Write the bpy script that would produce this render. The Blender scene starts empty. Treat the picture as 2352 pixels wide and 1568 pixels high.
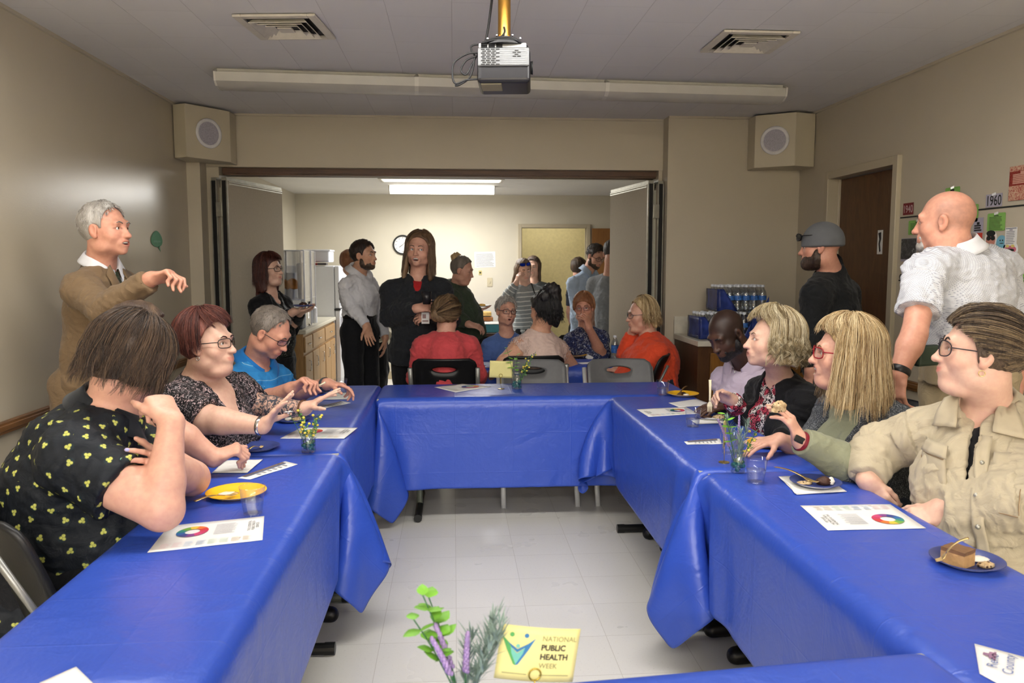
import bpy, bmesh, math, random, os
import numpy as np
from mathutils import Vector, Matrix, Euler, kdtree, noise as mnoise

# ------------------------------------------------------------------ camera, world, lights, exposure
SC = bpy.context.scene
COL = SC.collection
FPX, CXP, CYP, CAMH = 1810.0, 1176.0, 784.0, 1.51
PITCH = math.atan(178 / FPX)
YAW = math.atan(134 / math.hypot(FPX, 178))
FW = np.array([math.sin(YAW) * math.cos(PITCH), math.cos(YAW) * math.cos(PITCH), -math.sin(PITCH)])
RT = np.array([math.cos(YAW), -math.sin(YAW), 0.0])
UPV = np.cross(RT, FW)
CAMP = np.array([0.0, 0.0, CAMH])
cam_data = bpy.data.cameras.new('camera')
cam = bpy.data.objects.new('camera', cam_data)
COL.objects.link(cam)
cam_data.sensor_width = 36.0
cam_data.lens = 36.0 * FPX / 2352.0
cam_data.clip_start = 0.05
cam_data.clip_end = 60
cam.matrix_world = Matrix(((RT[0], UPV[0], -FW[0], 0), (RT[1], UPV[1], -FW[1], 0), (RT[2], UPV[2], -FW[2], CAMH), (0, 0, 0, 1)))
cam_data.dof.use_dof = True
cam_data.dof.focus_distance = 3.6
cam_data.dof.aperture_fstop = 5.6
SC.camera = cam
SC.view_settings.view_transform = 'Standard'
SC.view_settings.look = 'None'
SC.view_settings.gamma = 1.0
SC.view_settings.exposure = -0.10
SC.view_settings.use_curve_mapping = False
try:
 SC.cycles.use_adaptive_sampling = True; SC.cycles.adaptive_threshold = 0.04; SC.cycles.adaptive_min_samples = 16; SC.cycles.max_bounces = 6; SC.cycles.diffuse_bounces = 3; SC.cycles.glossy_bounces = 3; SC.cycles.transmission_bounces = 4; SC.cycles.transparent_max_bounces = 12
 SC.cycles.caustics_reflective = False; SC.cycles.caustics_refractive = False
except Exception: pass
world = bpy.data.worlds.new('world')
SC.world = world
world.use_nodes = True
world.node_tree.nodes['Background'].inputs[0].default_value = (0.9, 0.95, 1.0, 1)
world.node_tree.nodes['Background'].inputs[1].default_value = 0.15

def area_light(name, loc, sx, sy, power, color=(1, 1, 1), rot=(0, 0, 0), spread=180):
 d = bpy.data.lights.new(name, 'AREA')
 d.shape = 'RECTANGLE'; d.size = sx; d.size_y = sy; d.energy = power; d.color = color
 d.spread = math.radians(spread)
 o = bpy.data.objects.new(name, d); o.location = loc; o.rotation_euler = rot
 COL.objects.link(o)
 return o
# lit rows over tables and kitchen; unseen rows behind photographer are added fill light
WARM = (1.0, 0.985, 0.96)
for yy, pw in ((2.7, 92.0), (-1.0, 150.0), (-3.4, 520.0), (-6.0, 700.0)):
 area_light('ceiling_and_fill_light', (0.0, yy, 2.575), 3.6, 0.2, pw, WARM)
area_light('kitchen_lamp_light', (-0.13, 9.25, 2.30), 1.2, 0.16, 60.0, (1.0, 0.99, 0.97))

def ray(x, y):
 return FW + RT * ((x - CXP) / FPX) - UPV * ((y - CYP) / FPX)
def P(x, y, Y):
 """photo pixel -> the world point at depth Y"""
 r = ray(x, y)
 return CAMP + r * (Y / r[1])
def PZ(x, y, Z):
 r = ray(x, y)
 return CAMP + r * ((Z - CAMH) / r[2])
def PX(x, y, X):
 r = ray(x, y)
 return CAMP + r * (X / r[0])
# ------------------------------------------------------------------ materials
def srgb(r, g, b):
 f = lambda c: c / 12.92 if c <= 0.04045 else ((c + 0.055) / 1.055) ** 2.4
 return (f(r / 255), f(g / 255), f(b / 255), 1.0)
MATS = {}
class NT:
 """tiny node helper"""
 def __init__(s, name):
  m = bpy.data.materials.new(name); m.use_nodes = True
  s.m = m; s.t = m.node_tree; s.b = s.t.nodes['Principled BSDF']
 def n(s, typ, **kw):
  nd = s.t.nodes.new(typ)
  for k, v in kw.items():
   if k.startswith('i_'):
    key = k[2:].replace('_', ' ')
    key = int(key) if key.isdigit() else key
    if isinstance(v, tuple) and len(v) == 2 and hasattr(v[0], 'outputs'):
     s.t.links.new(v[0].outputs[v[1]], nd.inputs[key])
    elif hasattr(v, 'is_output'):
     s.t.links.new(v, nd.inputs[key])
    else:
     nd.inputs[key].default_value = v
   else:
    setattr(nd, k, v)
  return nd
 def l(s, a, b): s.t.links.new(a, b)
 def mix(s, fac, a, b, blend='MIX'):
  nd = s.t.nodes.new('ShaderNodeMix'); nd.data_type = 'RGBA'; nd.blend_type = blend
  for i, v in ((0, fac), (6, a), (7, b)):
   if hasattr(v, 'is_output'): s.l(v, nd.inputs[i])
   else: nd.inputs[i].default_value = v
  return nd.outputs[2]
 def math(s, op, a, b=0.0, clamp=False):
  nd = s.t.nodes.new('ShaderNodeMath'); nd.operation = op; nd.use_clamp = clamp
  for i, v in ((0, a), (1, b)):
   if hasattr(v, 'is_output'): s.l(v, nd.inputs[i])
   else: nd.inputs[i].default_value = v
  return nd.outputs[0]
 def ramp(s, fac, stops, interp='LINEAR'):
  nd = s.t.nodes.new('ShaderNodeValToRGB'); nd.color_ramp.interpolation = interp
  e = nd.color_ramp.elements
  while len(e) < len(stops): e.new(0.5)
  for i, (p, c) in enumerate(stops):
   e[i].position = p; e[i].color = c if len(c) == 4 else (*c, 1)
  s.l(fac, nd.inputs[0])
  return nd.outputs[0]
 def coord(s, which='Object', scale=(1, 1, 1), rot=(0, 0, 0)):
  tc = s.t.nodes.new('ShaderNodeTexCoord'); mp = s.t.nodes.new('ShaderNodeMapping')
  mp.inputs['Scale'].default_value = scale; mp.inputs['Rotation'].default_value = rot
  s.l(tc.outputs[which], mp.inputs[0])
  return mp.outputs[0]
 def noise(s, vec, scale, detail=3, rough=0.5, dist=0.0):
  nd = s.n('ShaderNodeTexNoise'); nd.inputs['Scale'].default_value = scale
  nd.inputs['Detail'].default_value = detail; nd.inputs['Roughness'].default_value = rough
  nd.inputs['Distortion'].default_value = dist
  s.l(vec, nd.inputs['Vector'])
  return nd.outputs[0]
 def bump(s, h, strength, dist=0.01):
  nd = s.n('ShaderNodeBump'); nd.inputs['Strength'].default_value = strength; nd.inputs['Distance'].default_value = dist
  s.l(h, nd.inputs['Height'])
  s.l(nd.outputs[0], s.b.inputs['Normal'])
 def attr(s, name):
  nd = s.n('ShaderNodeAttribute'); nd.attribute_name = name
  return nd
 def set(s, color=None, rough=None, metal=None, spec=None, **kw):
  if color is not None:
   if hasattr(color, 'is_output'): s.l(color, s.b.inputs['Base Color'])
   else: s.b.inputs['Base Color'].default_value = color
  if rough is not None:
   if hasattr(rough, 'is_output'): s.l(rough, s.b.inputs['Roughness'])
   else: s.b.inputs['Roughness'].default_value = rough
  if metal is not None: s.b.inputs['Metallic'].default_value = metal
  if spec is not None: s.b.inputs['Specular IOR Level'].default_value = spec
  for k, v in kw.items(): s.b.inputs[k.replace('_', ' ')].default_value = v
  return s.m

def plain(name, rgb, rough=0.6, metal=0.0, spec=0.4, var=0.06, scale=30.0, bump=0.0, bscale=None, emit=0.0, detail=3):
 """plain coloured surface with a slight noise variation and optional bump; rgb are sRGB 0-255"""
 if name in MATS: return MATS[name]
 t = NT(name); c = srgb(*rgb)
 v = t.coord()
 nz = t.noise(v, scale, detail)
 lo = tuple(x * (1 - var) for x in c[:3]) + (1,); hi = tuple(min(1, x * (1 + var)) for x in c[:3]) + (1,)
 t.set(t.ramp(nz, [(0.3, lo), (0.7, hi)]), rough, metal, spec)
 if bump: t.bump(t.noise(v, bscale or scale * 3, 4), bump, 0.004)
 if emit:
  t.b.inputs['Emission Color'].default_value = c; t.b.inputs['Emission Strength'].default_value = emit
 MATS[name] = t.m
 return t.m

def clear(name, tint=(1, 1, 1), fac=0.12, rough=0.03):
 """thin clear plastic or glass: mostly see-through with a gloss on top"""
 if name in MATS: return MATS[name]
 t = NT(name); t.t.nodes.remove(t.b)
 tr = t.n('ShaderNodeBsdfTransparent'); tr.inputs[0].default_value = (*tint, 1)
 gl = t.n('ShaderNodeBsdfGlossy'); gl.inputs['Roughness'].default_value = rough
 lw = t.n('ShaderNodeLayerWeight'); lw.inputs[0].default_value = 0.35
 f = t.math('ADD', t.math('MULTIPLY', lw.outputs[1], 0.42), fac, True)
 mx = t.n('ShaderNodeMixShader'); t.l(f, mx.inputs[0]); t.l(tr.outputs[0], mx.inputs[1]); t.l(gl.outputs[0], mx.inputs[2])
 t.l(mx.outputs[0], t.t.nodes['Material Output'].inputs[0])
 MATS[name] = t.m
 return t.m

# ------------------------------------------------------------------ objects
def link(o, parent=None):
 COL.objects.link(o)
 if parent is not None: o.parent = parent
 return o
def tag(o, label=None, cat=None, group=None, kind=None):
 if label: o['label'] = label
 if cat: o['category'] = cat
 if group: o['group'] = group
 if kind: o['kind'] = kind
 return o
def thing(name, label, cat, loc=(0, 0, 0), rz=0.0, group=None, rot=None):
 o = bpy.data.objects.new(name, None); o.empty_display_size = 0.05
 o.location = tuple(float(v) for v in loc); o.rotation_euler = rot or (0, 0, rz)
 link(o); return tag(o, label, cat, group)
def copy_thing(o, label=None, loc=None, rz=None, group=None):
 def rec(s, parent):
  c = s.copy(); COL.objects.link(c)
  if parent is not None: c.parent = parent
  for ch in list(s.children): rec(ch, c)
  return c
 c = rec(o, None)
 if label: c['label'] = label
 if group: c['group'] = group
 if loc is not None: c.location = tuple(float(v) for v in loc)
 if rz is not None: c.rotation_euler = (0, 0, rz)
 return c
def raw_mesh(name, V, Fc, m=None, parent=None, smooth=False, kind=None, bevel=0.0, seg=2, thick=0.0, subsurf=0, auto=None):
 me = bpy.data.meshes.new(name)
 me.from_pydata([tuple(map(float, v)) for v in V], [], [tuple(map(int, f)) for f in Fc])
 me.validate(); me.update()
 o = bpy.data.objects.new(name, me)
 for mm in (m if isinstance(m, (list, tuple)) else [m]):
  if mm: me.materials.append(mm)
 if smooth: me.polygons.foreach_set('use_smooth', [True] * len(me.polygons))
 link(o, parent)
 if thick:
  md = o.modifiers.new('solid', 'SOLIDIFY'); md.thickness = thick; md.offset = 0
 if bevel:
  md = o.modifiers.new('bevel', 'BEVEL'); md.width = bevel; md.segments = seg; md.limit_method = 'ANGLE'; md.angle_limit = 0.6
  md.harden_normals = False
 if subsurf:
  md = o.modifiers.new('sub', 'SUBSURF'); md.levels = subsurf; md.render_levels = subsurf
 if auto is not None and smooth:
  try: me.set_sharp_from_angle(angle=auto)
  except Exception: pass
 if kind: o['kind'] = kind
 return o
class MB:
 """collects shapes into ONE mesh"""
 def __init__(s): s.V = []; s.F = []; s.M = []; s.mi = 0
 def add(s, V, F):
  o = len(s.V); s.V += [tuple(v) for v in V]; s.F += [tuple(i + o for i in f) for f in F]; s.M += [s.mi] * len(F); return s
 def box(s, c, d, R=None):
  V = []
  for x in (-1, 1):
   for y in (-1, 1):
    for z in (-1, 1):
     v = Vector((x * d[0] / 2, y * d[1] / 2, z * d[2] / 2))
     if R is not None: v = R @ v
     V.append((c[0] + v[0], c[1] + v[1], c[2] + v[2]))
  return s.add(V, [(0, 1, 3, 2), (4, 6, 7, 5), (0, 4, 5, 1), (2, 3, 7, 6), (0, 2, 6, 4), (1, 5, 7, 3)])
 def lathe(s, prof, c=(0, 0, 0), n=24, R=None, cap=True, arc=None):
  V = []; F = []
  for r, z in prof:
   for i in range(n):
    a = 2 * math.pi * i / n; v = Vector((r * math.cos(a), r * math.sin(a), z))
    if R is not None: v = R @ v
    V.append((c[0] + v[0], c[1] + v[1], c[2] + v[2]))
  for j in range(len(prof) - 1):
   for i in range(n):
    k = (i + 1) % n; F.append((j * n + i, j * n + k, (j + 1) * n + k, (j + 1) * n + i))
  if cap:
   F.append(tuple(range(n - 1, -1, -1))); F.append(tuple((len(prof) - 1) * n + i for i in range(n)))
  return s.add(V, F)
 def tube(s, pts, r, n=8, cap=True, closed=False, flat=1.0, upv=None):
  pts = [Vector(tuple(map(float, p))) for p in pts]; N = len(pts); V = []; F = []
  rr = r if isinstance(r, (list, tuple)) else [r] * N
  prev = None
  for i, p in enumerate(pts):
   if closed: t = pts[(i + 1) % N] - pts[i - 1]
   else: t = pts[min(i + 1, N - 1)] - pts[max(i - 1, 0)]
   if t.length < 1e-9: t = Vector((0, 0, 1))
   t.normalize()
   if prev is None:
    a = Vector(upv) if upv else (Vector((0, 0, 1)) if abs(t.z) < 0.9 else Vector((1, 0, 0)))
   else: a = prev
   u = (a - t * a.dot(t))
   if u.length < 1e-6: u = t.orthogonal()
   u.normalize(); prev = u; w = t.cross(u)
   for k in range(n):
    an = 2 * math.pi * k / n
    V.append(tuple(p + u * (rr[i] * math.cos(an)) + w * (rr[i] * flat * math.sin(an))))
  for i in range(N if closed else N - 1):
   j = (i + 1) % N
   for k in range(n):
    l = (k + 1) % n; F.append((i * n + k, i * n + l, j * n + l, j * n + k))
  if cap and not closed:
   F.append(tuple(range(n - 1, -1, -1))); F.append(tuple((N - 1) * n + k for k in range(n)))
  return s.add(V, F)
 def prism(s, poly, h0, h1, M=None):
  """extrude a 2D polygon (x, y) from z=h0 to h1; M maps local (x,y,z) -> Vector"""
  n = len(poly); V = []
  for h in (h0, h1):
   for x, y in poly:
    v = Vector((x, y, h)); V.append(tuple(M @ v) if M is not None else tuple(v))
  F = [tuple(range(n - 1, -1, -1)), tuple(range(n, 2 * n))] + [(i, (i + 1) % n, n + (i + 1) % n, n + i) for i in range(n)]
  return s.add(V, F)
 def sphere(s, c, r, n=12, m=8, R=None):
  rx, ry, rz = r if isinstance(r, (tuple, list)) else (r, r, r)
  V = []; F = []
  for j in range(m + 1):
   t = math.pi * j / m
   for i in range(n):
    a = 2 * math.pi * i / n; v = Vector((rx * math.sin(t) * math.cos(a), ry * math.sin(t) * math.sin(a), rz * math.cos(t)))
    if R is not None: v = R @ v
    V.append((c[0] + v[0], c[1] + v[1], c[2] + v[2]))
  for j in range(m):
   for i in range(n):
    k = (i + 1) % n; F.append((j * n + i, (j + 1) * n + i, (j + 1) * n + k, j * n + k))
  return s.add(V, F)
 def sheet(s, f, nu, nv, closed_u=False):
  V = [f(i / (nu - 1 if not closed_u else nu), j / (nv - 1)) for j in range(nv) for i in range(nu)]
  F = []
  for j in range(nv - 1):
   for i in range(nu if closed_u else nu - 1):
    k = (i + 1) % nu; F.append((j * nu + i, j * nu + k, (j + 1) * nu + k, (j + 1) * nu + i))
  return s.add(V, F)
 def build(s, name, m=None, parent=None, **kw):
  o = raw_mesh(name, s.V, s.F, m, parent, **kw)
  if isinstance(m, (list, tuple)) and len(o.data.polygons) == len(s.M):
   o.data.polygons.foreach_set('material_index', s.M)
  return o
def structure(name, mb, m, **kw):
 o = mb.build(name, m, **kw); o['kind'] = 'structure'; return o
_font_cache = {}
def text_mesh(s, size, depth=0.0006, align='CENTER', shear=0.0, offset=0.0, sx=1.0):
 key = (s, size, depth, align, shear, offset)
 if key not in _font_cache:
  cu = bpy.data.curves.new('t', 'FONT'); cu.body = s; cu.size = size; cu.extrude = depth; cu.align_x = align; cu.align_y = 'CENTER'
  cu.shear = shear; cu.offset = offset; cu.resolution_u = 3
  o = bpy.data.objects.new('t', cu); COL.objects.link(o)
  dg = bpy.context.evaluated_depsgraph_get()
  me = bpy.data.meshes.new_from_object(o.evaluated_get(dg))
  _font_cache[key] = ([tuple(v.co) for v in me.vertices], [tuple(p.vertices) for p in me.polygons])
  bpy.data.objects.remove(o); bpy.data.curves.remove(cu); bpy.data.meshes.remove(me)
 return _font_cache[key]
def add_text(mb, s, size, M, **kw):
 V, F = text_mesh(s, size, **kw)
 mb.add([tuple(M @ Vector(v)) for v in V], F); return mb
def frame(o, x, y, z=None):
 """matrix with origin o, x axis, y axis"""
 x = Vector(x).normalized(); y = Vector(y); y = (y - x * y.dot(x)).normalized(); z = x.cross(y)
 return Matrix(((x[0], y[0], z[0], o[0]), (x[1], y[1], z[1], o[1]), (x[2], y[2], z[2], o[2]), (0, 0, 0, 1)))

# ------------------------------------------------------------------ implicit surfaces (for bodies, clothes, hair)
f32 = np.float32
class Field:
 def __init__(s): s.ops = []; s.lo = np.full(3, 1e9); s.hi = np.full(3, -1e9); s.fine = []
 def _push(s, fn, lo, hi, k, op):
  s.ops.append((fn, np.array(lo, float), np.array(hi, float), k, op))
  if op == "+":
   s.lo = np.minimum(s.lo, lo); s.hi = np.maximum(s.hi, hi)
 def cone(s, a, b, ra, rb, k=0.01, op='+'):
  a = np.array(a, float); b = np.array(b, float); d = b - a; L2 = max(float(d @ d), 1e-9); R = max(ra, rb)
  def fn(x, y, z):
   px, py, pz = x - a[0], y - a[1], z - a[2]
   t = np.clip((px * d[0] + py * d[1] + pz * d[2]) / L2, 0, 1)
   return np.sqrt((px - t * d[0]) ** 2 + (py - t * d[1]) ** 2 + (pz - t * d[2]) ** 2) - (ra + (rb - ra) * t)
  s._push(fn, np.minimum(a, b) - R, np.maximum(a, b) + R, k, op); return s
 def chain(s, pts, rs, k=0.01, op='+'):
  for i in range(len(pts) - 1): s.cone(pts[i], pts[i + 1], rs[i], rs[i + 1], k, op)
  return s
 def ell(s, c, r, R=None, k=0.01, op='+'):
  c = np.array(c, float); r = np.array(r, float); Q = np.eye(3) if R is None else np.array(R, float)
  ext = np.sqrt(((Q * r) ** 2).sum(1)); mn = float(min(r))
  def fn(x, y, z):
   px, py, pz = x - c[0], y - c[1], z - c[2]
   u = (px * Q[0, 0] + py * Q[1, 0] + pz * Q[2, 0]); v = (px * Q[0, 1] + py * Q[1, 1] + pz * Q[2, 1]); w = (px * Q[0, 2] + py * Q[1, 2] + pz * Q[2, 2])
   k0 = np.sqrt((u / r[0]) ** 2 + (v / r[1]) ** 2 + (w / r[2]) ** 2)
   k1 = np.sqrt((u / r[0] ** 2) ** 2 + (v / r[1] ** 2) ** 2 + (w / r[2] ** 2) ** 2) + 1e-6
   return np.where(k0 < 0.3, (k0 - 1) * mn, k0 * (k0 - 1) / k1)
  s._push(fn, c - ext, c + ext, k, op); return s
 def econe(s, a, b, ra, rb, xax, k=0.02, op='+', end=None):
  """tapered limb with an elliptic section: ra, rb = (half width along xax, half depth)"""
  a = np.array(a, float); b = np.array(b, float); d = b - a; L = max(np.linalg.norm(d), 1e-6); w = d / L
  u = np.array(xax, float); u = u - w * (u @ w); u /= np.linalg.norm(u); v = np.cross(w, u)
  R = max(*ra, *rb); e = end if end is not None else min(min(ra), min(rb)) * 0.8
  def fn(x, y, z):
   px, py, pz = x - a[0], y - a[1], z - a[2]
   h = px * w[0] + py * w[1] + pz * w[2]; t = np.clip(h / L, 0, 1); g = (h - t * L) / e
   rx = ra[0] + (rb[0] - ra[0]) * t; ry = ra[1] + (rb[1] - ra[1]) * t
   qu = (px * u[0] + py * u[1] + pz * u[2]); qv = (px * v[0] + py * v[1] + pz * v[2])
   k0 = np.sqrt((qu / rx) ** 2 + (qv / ry) ** 2 + g ** 2)
   k1 = np.sqrt((qu / rx ** 2) ** 2 + (qv / ry ** 2) ** 2 + (g / e) ** 2) + 1e-6
   return np.where(k0 < 0.3, (k0 - 1) * np.minimum(rx, ry), k0 * (k0 - 1) / k1)
  s._push(fn, np.minimum(a, b) - R, np.maximum(a, b) + R, k, op); return s
 def box(s, c, half, R=None, rnd=0.005, k=0.005, op='+'):
  c = np.array(c, float); hf = np.array(half, float) - rnd; Q = np.eye(3) if R is None else np.array(R, float)
  ext = (np.abs(Q) * np.array(half, float)).sum(1)
  def fn(x, y, z):
   px, py, pz = x - c[0], y - c[1], z - c[2]
   q = [np.abs(px * Q[0, i] + py * Q[1, i] + pz * Q[2, i]) - hf[i] for i in range(3)]
   out = np.sqrt(np.maximum(q[0], 0) ** 2 + np.maximum(q[1], 0) ** 2 + np.maximum(q[2], 0) ** 2)
   return out + np.minimum(np.maximum(np.maximum(q[0], q[1]), q[2]), 0) - rnd
  s._push(fn, c - ext, c + ext, k, op); return s
 def zone(s, lo, hi, h): s.fine.append((np.array(lo, float), np.array(hi, float), h)); return s
 def axes(s, h):
  out = []
  for i in range(3):
   lo, hi = s.lo[i] - 2.5 * h, s.hi[i] + 2.5 * h; x = lo; a = [x]
   while x < hi:
    st = h
    for l, u, hf in s.fine:
     if l[i] <= x + 1e-9 < u[i]: st = min(st, hf)
     elif x < l[i] < x + st: st = max(min(st, l[i] - x), hf)
    x += st; a.append(x)
   out.append(np.array(a, f32))
  return out
 def mesh(s, h):
  ax = s.axes(h); X, Y, Z = ax
  g = np.full((len(X), len(Y), len(Z)), 0.5, f32)
  for fn, lo, hi, k, op in s.ops:
   m = k + 2.2 * h
   i0 = [max(int(np.searchsorted(ax[i], lo[i] - m)) - 1, 0) for i in range(3)]
   i1 = [min(int(np.searchsorted(ax[i], hi[i] + m)) + 1, len(ax[i])) for i in range(3)]
   if min(i1[j] - i0[j] for j in range(3)) <= 0: continue
   sl = tuple(slice(i0[j], i1[j]) for j in range(3))
   d = fn(X[sl[0], None, None], Y[None, sl[1], None], Z[None, None, sl[2]]).astype(f32)
   q = g[sl]
   if op == "+":
    if k > 0:
     hh = np.maximum(k - np.abs(q - d), 0) / k; g[sl] = np.minimum(q, d) - hh * hh * (k * 0.25)
    else: g[sl] = np.minimum(q, d)
   else:
    d = -d
    if k > 0:
     hh = np.maximum(k - np.abs(q - d), 0) / k; g[sl] = np.maximum(q, d) + hh * hh * (k * 0.25)
    else: g[sl] = np.maximum(q, d)
  return nets(g, ax)
def nets(g, ax):
 ins = g < 0
 n = [v - 1 for v in g.shape]
 cnt = np.zeros(n, np.uint8)
 for i in (0, 1):
  for j in (0, 1):
   for k in (0, 1): cnt += ins[i:n[0] + i, j:n[1] + j, k:n[2] + k]
 act = (cnt > 0) & (cnt < 8)
 ci = np.argwhere(act)
 if len(ci) == 0: return np.zeros((0, 3)), np.zeros((0, 4), int)
 idx = np.full(n, -1, np.int32); idx[act] = np.arange(len(ci))
 x, y, z = ci.T
 cv = {}; cp = {}
 for i in (0, 1):
  for j in (0, 1):
   for k in (0, 1):
    cv[i, j, k] = g[x + i, y + j, z + k]
    cp[i, j, k] = np.stack([ax[0][x + i], ax[1][y + j], ax[2][z + k]], 1)
 acc = np.zeros((len(ci), 3)); w = np.zeros(len(ci))
 for a in cv:
  for d in range(3):
   if a[d] == 0:
    b = list(a); b[d] = 1; b = tuple(b)
    va, vb = cv[a], cv[b]; m = (va < 0) != (vb < 0)
    t = np.where(m, va / np.where(m, va - vb, 1), 0)[:, None]
    acc += np.where(m[:, None], cp[a] + (cp[b] - cp[a]) * t, 0); w += m
 V = acc / w[:, None]
 Q = []
 for d in range(3):
  a, b = [(1, 2), (2, 0), (0, 1)][d]
  lo = [slice(1, None)] * 3; lo[d] = slice(0, None)
  s0 = [slice(None)] * 3; s1 = [slice(None)] * 3; s0[d] = slice(0, -1); s1[d] = slice(1, None)
  ch = ins[tuple(s0)] != ins[tuple(s1)]
  e = np.argwhere(ch)
  ok = (e[:, a] > 0) & (e[:, b] > 0) & (e[:, a] < n[a]) & (e[:, b] < n[b])
  e = e[ok]
  flip = ins[tuple(e.T)]
  def at(da, db):
   q = e.copy(); q[:, a] -= da; q[:, b] -= db
   return idx[tuple(q.T)]
  q = np.stack([at(0, 0), at(1, 0), at(1, 1), at(0, 1)], 1)
  q[~flip] = q[~flip][:, ::-1]
  Q.append(q)
 Q = np.concatenate(Q); Q = Q[(Q >= 0).all(1)]
 return V, Q
def smooth_verts(V, Q, it=1, f=0.5):
 for _ in range(it):
  acc = np.zeros_like(V); c = np.zeros(len(V))
  for i in range(4):
   a, b = Q[:, i], Q[:, (i + 1) % 4]
   for j in range(3):
    acc[:, j] += np.bincount(a, V[b, j], len(V)) + np.bincount(b, V[a, j], len(V))
   c += np.bincount(a, minlength=len(V)) + np.bincount(b, minlength=len(V))
  m = c > 0
  V[m] += f * (acc[m] / c[m, None] - V[m])
 return V
def normals(V, Q):
 n = np.cross(V[Q[:, 2]] - V[Q[:, 0]], V[Q[:, 3]] - V[Q[:, 1]])
 N = np.zeros_like(V)
 for i in range(4):
  for j in range(3): N[:, j] += np.bincount(Q[:, i], n[:, j], len(V))
 return N / (np.linalg.norm(N, axis=1)[:, None] + 1e-12)
def quad_mesh(name, V, Q, m, parent=None, attrs=None):
 me = bpy.data.meshes.new(name)
 me.vertices.add(len(V)); me.vertices.foreach_set('co', np.ascontiguousarray(V, f32).ravel())
 me.loops.add(len(Q) * 4); me.loops.foreach_set('vertex_index', np.ascontiguousarray(Q, np.int32).ravel())
 me.polygons.add(len(Q)); me.polygons.foreach_set('loop_start', np.arange(0, len(Q) * 4, 4, dtype=np.int32))
 me.polygons.foreach_set('use_smooth', np.ones(len(Q), bool))
 me.update(calc_edges=True)
 for k, v in (attrs or {}).items():
  v = np.asarray(v, f32)
  if v.ndim == 1:
   a = me.attributes.new(k, 'FLOAT', 'POINT'); a.data.foreach_set('value', v)
  elif v.shape[1] == 3:
   a = me.attributes.new(k, 'FLOAT_VECTOR', 'POINT'); a.data.foreach_set('vector', v.ravel())
  else:
   a = me.attributes.new(k, 'FLOAT_COLOR', 'POINT'); a.data.foreach_set('color', v.ravel())
 if m: me.materials.append(m)
 o = bpy.data.objects.new(name, me)
 return link(o, parent)
def wobble(V, freq, amp, seed=0.0, stretch=(1, 1, 1)):
 """cheap smooth pseudo-noise in [-amp, amp] for many points"""
 p = V * np.array(stretch) * freq + seed
 a = np.sin(p[:, 0] * 1.0 + 1.7 * np.sin(p[:, 1] * 0.9 + seed) + 0.6 * p[:, 2])
 b = np.sin(p[:, 1] * 1.3 + 1.9 * np.sin(p[:, 2] * 0.8 + 2 * seed) - 0.5 * p[:, 0])
 c = np.sin(p[:, 2] * 1.1 + 1.6 * np.sin(p[:, 0] * 1.1 + 3 * seed) + 0.7 * p[:, 1])
 return amp * (a * b + b * c + c * a) / 2
# ------------------------------------------------------------------ the room
XL, XR, YB, YF, ZC = -2.02, 2.78, 6.25, 10.4, 2.67
PAINT = (196, 185, 163)
def paint(name, rgb, rough=0.32, bumpk=0.16, coat=0.0):
 t = NT(name); v = t.coord()
 c = srgb(*rgb)
 n = t.noise(v, 1.2, 4)
 t.set(t.ramp(n, [(0.3, tuple(x * 0.95 for x in c[:3])), (0.7, tuple(x * 1.04 for x in c[:3]))]), rough, 0, 0.5)
 t.bump(t.noise(v, 160, 3), bumpk, 0.003)
 return t.m
M_WALL = paint('wall_paint', PAINT, 0.22, 0.10)
M_WALLB = paint('wall_paint_back', PAINT, 0.42)
M_WALLF = paint('kitchen_wall_paint', (216, 208, 188), 0.5)
M_SPK = paint('box_paint', (200, 189, 164), 0.45)
M_FRAME = paint('door_frame_paint', (190, 178, 152), 0.3)
def wood(name, lo, hi, scale=(1, 1, 9), rough=0.4, rot=(0, 0, 0), nscale=6):
 t = NT(name); v = t.coord('Object', scale, rot)
 n = t.noise(v, nscale, 6, 0.6, 1.2)
 n2 = t.noise(t.coord('Object', tuple(8 * s for s in scale), rot), nscale * 4, 3)
 f = t.math('ADD', t.math('MULTIPLY', n, 0.75), t.math('MULTIPLY', n2, 0.25))
 t.set(t.ramp(f, [(0.3, srgb(*lo)), (0.7, srgb(*hi))]), rough, 0, 0.4)
 t.bump(n2, 0.08, 0.002)
 return t.m
M_DOOR = wood('brown_door_wood', (78, 50, 27), (112, 74, 40), (3, 3, 0.7))
M_RAIL = wood('rail_wood', (92, 60, 30), (140, 96, 52), (2, 0.4, 3))
M_HEAD = wood('header_wood', (62, 40, 26), (106, 72, 46), (0.5, 6, 9))
M_OAK = wood('oak_cabinet', (160, 122, 78), (196, 156, 104), (5, 5, 0.8), 0.38)
M_CAB = wood('brown_cabinet', (118, 78, 30), (158, 108, 48), (5, 5, 0.8), 0.38)
M_CABS = wood('brown_cabinet_side', (70, 42, 22), (98, 62, 32), (5, 5, 0.8), 0.4)
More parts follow.
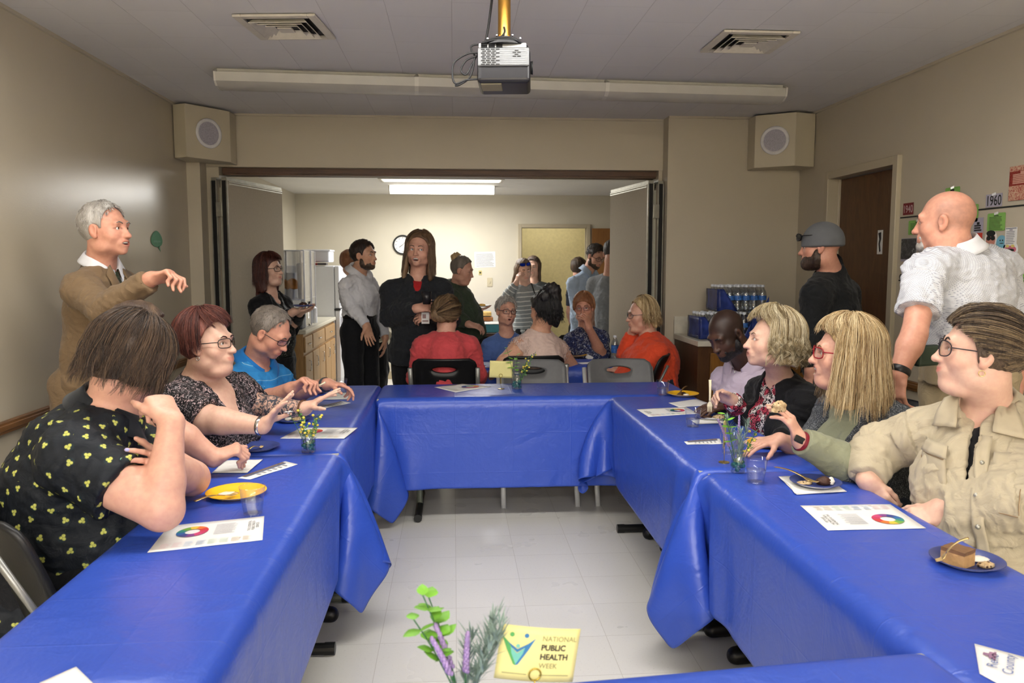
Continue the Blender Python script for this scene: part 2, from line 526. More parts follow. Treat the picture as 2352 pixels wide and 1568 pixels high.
def floor_mat():
 t = NT('vinyl_tile'); v = t.coord('Object', (1, 1, 1))
 b = t.n('ShaderNodeTexBrick'); b.offset = 0.0; b.squash = 1.0
 t.l(v, b.inputs['Vector'])
 for k, x in (('Scale', 1.0), ('Mortar Size', 0.0016), ('Mortar Smooth', 0.3), ('Brick Width', 0.3048), ('Row Height', 0.3048), ('Bias', 0.0)): b.inputs[k].default_value = x
 b.inputs['Color1'].default_value = srgb(232, 229, 221); b.inputs['Color2'].default_value = srgb(228, 225, 216); b.inputs['Mortar'].default_value = srgb(206, 201, 190)
 v2 = t.coord('Object', (1, 2.2, 1))
 n = t.noise(v2, 90, 4, 0.7)
 c = t.mix(t.ramp(n, [(0.60, (0, 0, 0)), (0.70, (0.5, 0.5, 0.5))]), b.outputs[0], srgb(172, 164, 148))
 n3 = t.noise(t.coord('Object', (1, 3.5, 1)), 60, 2, 0.5)
 c = t.mix(t.ramp(n3, [(0.80, (0, 0, 0)), (0.82, (0.5, 0.5, 0.5))]), c, srgb(130, 122, 108))
 t.set(c, t.ramp(t.noise(v, 3, 3), [(0.3, (0.27, 0.27, 0.27)), (0.7, (0.29, 0.29, 0.29))]), 0, 0.45)
 t.bump(n, 0.05, 0.002)
 return t.m
def ceil_mat():
 t = NT('ceiling_tile'); v = t.coord('Object', (1, 1, 1), (0, 0, math.radians(90)))
 b = t.n('ShaderNodeTexBrick'); b.offset = 0.5
 t.l(v, b.inputs['Vector'])
 for k, x in (('Scale', 1.0), ('Mortar Size', 0.0022), ('Mortar Smooth', 0.6), ('Brick Width', 0.43), ('Row Height', 0.30), ('Bias', 0.0)): b.inputs[k].default_value = x
 b.inputs['Color1'].default_value = srgb(222, 219, 217); b.inputs['Color2'].default_value = srgb(217, 214, 212); b.inputs['Mortar'].default_value = srgb(206, 202, 199)
 t.set(b.outputs[0], 0.6, 0, 0.3)
 h = t.math('ADD', t.math('MULTIPLY', b.outputs[1], -1.0), t.math('MULTIPLY', t.noise(t.coord(), 2.2, 2), 1.2))
 t.bump(h, 0.5, 0.004)
 return t.m
M_FLOOR, M_CEIL = floor_mat(), ceil_mat()
M_CEILF = paint('kitchen_ceiling', (226, 224, 218), 0.7, 0.3)
M_DARK = plain('dark_rubber', (30, 30, 30), 0.5)
M_STEEL = plain('galvanised_steel', (172, 170, 158), 0.35, 0.6, var=0.15, scale=20)
M_PANEL = plain('partition_fabric', (184, 173, 152), 0.75, var=0.03, scale=60, bump=0.12, bscale=400)
M_CREAM = plain('cream_trim', (204, 192, 160), 0.4)
M_CHROME = plain('chrome', (210, 210, 208), 0.15, 1.0, var=0.02)

b = MB(); b.box((0.4, 1.7, -0.05), (6.2, 18.6, 0.1)); structure('floor', b, M_FLOOR)
b = MB(); b.box(((XL + XR) / 2, -0.45, ZC + 0.05), (XR - XL + 0.2, 14.0, 0.1)); structure('ceiling', b, M_CEIL)
b = MB(); b.box((0.5, 8.55, 2.405 + 0.06), (5.6, 4.0, 0.12)); structure('ceiling_kitchen', b, M_CEILF)
b = MB(); b.box((XL - 0.06, -0.5, 1.35), (0.12, 13.8, 2.7)); structure('wall_left', b, M_WALL)
b = MB(); b.box((0.4, -7.3, 1.35), (5.2, 0.12, 2.7)); structure('wall_front', b, M_WALLB)
# right wall with a real door opening between Y 4.84 and 5.70
b = MB(); b.box((XR + 0.06, -1.29, 1.35), (0.12, 12.22, 2.7)); b.box((XR + 0.06, 6.03, 1.35), (0.12, 0.62, 2.7)); b.box((XR + 0.06, 5.27, 2.425), (0.12, 0.90, 0.55))
structure('wall_right', b, M_WALLB)
# back wall: side pieces that stand forward, the beam over the opening, the jambs
b = MB()
b.box(((1.70 + XR) / 2, YB + 0.2, 1.35), (XR - 1.70, 0.4, 2.7))
b.box((XL + 0.05, YB + 0.2, 1.35), (0.10, 0.4, 2.7))
b.box(((-1.92 - 1.825) / 2, YB + 0.28, 1.1325), (0.095, 0.24, 2.265))
b.box((1.684, YB + 0.28, 1.1325), (0.03, 0.24, 2.265))
b.box((-0.11, YB + 0.275, 2.47), (3.62, 0.25, 0.41))
structure('wall_back', b, M_WALLB)
b = MB(); b.box((-0.075, YB + 0.30, 2.244), (3.48, 0.16, 0.042)); b.box((-0.075, YB + 0.26, 2.218), (3.48, 0.05, 0.016)); b.box((-0.075, YB + 0.34, 2.218), (3.48, 0.05, 0.016))
structure('trim_1', b, M_HEAD)
# kitchen beyond the opening
b = MB(); b.box((XL - 0.06, 8.5, 1.25), (0.12, 4.0, 2.5)); structure('wall_kitchen_left', b, M_WALLF)
b = MB(); b.box((3.26, 8.5, 1.25), (0.12, 4.0, 2.5)); b.box((2.45, 6.72, 1.25), (1.6, 0.1, 2.5)); structure('wall_kitchen_right', b, M_WALLF)
b = MB(); b.box(((XL + 0.885) / 2, YF + 0.06, 1.25), (0.885 - XL, 0.12, 2.5)); b.box(((1.76 + 3.3) / 2, YF + 0.06, 1.25), (3.3 - 1.76, 0.12, 2.5)); b.box((1.3225, YF + 0.06, 2.24), (0.875, 0.12, 0.52))
structure('wall_kitchen_back', b, M_WALLF)
b = MB(); b.box((1.3, YF + 1.3, 1.25), (3.0, 0.1, 2.5)); b.box((-0.2, YF + 0.7, 1.25), (0.1, 1.2, 2.5)); b.box((2.8, YF + 0.7, 1.25), (0.1, 1.2, 2.5)); b.box((1.3, YF + 0.7, 2.5), (3.0, 1.3, 0.08))
structure('wall_corridor', b, plain('corridor_paint', (222, 208, 158), 0.5))
area_light('corridor_fill_light', (1.3, YF + 0.65, 2.42), 1.0, 0.2, 9, (1, 0.96, 0.85))  # added light without a fixture, brightens the corridor past the doorway
# door frames
def door_frame(nm, M, w, h, fw=0.05, d=0.16):
 b = MB()
 for x in (-w / 2 - fw / 2, w / 2 + fw / 2): b.box((x, 0, (h + fw) / 2), (fw, d, h + fw))
 b.box((0, 0, h + fw / 2), (w, d, fw))
 for x in (-w / 2 + 0.006, w / 2 - 0.006): b.box((x, 0.02, h / 2), (0.012, 0.03, h))
 b.V = [tuple(M @ Vector(v)) for v in b.V]
 return structure(nm, b, M_FRAME, bevel=0.003)
MR = Matrix(((0, 1, 0, XR + 0.045), (-1, 0, 0, 5.27), (0, 0, 1, 0), (0, 0, 0, 1)))     # local x runs along -Y, local -y faces into the room
door_frame('door_frame_1', MR, 0.86, 2.13, 0.055, 0.15)
b = MB(); b.box((0, 0.045, 1.065), (0.85, 0.045, 2.12)); b.V = [tuple(MR @ Vector(v)) for v in b.V]
d1 = structure('door_1', b, M_DOOR, bevel=0.002)
sg = MB(); sg.box((0, 0, 0), (0.062, 0.004, 0.16))
rs = thing('restroom_sign', 'small white restroom plaque with black figure on the brown door', 'sign', MR @ Vector((0.155, 0.020, 1.655)), math.radians(-90))
sg.build('plate', plain('sign_white', (236, 234, 226), 0.4), rs, bevel=0.001)
fg = MB(); fg.prism([(-.02, .06), (.012, .066), (.016, .02), (.004, -.01), (.014, -.06), (.002, -.066), (-.012, -.01), (-.004, .02)], 0, 0.002, Matrix(((1, 0, 0, 0), (0, 0, -1, -0.002), (0, 1, 0, 0), (0, 0, 0, 1))))
fg.build('figure', M_DARK, rs)
MF = Matrix.Translation((1.3225, YF + 0.04, 0))
door_frame('door_frame_2', MF, 0.865, 1.985, 0.045, 0.14)
b = MB(); b.box((1.82 + 0.42, YF - 0.05, 0.99), (0.84, 0.04, 1.97)); structure('door_2', b, wood('kitchen_door_wood', (128, 86, 46), (158, 110, 62), (3, 3, 0.7)))
# chair rails and baseboards
b = MB(); b.box((XL + 0.012, 1.65, 0.783), (0.024, 9.2, 0.055)); b.box((XL + 0.018, 1.65, 0.783), (0.022, 9.2, 0.028)); structure('trim_2', b, M_RAIL, bevel=0.004)
b = MB(); b.box((XR - 0.012, 0.85, 0.775), (0.024, 7.8, 0.055)); b.box((XR - 0.018, 0.85, 0.775), (0.022, 7.8, 0.028)); structure('trim_3', b, M_RAIL, bevel=0.004)
M_BASE = plain('vinyl_baseboard', (178, 164, 134), 0.5)
b = MB(); b.box(((XL + 0.84) / 2, YF - 0.006, 0.05), (0.84 - XL, 0.012, 0.1)); structure('baseboard_back', b, M_BASE)
b = MB(); b.box((XL + 0.006, 1.65, 0.05), (0.012, 9.2, 0.1)); structure('baseboard_left', b, M_BASE)
b = MB(); b.box((XR - 0.006, 0.85, 0.05), (0.012, 7.8, 0.1)); structure('baseboard_right', b, M_BASE)
b = MB(); b.box((2.24, YB - 0.006, 0.05), (1.06, 0.012, 0.1)); structure('baseboard_far', b, M_BASE)
# thin beads where walls meet the ceiling
b = MB(); b.box((XL + 0.008, 1.65, ZC - 0.008), (0.016, 9.2, 0.016)); b.box((XR - 0.008, 1.65, ZC - 0.008), (0.016, 9.2, 0.016)); b.box((-0.11, YB + 0.142, ZC - 0.008), (3.6, 0.016, 0.016)); b.box((2.24, YB - 0.008, ZC - 0.008), (1.08, 0.016, 0.016)); structure('trim_4', b, M_WALLB)

# ------------------------------------------------------------------ folding partitions
def partition(label, x0, y0, x1, y1, side):
 """stacked panels seen edge-on at (x0, y0); the face of the first panel runs back to (x1, y1)"""
 t = thing('folding_partition', label, 'partition', (x0, y0, 0))
 d = Vector((x1 - x0, y1 - y0, 0)); L = d.length; d.normalize(); n = Vector((-d.y, d.x, 0)) * side   # n: away from the opening
 H = 2.15
 def bx(mb, a, b_, s0, s1, z0, z1):
  R = Matrix(((d.x, n.x, 0), (d.y, n.y, 0), (0, 0, 1)))
  c = d * (a + b_) / 2 + n * (s0 + s1) / 2
  mb.box((c.x, c.y, (z0 + z1) / 2), (b_ - a, abs(s1 - s0), z1 - z0), R)
 for k, off in enumerate((0.0, 0.088) if side > 0 else (0.0, 0.085)):
  pb = MB(); bx(pb, 0.004, L, off, off + 0.052, 0.012, H); p = pb.build('panel', M_PANEL, t, bevel=0.003)
  rb = MB(); bx(rb, -0.006, 0.012, off + 0.010, off + 0.042, 0.02, H); rb.build('edge_seal', M_DARK, p)
  eb = MB(); bx(eb, -0.003, 0.006, off - 0.001, off + 0.010, 0.02, H); bx(eb, -0.003, 0.006, off + 0.042, off + 0.053, 0.02, H); eb.build('edge_strip', M_STEEL, p)
  tb = MB(); bx(tb, 0.0, L, off + 0.004, off + 0.048, H, H + 0.025); bx(tb, 0.02, L, off - 0.003, off + 0.001, H - 0.012, H - 0.004); bx(tb, 0.02, L, off - 0.003, off + 0.001, H - 0.028, H - 0.02); tb.build('top_rail', M_STEEL, p)
 hb = MB()
 for z in (1.93, 0.4):
  bx(hb, -0.012, -0.002, 0.046, 0.096, z - 0.055, z + 0.055)
 hb.build('hinge', M_STEEL, t, bevel=0.002)
 ub = MB(); bx(ub, 0.03, 0.035, 0.054, 0.084, 0.02, H - 0.05); ub.build('gap_cover', plain('pale_strip', (188, 188, 172), 0.5), t)
 return t
partition('grey beige folding partition panels stacked at the left of the opening', -1.735, 6.30, -1.50, 7.15, 1)
partition('grey beige folding partition panels stacked at the right of the opening', 1.555, 6.30, 1.42, 7.15, -1)

# ------------------------------------------------------------------ ceiling fittings
M_FIXT = plain('fixture_white', (206, 202, 192), 0.45, var=0.03)
M_LENS = plain('fixture_lens', (188, 184, 174), 0.35, var=0.04, scale=8)
fx0, fx1 = PZ(501, 186, 2.61), PZ(1790, 222, 2.61)
fa = math.atan2(fx1[1] - fx0[1], fx1[0] - fx0[0]); fl = math.hypot(fx1[0] - fx0[0], fx1[1] - fx0[1]) / 3
fnames = ['switched off fluorescent ceiling light at the left end of the row', 'switched off fluorescent ceiling light in the middle of the row behind the projector', 'switched off fluorescent ceiling light at the right end of the row']
def fixture(name, label, c, L, ang, lens, body=M_FIXT, wid=0.24):
 t = thing(name, label, 'ceiling light', c, ang, 'fluorescent lights')
 b = MB(); b.box((0, 0, 0.045), (L - 0.006, wid * 0.6, 0.07)); b.build('housing', body, t, bevel=0.004)
 b = MB()
 prof = [(-wid / 2, 0.05), (-wid / 2 + 0.012, 0.0), (-wid / 2 + 0.05, -0.022), (0, -0.03), (wid / 2 - 0.05, -0.022), (wid / 2 - 0.012, 0.0), (wid / 2, 0.05)]
 V = [(x, y, z) for x in (-L / 2 + 0.012, L / 2 - 0.012) for y, z in prof]; n = len(prof)
 b.add(V, [(i, i + 1, n + i + 1, n + i) for i in range(n - 1)] + [tuple(range(n)), tuple(range(2 * n - 1, n - 1, -1))])
 b.build('diffuser', lens, t, smooth=True, auto=0.5)
 for sx in (-1, 1):
  b = MB(); b.prism([(y * 1.02, z * 1.05 - 0.001) for y, z in prof] + [(wid * 0.3, 0.075), (-wid * 0.3, 0.075)][::1], 0, 0.012, Matrix(((0, 0, 1, sx * (L / 2 - 0.006) - 0.006), (1, 0, 0, 0), (0, 1, 0, 0), (0, 0, 0, 1))))
  b.build('end_cap', body, t)
 return t
for k in range(3):
 f = (k + 0.5) / 3
 fixture('fluorescent_light', fnames[k], (fx0[0] + (fx1[0] - fx0[0]) * f, fx0[1] + (fx1[1] - fx0[1]) * f, 2.59), fl, fa, M_LENS)
def glow(name, rgb, s):
 t = NT(name); t.set(srgb(*rgb), 0.4); t.b.inputs['Emission Color'].default_value = srgb(*rgb); t.b.inputs['Emission Strength'].default_value = s; return t.m
M_GLOW = glow('lit_diffuser', (255, 250, 236), 6.0)
fixture('kitchen_light', 'lit fluorescent light hanging from the kitchen ceiling', (-0.125, 9.3, 2.345), 1.22, 0, M_GLOW, wid=0.2)
M_GLOW2 = glow('lit_diffuser_far', (255, 250, 240), 2.5)
b = MB(); b.box((-0.12, 8.56, 2.399), (1.24, 0.3, 0.012))
o = thing('flush_light', 'lit flat light panel set flush in the kitchen ceiling', 'ceiling light', (0, 0, 0)); b.build('diffuser', M_GLOW2, o)
b = MB()
for s in (-1, 1): b.box((-0.12, 8.56 + s * 0.165, 2.397), (1.32, 0.03, 0.016)); b.box((-0.12 + s * 0.645, 8.56, 2.397), (0.03, 0.3, 0.016))
b.build('frame', M_FIXT, o)
M_ROW = glow('lit_diffuser_near', (255, 246, 230), 3.0)
for yy in (2.7, -1.0, -3.4, -6.0):
 for k in range(3): fixture('fluorescent_light', 'lit fluorescent ceiling light, %s of the %s' % (('left one', 'middle one', 'right one')[k], {2.7: 'row over the middle of the tables', -1.0: 'added unseen row just behind the photographer', -3.4: 'added unseen row further behind the photographer', -6.0: 'added unseen row by the front wall'}[yy]), (-1.25 + 1.25 * k, yy, 2.60), 1.25, 0, M_ROW)  # rows behind the photographer are added, out of view, to even the light
def vent(label, q):
 pts = [Vector(PZ(x, y, 2.655)) for x, y in q]
 c = sum(pts, Vector()) / 4; ex = ((pts[1] - pts[0]) + (pts[2] - pts[3])) / 2; ang = math.atan2(ex.y, ex.x); w = 0.39
 t = thing('ceiling_vent', label, 'air vent', (c.x, c.y, 2.67), ang, 'ceiling vents')
 m = plain('vent_white', (206, 198, 182), 0.45)
 b = MB()
 for s in (-1, 1): b.box((s * w * 0.45, 0, -0.010), (w * 0.1, w, 0.012)); b.box((0, s * w * 0.45, -0.010), (w * 0.8, w * 0.1, 0.012))
 b.build('frame', m, t, bevel=0.003)
 b = MB(); b.box((0, 0, -0.003), (w * 0.82, w * 0.82, 0.004)); b.build('duct_opening', M_DARK, t)
 for k, r in enumerate((0.30, 0.22, 0.14)):
  b = MB(); ro, ri, z0, z1 = w * (r + 0.055), w * r, -0.028, -0.008
  V = [(sx * rr, sy * rr, z) for rr, z in ((ro, z0), (ri, z1), (ri + 0.004, z1 + 0.002), (ro + 0.002, z0 + 0.002)) for sx, sy in ((-1, -1), (1, -1), (1, 1), (-1, 1))]
  F = [(a * 4 + i, a * 4 + (i + 1) % 4, ((a + 1) % 4) * 4 + (i + 1) % 4, ((a + 1) % 4) * 4 + i) for a in range(4) for i in range(4)]
  b.add(V, F); b.build('louvre', m, t)
 b = MB(); b.box((0, 0, -0.022), (w * 0.18, w * 0.18, 0.008)); b.build('centre_plate', m, t, bevel=0.002)
vent('square white ceiling vent nearer the left wall', ((555, 38), (725, 36), (753, 91), (595, 92)))
vent('square white ceiling vent nearer the right wall', ((1680, 72), (1818, 75), (1762, 125), (1618, 122)))

# speaker boxes in the upper corners
def speaker_box(label, a, b_, far, zt, zb):
 """a, b_: bottom-front corners on plan (x, y) of the slanted face; far: the other plan corners"""
 t = thing('wall_speaker', label, 'speaker', (0, 0, 0), group='corner speakers')
 mb = MB(); mb.prism([a, b_] + far, zb, zt); mb.build('cabinet', M_SPK, t, bevel=0.004)
 A, B = Vector((*a, 0)), Vector((*b_, 0)); ex = (B - A).normalized(); nz = Vector((ex.y, -ex.x, 0)); c = (A + B) / 2 + Vector((0, 0, (zt + zb) / 2))
 M = Matrix(((ex.x, 0, nz.x, c.x), (ex.y, 0, nz.y, c.y), (0, 1, 0, c.z), (0, 0, 0, 1)))
 r = MB(); r.lathe([(0.082, 0.0), (0.107, 0.0), (0.109, 0.006), (0.100, 0.012), (0.088, 0.010), (0.082, 0.004)], n=40); r.V = [tuple(M @ Vector(v)) for v in r.V]
 g = r.build('ring', plain('speaker_ring', (226, 224, 224), 0.4), t, smooth=True)
 r = MB(); r.lathe([(0.001, 0.007), (0.05, 0.007), (0.088, 0.005)], n=40, cap=False); r.V = [tuple(M @ Vector(v)) for v in r.V]
 t2 = NT('speaker_grille'); vv = t2.coord('Object', (1, 1, 1)); vo = t2.n('ShaderNodeTexVoronoi'); vo.inputs['Scale'].default_value = 260; t2.l(vv, vo.inputs['Vector'])
 m = t2.set(t2.ramp(vo.outputs[0], [(0.2, srgb(120, 116, 124)), (0.5, srgb(182, 178, 188))]), 0.5)
 r.build('grille', m, t, smooth=True)
def spk(label, tl, tr, Yl, Yr, bl_y, sgn):
 A, B = P(*tl, Yl), P(*tr, Yr); zb = P(tl[0], bl_y, Yl)[2]
 a, b_ = (A[0], A[1]), (B[0], B[1])
 far = [(b_[0], YB + 0.14), (XL + 0.005, YB + 0.0), (XL + 0.005, A[1] + 0.06)] if sgn < 0 else [(XR - 0.005, B[1] + 0.06), (XR - 0.005, YB - 0.005), (a[0], YB - 0.005)]
 speaker_box(label, a, b_, far, 2.655, zb)
spk('square painted speaker box in the upper left corner', (424, 242), (527, 262), 5.93, 6.22, 360, -1)
spk('square painted speaker box in the upper right corner', (1735, 277), (1829, 270), 6.10, 5.93, 386, 1)

# projector on its pole
def projector():
 t = thing('projector', 'grey ceiling projector hanging on a brass pole with looped black cables', 'projector', P(1157, 145, 3.15))
 t.rotation_euler = (math.radians(-3), 0, math.radians(-6))
 t.scale = (.81, .81, .81)
 body = MB(); body.box((0, 0.10, -0.015), (0.255, 0.24, 0.16)); body.build('body', plain('projector_black', (34, 33, 36), 0.3), t, bevel=0.02, seg=4)
 fr = MB(); fr.box((0.0, -0.022, 0.022), (0.246, 0.02, 0.086)); fr.build('front_grille', plain('projector_grey', (124, 126, 128), 0.4, 0.2), t, bevel=0.006)
 tp = MB(); tp.box((-0.005, -0.012, 0.072), (0.228, 0.03, 0.026), Matrix.Rotation(math.radians(-25), 3, 'X')); tp.build('top_bezel', plain('projector_light', (190, 190, 190), 0.4), t, bevel=0.004)
 sl = MB()
 for r in range(9):
  for c in range(4):
   x = -0.098 + c * 0.0235 + (0.006 if r % 2 else 0); z = 0.056 - r * 0.0088
   if r % 2 and c == 3: continue
   sl.box((x, -0.0325, z), (0.018, 0.004, 0.0045))
 for r, xs in enumerate(((0.062,), (0.052, 0.074), (0.062,), (0.052, 0.074))):
  for x in xs: sl.box((x, -0.0325, 0.049 - r * 0.009), (0.017, 0.004, 0.0045))
 for r in range(3):
  for c in range(3): sl.box((-0.092 + c * 0.036, -0.030, 0.083 - r * 0.0085), (0.03, 0.012, 0.004), Matrix.Rotation(math.radians(-25), 3, 'X'))
 sl.build('vent_slots', M_DARK, t)
 rb = MB()
 for r in range(9): rb.box((0.045, -0.032, 0.056 - r * 0.0088), (0.13, 0.003, 0.002))
 rb.build('ridges', plain('projector_ridge', (150, 152, 154), 0.4), t)
 bt = MB(); bt.box((-0.06, 0.06, -0.097), (0.1, 0.12, 0.006)); bt.build('connector_panel', plain('projector_panel', (138, 130, 104), 0.5), t, bevel=0.002)
 ln = MB(); ln.lathe([(0.02, 0), (0.03, 0), (0.032, 0.012), (0.022, 0.012)], (0.128, 0.08, 0.0), 20, Matrix.Rotation(math.radians(90), 3, 'Y')); ln.build('lens', M_DARK, t, smooth=True)
 mt = MB(); mt.lathe([(0.001, 0.10), (0.10, 0.10), (0.118, 0.092), (0.118, 0.082), (0.001, 0.075)], (0.0, 0.06, 0), 32, cap=False); mt.box((0, 0.06, 0.082), (0.2, 0.06, 0.02)); mt.build('mount_plate', plain('mount_black', (26, 26, 28), 0.35), t, smooth=True, auto=0.5)
 po = MB(); po.lathe([(0.031, 0.13), (0.031, 0.47)], (0, 0.06, 0), 24); po.build('pole', plain('brass_pole', (196, 150, 72), 0.22, 0.9), t, smooth=True, auto=0.5)
 cl = MB(); cl.lathe([(0.033, 0.098), (0.033, 0.14)], (0, 0.06, 0), 24); cl.build('collar', plain('collar_grey', (92, 92, 94), 0.4, 0.5), t, smooth=True, auto=0.5)
 sc = MB()
 for x in (-0.038, 0.038): sc.lathe([(0.006, 0), (0.006, 0.006)], (x, 0.04, 0.145), 10, Matrix.Rotation(math.radians(90), 3, 'Y'))
 for x in (-0.075, 0.08): sc.lathe([(0.006, 0), (0.006, 0.006)], (x, -0.045, 0.098), 10)
 sc.build('screw', M_CHROME, t)
 def bez(pts, n=24):
  out = []
  P_ = [Vector(p) for p in pts]
  P_ = [P_[0]] + P_ + [P_[-1]]
  for i in range(1, len(P_) - 2):
   for k in range(n):
    u = k / n; a, b_, c, d = P_[i - 1], P_[i], P_[i + 1], P_[i + 2]
    out.append(0.5 * ((2 * b_) + (-a + c) * u + (2 * a - 5 * b_ + 4 * c - d) * u * u + (-a + 3 * b_ - 3 * c + d) * u ** 3))
  return out + [P_[-2]]
 for pts, r in ((((-0.125, -0.01, 0.045), (-0.17, -0.02, 0.04), (-0.235, -0.02, 0.0), (-0.245, -0.02, -0.06), (-0.23, -0.02, -0.10), (-0.18, -0.02, -0.085), (-0.125, 0.0, -0.075)), 0.0048),
                   (((-0.13, 0.0, 0.035), (-0.18, -0.01, 0.01), (-0.205, -0.01, -0.035), (-0.18, -0.01, -0.055), (-0.15, 0.0, 0.0), (-0.13, 0.01, 0.04)), 0.0045),
                   (((-0.08, 0.02, 0.098), (-0.15, 0.0, 0.085), (-0.155, 0.0, 0.06), (-0.14, 0.0, 0.03), (-0.16, 0.0, -0.06), (-0.21, 0.0, -0.10), (-0.235, 0.0, -0.105)), 0.0045),
                   (((-0.105, 0.09, 0.09), (-0.08, 0.09, 0.2), (-0.045, 0.09, 0.47)), 0.006),
                   (((-0.09, -0.03, 0.095), (-0.03, -0.045, 0.105), (0.04, -0.045, 0.105), (0.08, -0.03, 0.09)), 0.005),
                   (((-0.10, -0.03, 0.088), (-0.03, -0.05, 0.095), (0.05, -0.045, 0.096), (0.085, -0.03, 0.085)), 0.005),
                   (((0.0, 0.03, 0.18), (0.002, 0.02, 0.15), (-0.03, 0.0, 0.11), (-0.08, -0.02, 0.09)), 0.005)):
  c = MB(); c.tube(bez(pts), r, 8); c.build('cable', plain('cable_black', (34, 34, 36), 0.5), t, smooth=True)
projector()

# ------------------------------------------------------------------ things on the walls
def wall_card(name, label, cat, c, w, h, nrm, m, rot=0.0, group=None, th=0.0015, corner=0.0):
 """a thin sheet facing nrm; returns its Empty, whose local x is right, y up, z out of the wall"""
 n = Vector(nrm); x = Vector((0, 0, 1)).cross(n).normalized(); y = Vector((0, 0, 1))
 M = Matrix(((x.x, y.x, n.x, c[0]), (x.y, y.y, n.y, c[1]), (x.z, y.z, n.z, c[2]), (0, 0, 0, 1))) @ Matrix.Rotation(rot, 4, 'Z')
 t = thing(name, label, cat, group=group); t.matrix_world = M
 b = MB()
 if corner:
  pl = []
  for sx, sy, a0 in ((1, 1, 0), (-1, 1, 90), (-1, -1, 180), (1, -1, 270)):
   for k in range(4):
    a = math.radians(a0 + 30 * k); pl.append((sx * (w / 2 - corner) + corner * math.cos(a), sy * (h / 2 - corner) + corner * math.sin(a)))
  b.prism(pl, 0, th)
 else: b.box((0, 0, th / 2), (w, h, th))
 b.build('sheet', m, t)
 return t
def lines(t, rows, m, z=0.0022, name='printed_lines'):
 b = MB()
 for x0, x1, y, hh in rows: b.box(((x0 + x1) / 2, y, z), (x1 - x0, hh, 0.0008))
 b.build(name, m, t)
def quadcard(name, label, cat, q, X, m, **kw):
 """a card on the right wall from the pixel box x0, y0 (mean top), x1, y1 (mean bottom)"""
 x0, y0, x1, y1 = q
 a, b_ = PX(x0, (y0 + y1) / 2, X), PX(x1, (y0 + y1) / 2, X)
 zc = PX((x0 + x1) / 2, y0, X)[2], PX((x0 + x1) / 2, y1, X)[2]
 w, h = abs(a[1] - b_[1]), zc[0] - zc[1]
 return wall_card(name, label, cat, (X, (a[1] + b_[1]) / 2, (zc[0] + zc[1]) / 2), w, h, (-1, 0, 0), m, **kw), w, h
M_GREEN = plain('green_paper', (138, 190, 96), 0.7, var=0.04)
M_INK = plain('black_ink', (38, 40, 36), 0.7)
M_PAPER = plain('white_paper', (238, 236, 232), 0.65, var=0.015, bump=0.02)
M_GREY = plain('grey_paper', (176, 170, 184), 0.7)
M_TAPE = plain('shiny_tape', (240, 240, 240), 0.12, 0.2)
XP = XR - 0.0025
def tape(t, h, w=0.03):
 b = MB(); b.box((0, h / 2 - 0.002, 0.0026), (w, 0.012, 0.001), Matrix.Rotation(0.2, 3, 'Z')); b.build('tape', M_TAPE, t)
def textlines(t, w, h, n, m, pad=0.12, top=0.85, bot=0.08, title=True, seed=1):
 r = random.Random(seed); rows = []
 for i in range(n):
  y = h * (-0.5 + top - (top - bot) * i / max(n - 1, 1)); e = w * (0.5 - pad)
  rows.append((-e, e * r.uniform(0.6, 1.0), y, h * 0.25 / n))
 if title: rows[0] = (-w * 0.13, w * 0.13, rows[0][2], rows[0][3] * 1.8)
 lines(t, rows, m)
greens = [((2171, 430, 2204, 478), 'green note card with title, half hidden above the bald head', 4), ((2087, 505, 2130, 538), 'green note card on the wall in front of the bald man\'s face', 10), ((2212, 470, 2247, 510), 'green note card partly behind the bald man\'s neck', 9), ((2268, 489, 2309, 530), 'green note card with rounded corners right of the bald man\'s neck', 11), ((2338, 622, 2380, 685), 'green note card at the right edge beside the white polo', 8)]
for i, (q, lab, n) in enumerate(greens):
 t, w, h = quadcard('note_card', lab, 'note card', q, XP, M_GREEN, group='green note cards', corner=0.008)
 textlines(t, w, h, n, M_INK, seed=i); tape(t, h)
def word_card(q, label, word, m, ink, name='year_card', size=0.6, shear=0.0):
 t, w, h = quadcard(name, label, 'sign', q, XP, m)
 b = MB(); V, F = text_mesh(word, 1.0, 0.0, shear=shear, offset=0.008)
 wx = max(v[0] for v in V) - min(v[0] for v in V); k = w * 0.86 / wx
 b.add([(v[0] * k, v[1] * k * 1.25 - h * 0.05, 0.0024 + v[2] * 0) for v in V], F); b.build('lettering', ink, t)
 return t, w, h
M_RED = plain('dark_red_paper', (122, 40, 44), 0.7)
word_card((2075, 466, 2098, 493), 'small dark red card reading 1940 beside the door frame', '1940', M_RED, plain('pale_ink', (206, 176, 176), 0.6))
t, w, h = word_card((2265, 445, 2302, 475), 'grey card reading 1960 under the red poster', '1960', M_GREY, M_INK); tape(t, h)
t, w, h = quadcard('poster', 'red and tan patterned poster at the top right of the wall', 'poster', (2319, 378, 2388, 458), XP, NT('poster_pattern').m)
pm = NT('poster_pattern_2'); v = pm.coord('Object', (1, 1, 1)); n1 = pm.noise(v, 55, 4, 0.7, 2.5)
t.children[0].data.materials[0] = pm.set(pm.ramp(n1, [(0.46, srgb(178, 92, 78)), (0.54, srgb(214, 178, 148))], 'LINEAR'), 0.6)
b = MB(); b.box((0, h * 0.14, 0.002), (w, h * 0.42, 0.001)); b.build('red_band', plain('poster_red', (166, 62, 52), 0.6), t)
textlines(t, w, h, 7, plain('poster_ink', (214, 160, 140), 0.6), top=0.8, bot=0.5, seed=4); t.children[-1].location = (0, 0, 0.001)
t, w, h = quadcard('photo_print', 'black and white photo print pinned beside the door frame', 'photo', (2070, 547, 2105, 600), XP, M_GREY)
ph = NT('photo_tones'); n1 = ph.noise(ph.coord('Object', (1, 1, 1)), 34, 5, 0.65, 1.0)
